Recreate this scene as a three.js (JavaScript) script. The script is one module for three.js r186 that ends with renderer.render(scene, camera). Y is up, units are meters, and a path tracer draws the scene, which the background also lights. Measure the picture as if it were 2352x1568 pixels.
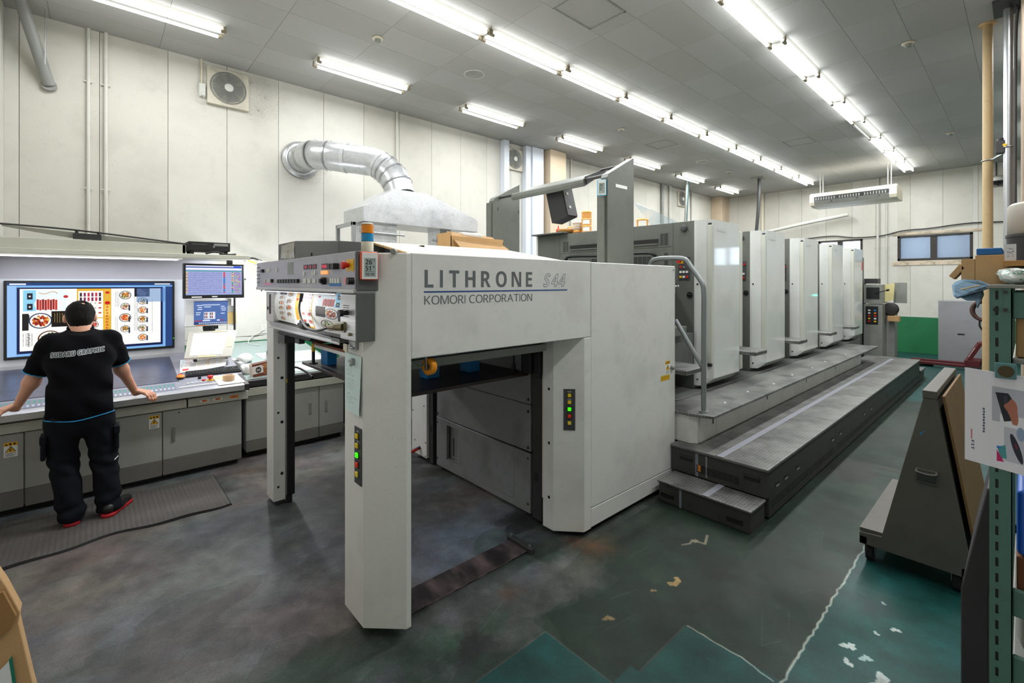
import * as THREE from 'three';
import { RoundedBoxGeometry } from 'three/addons/geometries/RoundedBoxGeometry.js';
import { mergeGeometries, mergeVertices, toCreasedNormals } from 'three/addons/utils/BufferGeometryUtils.js';
import { DecalGeometry } from 'three/addons/geometries/DecalGeometry.js';
import { ConvexGeometry } from 'three/addons/geometries/ConvexGeometry.js';
import { RectAreaLightUniformsLib } from 'three/addons/lights/RectAreaLightUniformsLib.js';
import { FontLoader } from 'three/addons/loaders/FontLoader.js';
import { TextGeometry } from 'three/addons/geometries/TextGeometry.js';

// ---------- camera, sky, exposure ----------
const scene = new THREE.Scene();
scene.background = new THREE.Color(0.82, 0.9, 1.0);
scene.backgroundIntensity = 8.0;
const camera = new THREE.PerspectiveCamera(2 * Math.atan(784 / 1062) * 180 / Math.PI, 1.5, 0.05, 60);
camera.position.set(0, 1.75, 0);
const YAW = 48.01 * Math.PI / 180;
camera.lookAt(Math.cos(YAW) * 10, 1.75, -Math.sin(YAW) * 10);
camera.setViewOffset(2352, 1568, 0, 134, 2352, 1568);   // shift lens: verticals stay upright
scene.add(camera);
const renderer = new THREE.WebGLRenderer({ antialias: true });
renderer.toneMapping = THREE.LinearToneMapping;
renderer.toneMappingExposure = 1.3;
renderer.shadowMap.enabled = true;
RectAreaLightUniformsLib.init();
const TUBE_AREA = 32;       // each ceiling fitting's light
const TUBE_GLOW = 9;       // what the eye sees of a tube
const DESK_AREA = 10;       // viewing lamp over the console
const WORK_LAMP = 3.6;
const CEIL = 4.5, WL = -6.79, WB = 15.3, WN = -0.68, WR = 4.2;

// ---------- helpers ----------
let seed = 7;
const rnd = () => { seed = (seed * 16807) % 2147483647; return (seed - 1) / 2147483646; };
const rr = (a, b) => a + (b - a) * rnd();
const C = (r, g, b) => new THREE.Color().setRGB(r / 255, g / 255, b / 255, THREE.SRGBColorSpace);
const used = {};
function numbered(n) { if (used[n] === undefined) { used[n] = 0; return n; } used[n]++; return n + '_' + String(used[n]).padStart(3, '0'); }
const OFF = new WeakMap();
function boxUV(g) {
  const p = g.attributes.position, n = g.attributes.normal, uv = new Float32Array(p.count * 2);
  for (let i = 0; i < p.count; i += 3) {
    let ax = 0, ay = 0, az = 0;
    for (let k = 0; k < 3; k++) { ax += Math.abs(n.getX(i + k)); ay += Math.abs(n.getY(i + k)); az += Math.abs(n.getZ(i + k)); }
    for (let k = 0; k < 3; k++) {
      const x = p.getX(i + k), y = p.getY(i + k), z = p.getZ(i + k);
      const [u, v] = ay >= ax && ay >= az ? [x, z] : ax >= az ? [z, y] : [x, y];
      uv[(i + k) * 2] = u; uv[(i + k) * 2 + 1] = v;
    }
  }
  g.setAttribute('uv', new THREE.BufferAttribute(uv, 2));
}
function norm(g, keepUV) {
  let q = g.index ? g.toNonIndexed() : g.clone();
  for (const k of Object.keys(q.attributes)) if (!['position', 'normal', 'uv'].includes(k)) q.deleteAttribute(k);
  if (!q.attributes.normal) q.computeVertexNormals();
  if (!keepUV || !q.attributes.uv) boxUV(q);
  q.morphAttributes = {};
  return q;
}
// one named Mesh from world-space geometry under a thing (or the scene)
function mk(name, geos, mat, parent = scene, o = {}) {
  const arr = (Array.isArray(geos) ? geos.flat(3) : [geos]).map((g) => norm(g, o.uv));
  const g = arr.length > 1 ? mergeGeometries(arr) : arr[0];
  let off = OFF.get(parent) || new THREE.Vector3();
  g.translate(-off.x, -off.y, -off.z);
  const m = new THREE.Mesh(g, mat);
  m.name = parent === scene ? numbered(name) : name;
  m.castShadow = m.receiveShadow = true;
  if (o.at) m.position.set(...o.at);
  parent.add(m);
  OFF.set(m, off);
  if (o.label) tag(m, o.label, o.cat, o.group, o.kind);
  else if (o.kind) m.userData.kind = o.kind;
  if (o.plabel) m.userData.label = o.plabel;
  return m;
}
const each = (name, geos, mat, parent, o) => geos.forEach((g) => mk(name, g, mat, parent, o));
function tag(o, label, category, group, kind) {
  if (label) o.userData.label = label;
  if (category) o.userData.category = category;
  if (group) o.userData.group = group;
  if (kind) o.userData.kind = kind;
  return o;
}
function thing(name, label, category, base = [0, 0, 0], group, o = {}) {
  const g = new THREE.Group(); g.name = numbered(name);
  g.position.set(...base);
  if (o.turn) g.rotation.y = o.turn;
  OFF.set(g, o.local ? new THREE.Vector3() : new THREE.Vector3(...base));
  scene.add(g);
  return tag(g, label, category, group);
}
function struct(name, base = [0, 0, 0]) { const g = thing(name, null, null, base); g.userData.kind = 'structure'; return g; }
function dup(root, pos, label, turn) {
  const r = root.clone(); r.name = numbered(root.name); r.userData = { ...root.userData };
  r.position.set(...pos); if (turn !== undefined) r.rotation.y = turn;
  if (label) r.userData.label = label;
  scene.add(r); return r;
}
// geometry
function bx(x0, x1, y0, y1, z0, z1, r = 0.003) {
  const w = Math.abs(x1 - x0), h = Math.abs(y1 - y0), d = Math.abs(z1 - z0);
  const rad = Math.min(r, w * 0.45, h * 0.45, d * 0.45);
  const g = rad > 0.0004 ? new RoundedBoxGeometry(w, h, d, 1, rad) : new THREE.BoxGeometry(w, h, d);
  return g.translate((x0 + x1) / 2, (y0 + y1) / 2, (z0 + z1) / 2);
}
const V = (a) => new THREE.Vector3(...a);
function cy(p0, p1, r0, r1 = r0, seg = 16, open = false) {
  const a = V(p0), b = V(p1), d = b.clone().sub(a), L = d.length();
  const g = new THREE.CylinderGeometry(r1, r0, L, seg, 1, open);
  g.applyQuaternion(new THREE.Quaternion().setFromUnitVectors(new THREE.Vector3(0, 1, 0), d.normalize()));
  return g.translate((a.x + b.x) / 2, (a.y + b.y) / 2, (a.z + b.z) / 2);
}
function beam(p0, p1, w, h) {   // rectangular bar between two points
  const a = V(p0), b = V(p1), d = b.clone().sub(a), L = d.length();
  const g = bx(-w / 2, w / 2, -h / 2, h / 2, 0, L, 0.002);
  const m = new THREE.Matrix4().lookAt(b, a, Math.abs(d.y) > 0.95 * L ? new THREE.Vector3(1, 0, 0) : new THREE.Vector3(0, 1, 0));
  return g.applyMatrix4(m).translate(a.x, a.y, a.z);
}
function tu(pts, r, seg = 8, n = 0, closed = false) {
  const c = new THREE.CatmullRomCurve3(pts.map(V), closed, 'centripetal');
  return new THREE.TubeGeometry(c, n || pts.length * 6, r, seg, closed);
}
// prism: outline in the plane across `axis`, from a to b. axis x: (z,y); y: (x,z); z: (x,y)
function ex(pts, a, b, axis = 'z', bev = 0) {
  const s = new THREE.Shape(pts.map((p) => new THREE.Vector2(axis === 'x' ? -p[0] : p[0], axis === 'y' ? -p[1] : p[1])));
  const t = Math.abs(b - a);
  const g = new THREE.ExtrudeGeometry(s, { depth: t - 2 * bev, bevelEnabled: bev > 0, bevelSize: bev, bevelThickness: bev, bevelOffset: -bev, bevelSegments: 1, curveSegments: 8 });
  g.translate(0, 0, bev + Math.min(a, b) * (axis === 'y' ? 1 : 1));
  if (axis === 'x') g.rotateY(Math.PI / 2);                     // depth -> +x, sx -> -z
  if (axis === 'y') g.rotateX(-Math.PI / 2);                    // depth -> +y, sy -> -z
  return g;
}
function la(prof, p, axis = 'y', seg = 24) {
  const g = new THREE.LatheGeometry(prof.map((q) => new THREE.Vector2(q[0], q[1])), seg);
  if (axis === 'z') g.rotateX(Math.PI / 2);
  if (axis === 'x') g.rotateZ(-Math.PI / 2);
  return g.translate(...p);
}
// textured quad: bottom-left, bottom-right, top-right, top-left; optional rows/cols & bend
function qd(bl, br, tr, tl, nx = 1, ny = 1, f) {
  const g = new THREE.PlaneGeometry(1, 1, nx, ny), p = g.attributes.position, uv = g.attributes.uv;
  const A = V(bl), B = V(br), Cc = V(tr), D = V(tl), t = new THREE.Vector3(), q = new THREE.Vector3();
  for (let i = 0; i < p.count; i++) {
    const u = uv.getX(i), v = uv.getY(i);
    t.copy(A).lerp(B, u); q.copy(D).lerp(Cc, u); t.lerp(q, v);
    if (f) f(t, u, v);
    p.setXYZ(i, t.x, t.y, t.z);
  }
  g.computeVertexNormals(); return g;
}
// a sheet with thickness from qd
function sheet(bl, br, tr, tl, th = 0.0015, nx = 1, ny = 1, f) {
  const n = V(br).sub(V(bl)).cross(V(tl).sub(V(bl))).normalize().multiplyScalar(-th);
  const a = qd(bl, br, tr, tl, nx, ny, f), s = (q) => [q[0] + n.x, q[1] + n.y, q[2] + n.z];
  const b = qd(s(br), s(bl), s(tl), s(tr), nx, ny, f ? (t, u, v) => f(t, 1 - u, v) : null);
  const e = [[bl, br], [br, tr], [tr, tl], [tl, bl]].map(([p, q]) => qd(s(p), s(q), q, p));
  return f ? [a, b] : [a, b, ...e];
}
// ---------- noise & textures ----------
function hash(x, y, s) { let h = Math.imul(x, 374761393) ^ Math.imul(y, 668265263) ^ Math.imul(s, 1274126177); h = Math.imul(h ^ (h >>> 13), 1103515245); return ((h ^ (h >>> 16)) >>> 0) / 4294967295; }
function vn(x, y, per, s) {
  const xi = Math.floor(x), yi = Math.floor(y), fx = x - xi, fy = y - yi, u = fx * fx * (3 - 2 * fx), v = fy * fy * (3 - 2 * fy);
  const m = (a) => ((a % per) + per) % per;
  const a = hash(m(xi), m(yi), s), b = hash(m(xi + 1), m(yi), s), c = hash(m(xi), m(yi + 1), s), d = hash(m(xi + 1), m(yi + 1), s);
  return a + (b - a) * u + (c - a) * v + (a - b - c + d) * u * v;
}
function fbm(u, v, base, oct, s) { let a = 0, w = 0.5, t = 0, p = base; for (let i = 0; i < oct; i++) { a += w * vn(u * p, v * p, p, s + i * 17); t += w; w *= 0.55; p *= 2; } return a / t; }
function dataTex(n, f, o = {}) {
  const m = o.h || n, d = new Uint8Array(n * m * 4);
  for (let j = 0; j < m; j++) for (let i = 0; i < n; i++) {
    const c = f((i + 0.5) / n, (j + 0.5) / m, i, j), k = (j * n + i) * 4;
    if (typeof c === 'number') { d[k] = d[k + 1] = d[k + 2] = Math.max(0, Math.min(255, c)); } else { for (let q = 0; q < 3; q++) d[k + q] = Math.max(0, Math.min(255, c[q])); }
    d[k + 3] = 255;
  }
  const t = new THREE.DataTexture(d, n, m); t.wrapS = t.wrapT = THREE.RepeatWrapping; t.magFilter = THREE.LinearFilter; t.minFilter = THREE.LinearFilter;
  if (!o.data) t.colorSpace = THREE.SRGBColorSpace;
  if (o.size) t.repeat.set(1 / o.size, 1 / (o.sizeY || o.size));
  t.needsUpdate = true; return t;
}
function canvasTex(w, h, draw, o = {}) {
  const c = document.createElement('canvas'); c.width = w; c.height = h;
  const x = c.getContext('2d'); draw(x, w, h);
  const t = new THREE.CanvasTexture(c); t.colorSpace = THREE.SRGBColorSpace; t.magFilter = THREE.LinearFilter;
  if (o.repeat) { t.wrapS = t.wrapT = THREE.RepeatWrapping; t.repeat.set(1 / o.repeat, 1 / (o.repeatY || o.repeat)); }
  return t;
}
const M = {};
const std = (color, rough = 0.6, metal = 0, o = {}) => new THREE.MeshStandardMaterial({ color, roughness: rough, metalness: metal, ...o });
const phys = (color, rough = 0.4, o = {}) => new THREE.MeshPhysicalMaterial({ color, roughness: rough, ...o });

const grainB = dataTex(256, (u, v) => 255 * (0.6 * fbm(u, v, 32, 3, 5) + 0.4 * hash(Math.floor(u * 256), Math.floor(v * 256), 9)), { data: true, size: 0.25 });
const grimeR = dataTex(512, (u, v) => 110 + 110 * fbm(u, v, 6, 5, 31), { data: true, size: 1.3 });
function dirty(r, g, b, amt, s, size = 1.1, sp = 0.004) {   // paint with scuffs and specks
  return dataTex(512, (u, v, i, j) => {
    const n = fbm(u, v, 5, 5, s), m = fbm(u, v, 24, 3, s + 50);
    let k = 1 - amt * Math.max(0, n - 0.5) * 2 - amt * 0.5 * Math.max(0, m - 0.6) * 2 + (hash(i, j, s) - 0.5) * 0.03;
    if (hash(i >> 1, j >> 1, s + 3) < sp * 0.06) k *= 0.9;
    return [r * k, g * k, b * (k - amt * 0.08 * n)];
  }, { size });
}
M.white = std(0xffffff, 0.42, 0, { map: dirty(228, 227, 223, 0.1, 3, 1.7) });
M.unitWhite = phys(0xffffff, 0.3, { map: dirty(218, 221, 217, 0.07, 13, 1.9), clearcoat: 0.6, clearcoatRoughness: 0.06 });
M.grey = std(0xffffff, 0.5, 0.1, { map: dirty(104, 107, 100, 0.16, 23, 1.2, 0.01) });
M.greyLight = std(0xffffff, 0.45, 0.1, { map: dirty(140, 142, 136, 0.12, 43, 0.9) });
M.dark = std(C(48, 48, 48), 0.5);
M.darkPanel = std(0xffffff, 0.5, 0.15, { map: dirty(104, 105, 104, 0.2, 53, 1.0, 0.01) });
M.black = std(C(24, 24, 25), 0.45);
M.rubber = std(C(20, 20, 21), 0.8);
M.steel = std(C(170, 172, 174), 0.35, 0.9);
M.brushed = std(0xffffff, 0.38, 0.75, { map: dataTex(256, (u, v, i, j) => 196 + 30 * (hash(3, j, 4) - 0.5) + 14 * (hash(i, j, 6) - 0.5), { size: 0.3 }) });
M.galv = std(0xffffff, 0.42, 0.7, { map: dataTex(512, (u, v) => {
  let best = 9, id = 0; const N = 36, X = u * N, Y = v * N;
  for (let a = -1; a <= 1; a++) for (let b = -1; b <= 1; b++) { const cx = Math.floor(X) + a, cyy = Math.floor(Y) + b, m = (q) => ((q % N) + N) % N; const px = cx + hash(m(cx), m(cyy), 1), py = cyy + hash(m(cx), m(cyy), 2), dd = (px - X) ** 2 + (py - Y) ** 2; if (dd < best) { best = dd; id = hash(m(cx), m(cyy), 3); } }
  const k = 196 + 12 * id + 16 * (fbm(u, v, 4, 3, 7) - 0.5); return [k, k * 1.01, k * 1.02];
}, { size: 0.5 }), roughnessMap: dataTex(256, (u, v) => 150 + 100 * fbm(u, v, 10, 3, 12), { data: true, size: 0.6 }), });
const chkH = (u, v) => { // diamond tread, one tile 8 cells
  const N = 8, X = u * N, Y = v * N, cx = Math.floor(X), cyy = Math.floor(Y), fx = X - cx - 0.5, fy = Y - cyy - 0.5;
  const d = (cx + cyy) % 2 ? [fx + fy, fx - fy] : [fx - fy, fx + fy];
  const e = Math.sqrt((d[0] / 0.62) ** 2 + (d[1] / 0.17) ** 2); return Math.max(0, Math.min(1, (1 - e) * 3));
};
M.tread = std(0xffffff, 0.42, 0.55, { map: dataTex(512, (u, v) => { const h = chkH(u * 4 % 1, v * 4 % 1), n = fbm(u, v, 5, 4, 77); const k = 122 + 44 * h - 46 * Math.max(0, n - 0.42) * 2; return [k, k, k * 0.97]; }, { size: 0.8 }),
  bumpMap: dataTex(256, (u, v) => 255 * chkH(u, v), { data: true, size: 0.2 }), bumpScale: 0.0016 });
M.cardboard = std(0xffffff, 0.85, 0, { map: dataTex(256, (u, v, i, j) => { const k = 1 + 0.07 * (fbm(u, v, 8, 4, 8) - 0.5) + 0.05 * (hash(i, j, 5) - 0.5) ; return [190 * k, 152 * k, 106 * k]; }, { size: 0.4 }) });
M.wood = std(0xffffff, 0.65, 0, { map: dataTex(256, (u, v) => { const k = 0.85 + 0.3 * fbm(u, v * 0.12, 24, 3, 3); return [206 * k, 170 * k, 118 * k]; }, { size: 0.5 }) });
M.paper = std(C(236, 236, 232), 0.8);
M.beige = std(0xffffff, 0.6, 0, { map: dirty(205, 186, 160, 0.08, 91, 1.4) });
M.cream = std(C(214, 206, 184), 0.5);
M.plastic = std(C(205, 205, 198), 0.4);
M.red = std(C(205, 32, 28), 0.35);
M.yellow = std(C(236, 186, 20), 0.45);
M.blue = std(0xffffff, 0.55, 0, { map: dirty(22, 124, 190, 0.1, 63, 0.5) });
M.orange = std(C(225, 130, 30), 0.5);
M.skin = phys(C(206, 150, 122), 0.55, { bumpMap: grainB, bumpScale: 0.0003 });
// ---------- the setting ----------
M.wall = std(0xffffff, 0.75, 0, { map: dirty(206, 205, 197, 0.06, 113, 1.6, 0.02) });
M.wallTone = [0, 1, 2].map((i) => std(0xffffff, 0.75, 0, { map: dirty(207 - i * 3, 205 - i * 3, 197 - i * 4, 0.05 + i * 0.02, 121 + i * 7, 1.6 + i * 0.4, 0.02) }));
M.joint = std(C(158, 156, 149), 0.9);
M.greenWall = std(0xffffff, 0.6, 0, { map: dirty(24, 112, 66, 0.14, 131, 1.2) });
const ceilMap = canvasTex(1024, 512, (x, w, h) => {
  x.fillStyle = 'rgb(172,172,169)'; x.fillRect(0, 0, w, h); seed = 99;
  for (let i = 0; i < 2600; i++) { x.strokeStyle = `rgba(84,84,80,${0.15 + 0.5 * rnd()})`; x.lineWidth = 0.6 + 1.5 * rnd(); const a = rr(0, w), b = rr(0, h), t = rr(0, 6.3), l = rr(1, 7); x.beginPath(); x.moveTo(a, b); x.lineTo(a + Math.cos(t) * l, b + Math.sin(t) * l); x.stroke(); }
}, { repeat: 0.906, repeatY: 0.46 });
M.ceilBoard = [0, 1].map((i) => std(i ? C(255, 255, 255) : C(249, 249, 247), 0.85, 0, { map: ceilMap }));
// ceiling: slab and rock-wool boards
const ceiling = struct('ceiling');
mk('ceiling_slab', bx(WN - 0.2, WB + 0.2, CEIL + 0.013, CEIL + 0.2, WL - 0.2, WR + 0.2, 0), std(C(172, 172, 169), 0.9), ceiling);
const hatches = [[3.40, 3.99, -3.17, -2.71], [8.11, 8.58, -5.07, -4.6], [9.96, 10.43, -3.19, -2.73]];
const X0 = 2.365 - 0.906 * 4, Z0 = -0.405, rest = [];
for (let i = 0; i < 21; i++) for (let j = -10; j < 15; j++) {
  let x0 = Math.max(WN, X0 + i * 0.906 + 0.0013), x1 = Math.min(WB, X0 + (i + 1) * 0.906 - 0.0013);
  let z1 = Math.min(WR, Z0 - j * 0.4605 - 0.0013), z0 = Math.max(WL, Z0 - (j + 1) * 0.4605 + 0.0013);
  if (x1 - x0 < 0.05 || z1 - z0 < 0.05) continue;
  const g = bx(x0, x1, CEIL, CEIL + 0.012, z0, z1, 0);
  if (j < -1 || x1 < -0.3) rest.push(g); else mk('ceiling_board', g, M.ceilBoard[(i * 7 + j * 3) & 1], ceiling);
}
mk('ceiling_boards_beyond', rest, M.ceilBoard[0], ceiling).userData.kind = 'stuff';
hatches.forEach(([a, b, c, d]) => { const f = []; for (const [p, q, r, s] of [[a, b, c, c + 0.018], [a, b, d - 0.018, d], [a, a + 0.018, c, d], [b - 0.018, b, c, d]]) f.push(bx(p, q, CEIL - 0.006, CEIL, r, s, 0.001)); mk('hatch_frame', f, M.greyLight, ceiling); });

// walls (thick slabs), faced with panels whose joints are open
function panelWall(name, slabs, panels) {
  const w = struct(name);
  mk('wall_slab', slabs, M.joint, w);
  panels.forEach((g, i) => mk('wall_panel', g, M.wallTone[(i * 5 + (i >> 1)) % 3], w));
  return w;
}
{ // left wall
  const p = [];
  for (let i = -2; i < 26; i++) { const a = Math.max(WN, 0.03 + i * 0.605 + 0.002), b = Math.min(WB, 0.03 + (i + 1) * 0.605 - 0.002); if (b - a > 0.03) p.push(bx(a, b, 1.06, CEIL, WL - 0.03, WL, 0.002)); }
  const w = panelWall('wall_left', [bx(WN - 0.2, WB + 0.2, 0, CEIL, WL - 0.25, WL - 0.03, 0), bx(WN, WB, 0.0, 0.0, WL - 0.03, WL, 0)], p);
  mk('wall_dado', bx(WN, WB, 0, 1.0, WL - 0.03, WL + 0.012, 0.003), M.greenWall, w);
  seed = 5; const pts = [[WN, 1.055]]; const n = 120; const top = [];
  for (let i = 0; i <= n; i++) top.push([WN + (WB - WN) * i / n, 1.045 + 0.02 * rnd()]);
  mk('plaster_strip', ex([[WN, 1.0], [WB, 1.0], ...top.reverse()], WL - 0.028, WL + 0.006), M.wall, w);
  // soot caught on the rough paint round the fan and under the duct collar: scattered grains
  const soot = (n, spots) => canvasTex(512, 512, (x) => { x.clearRect(0, 0, 512, 512); x.scale(2, 2); seed = n; for (let i = 0; i < 9000; i++) { const s = spots[Math.floor(rnd() * spots.length)]; const t = rnd() * 6.283, r = Math.pow(rnd(), 0.8) * s[2]; x.fillStyle = `rgba(${70 + rnd() * 40},${66 + rnd() * 36},${56 + rnd() * 30},${0.04 + 0.16 * rnd()})`; const a = s[0] + Math.cos(t) * r * s[3], b = s[1] + Math.sin(t) * r; x.fillRect(a, b, 0.6 + rnd() * 1.4, 0.6 + rnd() * 1.4); } });
  const st = (x0, x1, y0, y1, t) => mk('soot_stain', qd([x0, y0, WL + 0.0015], [x1, y0, WL + 0.0015], [x1, y1, WL + 0.0015], [x0, y1, WL + 0.0015]), std(0xffffff, 0.9, 0, { map: t, transparent: true }), w, { uv: true });
  st(0.9, 1.95, 3.7, 4.5, soot(11, [[60, 30, 40, 2], [150, 40, 50, 1.6], [30, 110, 36, 0.8], [168, 150, 50, 1.2], [190, 90, 60, 1]]));
  st(1.85, 2.75, 3.0, 3.6, soot(12, [[90, 150, 50, 1.4], [130, 130, 60, 1.2], [150, 90, 40, 1]]));
}
const WIN = [[-3.95, -2.93, 2.32, 2.94, 'window_1'], [-2.2, -0.83, 2.32, 2.95, 'window_2'], [1.75, 2.75, 2.3, 2.95, 'window_3']];
{ // back wall with three openings
  const s = [], p = [];
  const zs = [WL - 0.2]; WIN.forEach((w) => zs.push(w[0], w[1])); zs.push(WR + 0.2);
  for (let i = 0; i < zs.length - 1; i++) { if (i % 2 === 0) s.push(bx(WB + 0.03, WB + 0.25, 0, CEIL, zs[i], zs[i + 1], 0)); else { const w = WIN[(i - 1) / 2]; s.push(bx(WB + 0.03, WB + 0.25, 0, w[2], zs[i], zs[i + 1], 0), bx(WB + 0.03, WB + 0.25, w[3], CEIL, zs[i], zs[i + 1], 0)); } }
  for (let i = 0; i < 19; i++) {
    const a = WL + i * 0.605 + 0.002, b = Math.min(WR, WL + (i + 1) * 0.605 - 0.002); if (b - a < 0.02) continue;
    let cuts = [a]; let segs = [[a, b, 0.93, CEIL]];
    for (const w of WIN) { const out = []; for (const [u, v, y0, y1] of segs) { const lo = Math.max(u, w[0]), hi = Math.min(v, w[1]); if (hi - lo < 0.003 || y0 >= w[3] || y1 <= w[2]) { out.push([u, v, y0, y1]); continue; } if (lo - u > 0.01) out.push([u, lo, y0, y1]); if (v - hi > 0.01) out.push([hi, v, y0, y1]); out.push([lo, hi, y0, w[2]], [lo, hi, w[3], y1]); } segs = out; }
    for (const [u, v, y0, y1] of segs) p.push(bx(WB, WB + 0.03, y0, y1, u, v, 0.002));
  }
  const w = panelWall('wall_back', s, p);
  mk('wall_dado', bx(WB - 0.012, WB + 0.03, 0, 0.9, WL, WR, 0.003), M.greenWall, w);
  mk('plaster_strip', bx(WB - 0.004, WB + 0.03, 0.9, 0.93, WL, WR, 0.002), M.wall, w);
  M.rust = std(0xffffff, 0.9, 0, { map: dirty(206, 190, 170, 0.35, 141, 0.5, 0.2) });
  mk('window_ledge', [bx(WB - 0.02, WB + 0.03, 2.2, 2.3, -2.3, -0.6, 0.004), bx(WB - 0.02, WB + 0.03, 2.97, 3.03, -2.3, -0.6, 0.004)], M.rust, w);
}
{ const w = struct('wall_near'); mk('wall_slab', bx(WN - 0.2, WN, 0, CEIL, WL - 0.2, WR + 0.2, 0), M.wall, w); }
{ const w = struct('wall_right'); mk('wall_slab', bx(WN - 0.2, WB + 0.2, 0, CEIL, WR, WR + 0.2, 0), M.wall, w); }
M.winFrame = std(0xffffff, 0.6, 0, { map: dirty(52, 47, 42, 0.3, 151, 0.4) });
M.frost = phys(C(205, 214, 224), 0.35, { transmission: 1, thickness: 0, bumpMap: dataTex(256, (u, v) => 255 * fbm(u, v, 40, 2, 19), { data: true, size: 0.25 }), bumpScale: 0.002 });
M.clear = phys(C(245, 250, 255), 0.02, { transmission: 1, thickness: 0 });
WIN.forEach(([z0, z1, y0, y1, nm], k) => {
  const w = struct(nm, [WB, y0, (z0 + z1) / 2]);
  const f = 0.05, zm = (z0 + z1) / 2;
  mk('window_frame', [bx(WB - 0.015, WB + 0.12, y0, y0 + f, z0, z1), bx(WB - 0.015, WB + 0.12, y1 - f, y1, z0, z1), bx(WB - 0.015, WB + 0.12, y0, y1, z0, z0 + f), bx(WB - 0.015, WB + 0.12, y0, y1, z1 - f, z1), bx(WB + 0.0, WB + 0.1, y0, y1, zm - 0.06, zm + 0.06)], M.winFrame, w);
  for (const [a, b] of [[z0 + f, zm - 0.06], [zm + 0.06, z1 - f]]) mk('window_pane', bx(WB + 0.05, WB + 0.056, y0 + f, y1 - f, a, b, 0), k === 1 ? M.frost : M.clear, w);
});
// outside: a neighbouring wall that greys the frosted window
mk('wall_outside', bx(WB + 1.5, WB + 1.7, 0, 6, -2.6, 0.4, 0), std(C(128, 131, 134), 0.8), scene, { kind: 'structure' });

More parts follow.
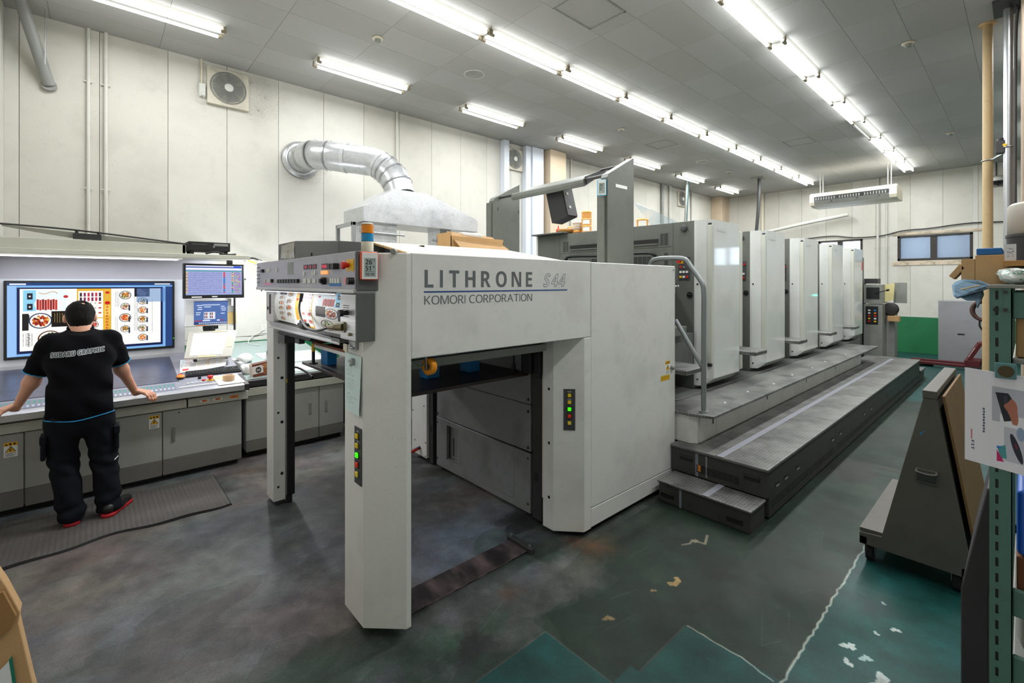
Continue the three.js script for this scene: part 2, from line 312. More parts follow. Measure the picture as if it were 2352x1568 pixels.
// floor
const FX0 = WN, FX1 = 5.6, FZ0 = WL, FZ1 = 0.6;
function floorPaint(x, sx, sz, ox, oz, near) {  // x: canvas, sx/sz px per metre, origin
  const px = (X) => (X - ox) * sx, pz = (Z) => (Z - oz) * sz;
  const rect = (a, b, c, d, col) => { x.fillStyle = col; x.fillRect(px(a), pz(c), px(b) - px(a), pz(d) - pz(c)); };
  const W = x.canvas.width, H = x.canvas.height;
  rect(-2, 17, -8, 6, 'rgb(86,87,91)');
  // old dark-green coat on the walkway
  x.fillStyle = 'rgb(22,38,27)';
  x.beginPath(); [[2.9, -1.98], [2.5, -1.98], [2.2, -1.9], [1.95, -1.88], [1.8, -1.8], [1.68, -1.7], [1.68, -0.6], [17, -0.6], [17, -1.98]].forEach(([a, b], i) => i ? x.lineTo(px(a), pz(b)) : x.moveTo(px(a), pz(b))); x.closePath(); x.fill();
  // blotches: repeated thin layers
  seed = near ? 1234 : 4321;
  const blob = (a, b, r, col, al, st = 1) => { const n = 40, p1 = rnd() * 6, p2 = rnd() * 6, p3 = rnd() * 6; x.globalAlpha = al; x.fillStyle = col; x.beginPath(); for (let i = 0; i <= n; i++) { const t = i / n * 6.283, q = r * (0.8 + 0.28 * Math.sin(2 * t + p1) + 0.2 * Math.sin(3 * t + p2) + 0.12 * Math.sin(7 * t + p3) + 0.16 * (rnd() - 0.5)); const X = px(a) + Math.cos(t) * q * sx * st, Z = pz(b) + Math.sin(t) * q * sz; i ? x.lineTo(X, Z) : x.moveTo(X, Z); } x.closePath(); x.fill(); x.globalAlpha = 1; };
  const N = near ? 900 : 500;
  for (let i = 0; i < N; i++) {
    const a = rr(ox, ox + W / sx), b = rr(oz, Math.min(-2.05, oz + H / sz)), r = Math.pow(rnd(), 2) * 0.45 + 0.02;
    if (b > -2.0) continue;
    blob(a, b, r, ['rgb(104,112,120)', 'rgb(58,54,56)', 'rgb(96,84,80)', 'rgb(108,124,124)', 'rgb(52,54,62)', 'rgb(84,96,88)', 'rgb(100,92,86)'][Math.floor(rnd() * 7)], i % 4 ? 0.08 + 0.12 * rnd() : 0.22 + 0.16 * rnd(), 1.8);
  }
  for (let i = 0; i < N * 0.7; i++) {
    const a = rr(ox, ox + W / sx), b = rr(-2.2, -0.7), r = Math.pow(rnd(), 2) * 0.3 + 0.02;
    blob(a, b, r, ['rgb(28,52,36)', 'rgb(18,26,20)', 'rgb(38,44,38)', 'rgb(20,48,28)', 'rgb(46,58,46)'][Math.floor(rnd() * 5)], 0.1 + 0.13 * rnd(), 1.5);
  }
  // bare worn strip by the delivery and dark oil spots
  for (const [a, b, r, c, al] of [[2.05, -1.85, 0.25, 'rgb(88,86,84)', 0.5], [1.6, -1.95, 0.3, 'rgb(80,76,72)', 0.5], [2.36, -2.45, 0.13, 'rgb(28,30,28)', 0.6], [2.3, -2.52, 0.1, 'rgb(26,28,26)', 0.5], [2.32, -3.66, 0.15, 'rgb(38,40,38)', 0.5], [2.4, -1.96, 0.12, 'rgb(98,60,36)', 0.35], [2.5, -1.88, 0.12, 'rgb(84,62,40)', 0.3], [1.75, -1.95, 0.06, 'rgb(92,60,44)', 0.4], [2.2, -1.86, 0.16, 'rgb(98,112,94)', 0.14], [2.05, -1.78, 0.12, 'rgb(96,108,92)', 0.12], [1.25, -1.9, 0.12, 'rgb(40,78,54)', 0.2], [1.35, -1.78, 0.1, 'rgb(30,32,32)', 0.45], [1.55, -1.85, 0.08, 'rgb(44,92,60)', 0.15], [5.3, -1.1, 0.3, 'rgb(20,22,22)', 0.4]]) for (let k = 0; k < 4; k++) blob(a + rr(-0.05, 0.05), b + rr(-0.04, 0.04), r, c, al * 0.5, 1.2);
  // teal paint fields, square to the hall
  const teal = 'rgb(15,64,60)';
  rect(1.23, 1.68, -1.61, 4.2, teal); rect(-0.7, 1.23, -1.2, 4.2, 'rgb(74,74,77)'); rect(1.0, 1.68, -1.2, 4.2, teal); rect(1.68, 1.82, -1.21, 4.2, teal); rect(1.82, 2.24, -1.16, 4.2, teal); rect(1.8, 17, -0.715, 4.2, teal); rect(9.0, 17, -1.2, 4.2, teal); rect(11.2, 17, -2.9, 4.2, teal);
  for (let i = 0; i < 260; i++) blob(rr(1.2, 16), rr(-0.9, 1.2), 0.02 + 0.25 * rnd() ** 2, ['rgb(22,78,80)', 'rgb(40,104,100)', 'rgb(24,70,70)'][i % 3], 0.12, 1.4);
  // re-cover the dark coat's inner corner after blotches
  // chipped white edge between the two coats
  x.strokeStyle = 'rgb(196,192,180)'; 
  const line = (pts, lw, al) => { x.globalAlpha = al; x.lineWidth = lw * sx; x.beginPath(); pts.forEach(([a, b], i) => i ? x.lineTo(px(a), pz(b)) : x.moveTo(px(a), pz(b))); x.stroke(); x.globalAlpha = 1; };
  let e = []; for (let a = 2.2; a < 3.9; a += 0.035) e.push([a, -0.715 + rr(-0.006, 0.007)]); line(e, 0.011, 0.75);
  e = []; for (let b = -1.16; b < -0.72; b += 0.03) e.push([2.245 + rr(-0.004, 0.004) + (b > -0.9 ? 0.0 - (b + 0.9) * 0.2 : 0), b]); line(e, 0.009, 0.7);
  x.strokeStyle = 'rgb(96,92,84)'; line([[1.23, -1.615], [1.68, -1.615], [1.68, -1.21]], 0.008, 0.5); line([[1.82, -1.165], [2.24, -1.165]], 0.008, 0.4);
  // chips and scratches showing bare white filler
  for (const [a, b, r, c] of [[2.7, -0.57, 0.03, 'rgb(200,200,196)'], [2.58, -0.55, 0.022, 'rgb(206,206,200)'], [2.67, -0.5, 0.025, 'rgb(170,186,184)'], [3.0, -0.44, 0.02, 'rgb(200,200,196)'], [2.55, -0.42, 0.05, 'rgb(196,198,194)'], [2.48, -0.38, 0.04, 'rgb(180,190,188)'], [3.2, -0.52, 0.012, 'rgb(200,200,196)'], [2.9, -0.5, 0.014, 'rgb(190,196,194)'], [2.51, -1.37, 0.035, 'rgb(180,146,92)'], [2.56, -1.38, 0.02, 'rgb(190,156,100)'], [1.99, -1.46, 0.025, 'rgb(150,120,80)'], [2.36, -1.42, 0.016, 'rgb(150,120,80)']]) { blob(a, b, r, c, 0.85, 1.2); }
  x.strokeStyle = 'rgb(168,156,138)'; line([[2.91, -1.54], [2.97, -1.51], [3.02, -1.52], [3.04, -1.44], [3.1, -1.46], [3.16, -1.48]], 0.018, 0.7); line([[3.0, -1.5], [3.05, -1.5]], 0.03, 0.6);
  x.strokeStyle = 'rgb(150,150,146)'; for (let i = 0; i < (near ? 160 : 30); i++) { const a = rr(ox, ox + W / sx), b = rr(-5, -0.6), t = rr(-0.5, 0.5), l = rr(0.03, 0.35); line([[a, b], [a + Math.cos(t) * l, b + Math.sin(t) * l]], 0.002 + 0.003 * rnd(), 0.25); }
  // fine grain
  const id = x.getImageData(0, 0, W, H), d = id.data;
  for (let j = 0; j < H; j++) for (let i = 0; i < W; i++) { const k = (j * W + i) * 4, n1 = fbm(i / W + 0.13 * fbm(i / W, j / H, 9, 2, 71), j / H, near ? 7 : 12, 5, 61), n2 = fbm(i / W, j / H, near ? 64 : 80, 3, 3), n3 = fbm(i / W, j / H, near ? 5 : 9, 3, 91); const Z = oz + (j + 0.5) / sz, bare = Z < -1.95 ? 1 : 0.6; const f = 1 + bare * 0.55 * (n1 - 0.5) + 0.5 * (n2 - 0.5) + 0.2 * (hash(i, j, 2) - 0.5), q = bare * (n3 - 0.5); d[k] *= f * (1 - 0.3 * q); d[k + 1] *= f * (1 - 0.02 * q); d[k + 2] *= f * (1 + 0.26 * q); }
  x.putImageData(id, 0, 0);
}
function floorMat(x0, x1, z0, z1, w, h, near) {
  const map = canvasTex(w, h, (x) => floorPaint(x, w / (x1 - x0), h / (z1 - z0), x0, z0, near));
  const rough = dataTex(512, (u, v) => 86 + 120 * fbm(u, v, 9, 5, near ? 41 : 42), { data: true });
  return phys(0xffffff, 1, { map, roughnessMap: rough, specularIntensity: 0.75, bumpMap: dataTex(256, (u, v) => 255 * fbm(u, v, 40, 4, 44), { data: true, size: 1 / 6 }), bumpScale: 0.0008 });
}
const floor = struct('floor');
mk('floor_slab', bx(WN - 0.2, WB + 0.2, -0.25, -0.006, WL - 0.2, WR + 0.2, 0), M.joint, floor);
function coat(x0, x1, z0, z1, mat) {
  const g = new THREE.BoxGeometry(x1 - x0, 0.006, z1 - z0); const p = g.attributes.position, uv = g.attributes.uv;
  for (let i = 0; i < p.count; i++) uv.setXY(i, p.getX(i) / (x1 - x0) + 0.5, 0.5 - p.getZ(i) / (z1 - z0));
  g.translate((x0 + x1) / 2, -0.003, (z0 + z1) / 2);
  mk('floor_coating', g, mat, floor, { uv: true });
}
coat(FX0, FX1, FZ0, FZ1, floorMat(FX0, FX1, FZ0, FZ1, 1500, 1792, true));
coat(FX1, WB, FZ0, FZ1, floorMat(FX1, WB, FZ0, FZ1, 1024, 780, false));
coat(FX0, WB, FZ1, WR, std(C(20, 78, 78), 0.5));

// columns and trunking on the left wall
function col(name, x0, x1, z1, mat, label) { const s = struct(name); mk('column', bx(x0, x1, 0, CEIL, WL, z1, 0.012), mat, s); return s; }
M.trunk = std(C(214, 220, 230), 0.45);
col('trim_1', 5.8, 5.93, WL + 0.13, M.trunk); col('trim_2', 6.38, 6.53, WL + 0.12, M.trunk); col('trim_3', 6.53, 6.85, WL + 0.16, M.trunk);
col('column_1', 6.92, 7.4, WL + 0.28, M.beige); col('trim_4', 7.42, 7.5, WL + 0.2, M.cream);
{ const s = struct('column_2'); mk('column', bx(WB - 0.55, WB, 0, CEIL, WL, WL + 0.35, 0.012), M.beige, s); }
{ const s = struct('column_3'); mk('column', bx(6.5, 6.95, 0, CEIL, -0.03, 0.55, 0.012), std(0xffffff, 0.6, 0, { map: dirty(172, 152, 134, 0.1, 97, 1.4) }), s); }
// ---------- ceiling lights ----------
M.tube = std(C(255, 255, 255), 0.5, 0, { emissive: new THREE.Color(0.98, 0.995, 1), emissiveIntensity: TUBE_GLOW });
M.enamel = std(C(232, 230, 222), 0.45);
M.sock = std(C(150, 140, 118), 0.5);
function fitting(label, group) {      // base at ceiling, along x, 1.24 long, width .2
  const t = thing('fluorescent_light', label, 'ceiling light', [0, CEIL, 0], group, { local: true });
  mk('housing', [ex([[-0.1, 0], [0.1, 0], [0.085, -0.03], [0.03, -0.055], [-0.03, -0.055], [-0.085, -0.03]], -0.62, 0.62, 'x', 0)], M.enamel, t);
  for (const z of [-0.075, 0.075]) {
    for (const s of [-1, 1]) mk('lamp_holder', [bx(s * 0.612 - 0.012, s * 0.612 + 0.012, -0.085, -0.02, z - 0.018, z + 0.018, 0.004), cy([s * 0.6, -0.075, z], [s * 0.575, -0.075, z], 0.017, 0.017, 12)], M.sock, t);
    const tb = mk('tube', cy([-0.585, -0.075, z], [0.585, -0.075, z], 0.0163, 0.0163, 8, true), M.tube, t);
    tb.castShadow = false;
  }
  const L = new THREE.RectAreaLight(new THREE.Color(0.97, 0.99, 1), TUBE_AREA, 1.16, 0.19);
  L.position.set(0, -0.1, 0); L.rotation.x = -Math.PI / 2; L.castShadow = true; L.name = 'light'; t.add(L);
  return t;
}
const ord = ['first', 'second', 'third', 'fourth', 'fifth', 'sixth', 'seventh', 'eighth', 'ninth', 'tenth', 'eleventh', 'twelfth'];
let f0 = null;
const placeFit = (x, z, label, group) => { if (!f0) { f0 = fitting(label, group); f0.position.set(x, CEIL, z); return f0; } const d = dup(f0, [x, CEIL, z], label); d.userData.group = group; return d; };
for (let k = -1; k < 10; k++) placeFit(2.52 + 1.2585 * k, -3.925, `twin-tube ceiling light in the continuous row above the press, ${ord[k + 1]} from the near end`, 'lights in the row above the press');  // nearest fitting is out of view, added to fill the front pillar and near floor
for (let k = 0; k < 9; k++) {
  const d = placeFit(3.79 + 1.2585 * k, -1.87, k === 5 ? 'twin-tube ceiling light above the walkway with one of its tubes unlit' : `twin-tube ceiling light in the continuous row above the walkway, ${ord[k]} from the near end`, 'lights in the row above the walkway');
  if (k === 5) { d.children.find((c) => c.name === 'tube').material = std(C(235, 236, 232), 0.4); d.children.find((c) => c.isLight).intensity = TUBE_AREA * 0.5; }
}
for (let k = -1; k < 6; k++) { const d = placeFit(2.61 + 2.2 * k, -5.79, `single twin-tube ceiling light near the panelled wall, ${ord[k + 1]} from the near end`, 'separate lights along the panelled wall'); d.children.find((c) => c.isLight).intensity = TUBE_AREA * 0.72; }
for (let k = -3; k < 3; k++) placeFit(7.9 + 2.2 * k, 0.19, k < 0 ? `added fill light, an unseen twin-tube fitting over the shelf side of the hall, ${ord[k + 3]} from the near end` : `separate twin-tube ceiling light beyond the brown column, ${ord[k]} from the near end`, 'separate lights on the shelf side');  // fittings nearer than the column are out of view, added to brighten the press side
// viewing lamp parts live with the console further down
// ---------- printing press: delivery ----------
const font = await new FontLoader().loadAsync('fonts/droid/droid_sans_bold.typeface.json');
const fontR = await new FontLoader().loadAsync('fonts/droid/droid_sans_regular.typeface.json');
// lettering as thin raised print: fits a box (x0..x1, y0..y1) on the +z face at z
// a plain upright for the capital I, as tall as the H
function bar(f) { const h = new TextGeometry('H', { font: f, size: 1, depth: 0.001, curveSegments: 2, bevelEnabled: false }); h.computeBoundingBox(); const y1 = h.boundingBox.max.y, w = f === font ? 0.2 : 0.1; return new THREE.BoxGeometry(w, y1, 0.001).translate(w / 2, y1 / 2, 0.0005); }
function lettering(text, f, x0, x1, y0, y1, z, spread = 0) {
  const gs = []; let pen = 0; const size = 1;
  for (const ch of text) {
    if (ch === ' ') { pen += 0.35; continue; }
    const g = ch === 'I' ? bar(f) : new TextGeometry(ch, { font: f, size, depth: 0.001, curveSegments: 5, bevelEnabled: false }); g.computeBoundingBox(); const b = g.boundingBox;
    g.translate(pen - b.min.x, 0, 0); pen += b.max.x - b.min.x + spread; gs.push(g);
  }
  const m = mergeGeometries(gs.map((g) => norm(g))); m.computeBoundingBox(); const b = m.boundingBox;
  m.scale((x1 - x0) / (b.max.x - b.min.x), (y1 - y0) / (b.max.y - b.min.y), 1); m.computeBoundingBox(); const q = m.boundingBox;
  return m.translate(x0 - q.min.x, y0 - q.min.y, z);
}
const DZ = -2.035, DT = 1.9;
const D = thing('press_delivery', 'tall off-white delivery end of the printing press with large grey lettering on its side', 'printing press', [1.0, 0, -3.08]);
// near front pillar: chamfered section
const pil = [[0.98, -2.41], [0.98, -2.185], [1.135, DZ], [1.16, DZ], [1.16, -2.41]];
mk('front_pillar', ex(pil, 0.045, DT, 'y', 0.006), M.white, D);
mk('pillar_foot', cy([1.07, 0, -2.25], [1.07, 0.05, -2.25], 0.05), M.dark, D);
// side cover above the opening, then the full-height side cover
const top1 = (x) => DT;
mk('side_panel', ex([[1.163, 1.374], [2.572, 1.374], [2.572, DT], [1.163, DT]], DZ - 0.04, DZ, 'z', 0.004), M.white, D);
mk('side_panel', ex([[2.577, 0.177], [3.735, 0.163], [3.735, DT - 0.003], [2.577, DT - 0.003]], DZ - 0.04, DZ, 'z', 0.004), M.white, D);
mk('kick_panel', ex([[2.577, 0.04], [3.735, 0.04], [3.735, 0.158], [2.577, 0.172]], DZ - 0.04, DZ, 'z', 0.003), M.white, D);
// rear pillar beside the pile, chamfered
mk('rear_pillar', ex([[2.357, -2.29], [2.357, -2.19], [2.503, DZ], [2.574, DZ], [2.574, -2.29]], 0.03, 1.372, 'y', 0.005), M.white, D);
const hole = (x, y, z, r, ax) => ax === 'x' ? cy([x - 0.001, y, z], [x + 0.004, y, z], r, r, 12) : cy([x, y, z - 0.004], [x, y, z + 0.001], r, r, 12);
each('hole', [1.01, 0.632, 0.253].map((y) => hole(2.357, y, -2.232, 0.011, 'x')), M.black, D);
each('base_plinth', [bx(2.6, 3.72, 0, 0.05, -4.1, -2.08, 0.003), bx(1.06, 1.16, 0, 0.05, -4.1, -3.95, 0.003)], M.dark, D);
// rear face of the pile bay: three stacked plates on x=2.4
M.bay = std(0xffffff, 0.45, 0.15, { map: dirty(132, 133, 134, 0.2, 57, 1.0, 0.01) });
mk('bay_plate', bx(2.405, 2.43, 0.845, 1.34, -3.735, -2.465), M.bay, D);
mk('bay_plate', bx(2.405, 2.43, 0.493, 0.841, -3.735, -2.465), M.bay, D);
{ const s = new THREE.Shape([[3.735, 0.035], [2.465, 0.035], [2.465, 0.476], [3.735, 0.489]].map((p) => new THREE.Vector2(...p)));
  s.holes.push(new THREE.Path([[3.57, 0.13], [3.37, 0.13], [3.37, 0.446], [3.57, 0.446]].map((p) => new THREE.Vector2(...p))));
  const g = new THREE.ExtrudeGeometry(s, { depth: 0.02, bevelEnabled: true, bevelSize: 0.002, bevelThickness: 0.002, bevelOffset: -0.002, bevelSegments: 1 }); g.rotateY(Math.PI / 2); g.translate(2.403, 0, 0);
  mk('bay_plate', g, M.bay, D);
  mk('sight_slot', [bx(2.45, 2.46, 0.1, 0.47, -3.6, -3.34, 0), bx(2.42, 2.45, 0.12, 0.132, -3.575, -3.365, 0), bx(2.42, 2.45, 0.444, 0.456, -3.575, -3.365, 0)], M.greyLight, D);
  each('slot_cut', [bx(2.446, 2.45, 0.16, 0.32, -3.525, -3.518, 0), bx(2.446, 2.45, 0.17, 0.32, -3.385, -3.378, 0)], M.black, D);
  mk('access_cover', bx(2.398, 2.404, 0.09, 0.45, -2.89, -2.645, 0.003), M.bay, D);
  const sc = []; for (const y of [0.88, 0.79, 0.52, 0.44, 0.1]) for (const z of [-2.49, -3.72]) sc.push(la([[0, -0.006], [0.008, -0.004], [0.011, 0], [0.011, 0.004], [0, 0.004]], [2.402, y, z], 'x', 10));
  for (const [y, z] of [[0.26, -2.77], [0.26, -2.99]]) sc.push(la([[0, -0.004], [0.005, 0], [0, 0.003]], [2.402, y, z], 'x', 8));
  each('screw', sc, M.black, D); }
// chain guides either side of the pile, far white post
mk('chain_guide', [bx(2.42, 2.5, 0.02, 1.36, -2.455, -2.44), bx(2.4, 2.5, 0.02, 1.36, -2.44, -2.345)], M.dark, D);
mk('chain_guide', [bx(2.4, 2.5, 0.02, 1.36, -3.87, -3.8), bx(2.43, 2.5, 0.02, 1.36, -3.79, -3.75)], M.dark, D);
each('guide_slot', [bx(2.397, 2.402, 0.3, 0.36, -2.42, -2.385, 0), bx(2.397, 2.402, 0.32, 0.38, -3.85, -3.82, 0), hole(2.4, 0.62, -2.4, 0.012, 'x'), hole(2.4, 0.25, -2.38, 0.008, 'x')], M.black, D);
mk('post_strip', bx(2.4, 2.44, 0.2, 1.36, -2.343, -2.33), M.cream, D);
mk('far_post', ex([[2.38, -4.16], [2.38, -3.88], [2.52, -3.88], [2.52, -4.16]], 0.05, 1.37, 'y', 0.004), M.white, D);
{ const h = []; for (const [y, z] of [[0.85, -3.92], [0.83, -4.1], [0.8, -3.9], [0.55, -3.93], [0.18, -4.1], [0.2, -3.9], [0.07, -3.9], [0.47, -4.14]]) h.push(hole(2.38, y, z, 0.008, 'x')); each('hole', h, M.black, D); }
// far front pillar
mk('front_pillar', [ex([[1.035, -4.13], [1.035, -3.945], [1.12, -3.945], [1.12, -4.13]], 0.03, 1.73, 'y', 0.004)], M.white, D);
mk('pillar_edge', bx(1.121, 1.134, 0.02, 1.45, -3.96, -3.945, 0.002), M.greyLight, D);
mk('chain_guide', [bx(1.136, 1.19, 0.06, 1.45, -3.98, -3.93), cy([1.15, 0.0, -3.95], [1.15, 0.06, -3.95], 0.025)], M.black, D);
each('hole', [0.727, 0.141, 1.16].map((y) => hole(1.07, y, -3.945, 0.009, 'z')).concat([0.65, 0.243, 1.0].map((y) => hole(1.097, y, -3.945, 0.012, 'z'))), M.black, D);
mk('sticker', bx(1.129, 1.145, 0.955, 0.985, -3.9455, -3.9442, 0), M.yellow, D);
mk('far_side_panel', [bx(1.14, 2.5, 1.36, DT, -4.16, -4.12, 0.004), bx(2.53, 3.735, 0.05, DT, -4.16, -4.12, 0.004)], M.white, D);
// inner crossbars, roof of the bay
mk('inner_rail', bx(1.17, 2.3, 1.285, 1.335, -2.24, -2.2, 0.004), M.greyLight, D);
mk('bay_roof', bx(1.14, 3.7, 1.72, 1.74, -4.1, -2.08, 0.002), M.dark, D);
mk('bay_back', bx(2.45, 2.5, 1.3, 1.72, -4.1, -2.1, 0.002), M.darkPanel, D);
mk('hoist_bracket', [bx(2.3, 2.42, 1.1, 1.32, -2.46, -2.36, 0.006), bx(2.33, 2.36, 1.07, 1.37, -2.36, -2.3, 0.004), cy([2.325, 1.29, -2.33], [2.335, 1.29, -2.33], 0.014, 0.014, 10), cy([2.325, 1.25, -2.33], [2.335, 1.25, -2.33], 0.014, 0.014, 10)], M.black, D);
mk('top_plate', bx(1.17, 3.735, DT - 0.03, DT - 0.005, -4.12, DZ - 0.04, 0.002), M.white, D);
mk('cap', cy([1.095, 1.905, -2.087], [1.079, 1.905, -2.07], 0.016, 0.014, 20), M.greyLight, D);
// lettering
const inkG = std(C(104, 108, 110), 0.5), inkB = std(C(38, 74, 140), 0.5);
mk('lettering', lettering('LITHRONE', font, 1.236, 1.998, 1.726, 1.819, DZ - 0.0004, 0.42), inkG, D, { plabel: 'large grey bold lettering' });
mk('underline', bx(1.232, 2.324, 1.701, 1.709, DZ - 0.001, DZ + 0.0006, 0), inkB, D, { plabel: 'thin blue line' });
mk('lettering', lettering('KOMORI CORPORATION', fontR, 1.234, 1.998, 1.64, 1.686, DZ - 0.0004, 0.1), inkG, D, { plabel: 'smaller grey lettering under the line' });
{ const t = canvasTex(512, 220, (x, w, h) => { x.clearRect(0, 0, w, h); x.strokeStyle = 'rgb(70,82,104)'; x.lineWidth = 6; x.font = 'italic bold 236px sans-serif'; x.textBaseline = 'alphabetic'; x.save(); x.scale(0.98, 1); x.strokeText('S', 14, 196); x.strokeText('4', 178, 196); x.strokeText('4', 330, 196); x.restore(); });
  mk('lettering', qd([2.085, 1.716, DZ + 0.0008], [2.325, 1.716, DZ + 0.0008], [2.325, 1.822, DZ + 0.0008], [2.085, 1.822, DZ + 0.0008]), std(0xffffff, 0.5, 0, { map: t, transparent: true }), D, { uv: true, plabel: 'outlined lettering' }); }
// warning labels, knob, lock
const warnTex = canvasTex(128, 192, (x, w, h) => { x.fillStyle = '#f4f4ee'; x.fillRect(0, 0, w, h); x.fillStyle = '#f0b400'; x.fillRect(0, 0, w, 46); x.fillStyle = '#111'; x.beginPath(); x.moveTo(10, 38); x.lineTo(24, 10); x.lineTo(38, 38); x.fill(); x.fillRect(50, 12, 22, 24); x.fillRect(88, 12, 22, 24); x.fillStyle = '#f0b400'; x.beginPath(); x.moveTo(16, 128); x.lineTo(64, 52); x.lineTo(112, 128); x.fill(); x.lineWidth = 6; x.strokeStyle = '#111'; x.stroke(); x.beginPath(); x.moveTo(70, 70); x.lineTo(54, 98); x.lineTo(68, 98); x.lineTo(58, 122); x.lineWidth = 7; x.stroke(); x.fillStyle = '#555'; for (let i = 0; i < 4; i++) x.fillRect(14, 140 + i * 12, 96 - (i % 2) * 20, 5); });
const warnMat = std(0xffffff, 0.5, 0, { map: warnTex });
mk('warning_label', qd([3.572, 0.975, DZ + 0.001], [3.646, 0.975, DZ + 0.001], [3.646, 1.09, DZ + 0.001], [3.572, 1.09, DZ + 0.001]), warnMat, D, { uv: true, plabel: 'white and yellow shock warning label' });
const yelTex = canvasTex(256, 80, (x, w, h) => { x.fillStyle = '#f2c010'; x.fillRect(0, 0, w, h); x.strokeStyle = '#8a6c00'; x.lineWidth = 3; x.strokeRect(4, 4, w - 8, h - 8); x.fillStyle = '#5a4800'; seed = 3; for (let r = 0; r < 2; r++) for (let i = 0; i < 11; i++) x.fillRect(22 + i * 20, 18 + r * 26, 8 + rnd() * 8, 16); });
mk('warning_label', qd([3.499, 0.929, DZ + 0.001], [3.643, 0.929, DZ + 0.001], [3.643, 0.973, DZ + 0.001], [3.499, 0.973, DZ + 0.001]), std(0xffffff, 0.5, 0, { map: yelTex }), D, { uv: true, plabel: 'yellow caution strip' });
mk('knob', la([[0, 0.03], [0.014, 0.028], [0.02, 0.02], [0.016, 0.0], [0, 0]], [3.672, 1.027, DZ], 'z', 18), M.greyLight, D);
mk('latch', [cy([3.74, 1.72, DZ - 0.01], [3.79, 1.72, DZ - 0.01], 0.008), cy([3.785, 1.72, DZ - 0.01], [3.8, 1.72, DZ - 0.01], 0.013), bx(3.735, 3.742, 1.66, 1.86, DZ - 0.03, DZ - 0.002, 0.002), cy([3.705, 1.865, DZ], [3.705, 1.865, DZ + 0.02], 0.006)], M.steel, D);
// push-button strips: plate > five keys
function keyStrip(label, pos, turn) {   // local: plate faces +z, 0.08 x 0.285
  const t = thing('push_button_strip', label, 'control panel', pos, 'push-button strips on the delivery pillars', { local: true, turn });
  mk('plate', bx(-0.04, 0.04, -0.142, 0.142, -0.002, 0.003, 0.001), M.darkPlate, t);
  const cols = [[238, 204, 20], [240, 208, 40], [110, 255, 40], [236, 60, 30], [240, 216, 60]];
  [0.1, 0.053, 0.005, -0.043, -0.09].forEach((y, i) => { mk('key_frame', bx(-0.017, 0.017, y - 0.017, y + 0.017, 0.003, 0.006, 0.001), i % 2 === 0 && i < 4 || i === 3 ? M.black : M.darkPlate, t); mk('key', bx(-0.012, 0.012, y - 0.012, y + 0.012, 0.005, 0.013, 0.002), i === 2 ? std(C(70, 210, 20), 0.4, 0, { emissive: C(60, 255, 10), emissiveIntensity: 0.7 }) : std(C(...cols[i]), 0.4), t); });
  const lt = canvasTex(96, 340, (x, w, h) => { x.clearRect(0, 0, w, h); x.fillStyle = '#cfd2d4'; x.font = 'bold 14px sans-serif'; x.textAlign = 'center'; [18, 78, 262].forEach((y) => { for (let q = 0; q < 3; q++) x.fillRect(34 + q * 11, y, 7, 8); }); x.fillStyle = '#000'; for (const [a, b] of [[8, 8], [88, 8], [8, 332], [88, 332], [8, 170], [88, 170]]) { x.beginPath(); x.arc(a, b, 4, 0, 7); x.fill(); } });
  mk('print', qd([-0.04, -0.142, 0.0036], [0.04, -0.142, 0.0036], [0.04, 0.142, 0.0036], [-0.04, 0.142, 0.0036]), std(0xffffff, 0.5, 0, { map: lt, transparent: true }), t, { uv: true });
  return t;
}
M.darkPlate = std(C(66, 68, 70), 0.5);
const kx = 2.357 + 0.11 * 0.688, kz = -2.19 + 0.11 * 0.726;
keyStrip('dark push-button strip with yellow, green and red keys on the pillar beside the warning labels', [kx - 0.0022, 0.877, kz + 0.0021], -Math.atan2(0.154, 0.146));
keyStrip('dark push-button strip on the nearest front pillar, under the pinned note', [0.9775, 0.885, -2.238], -Math.PI / 2);
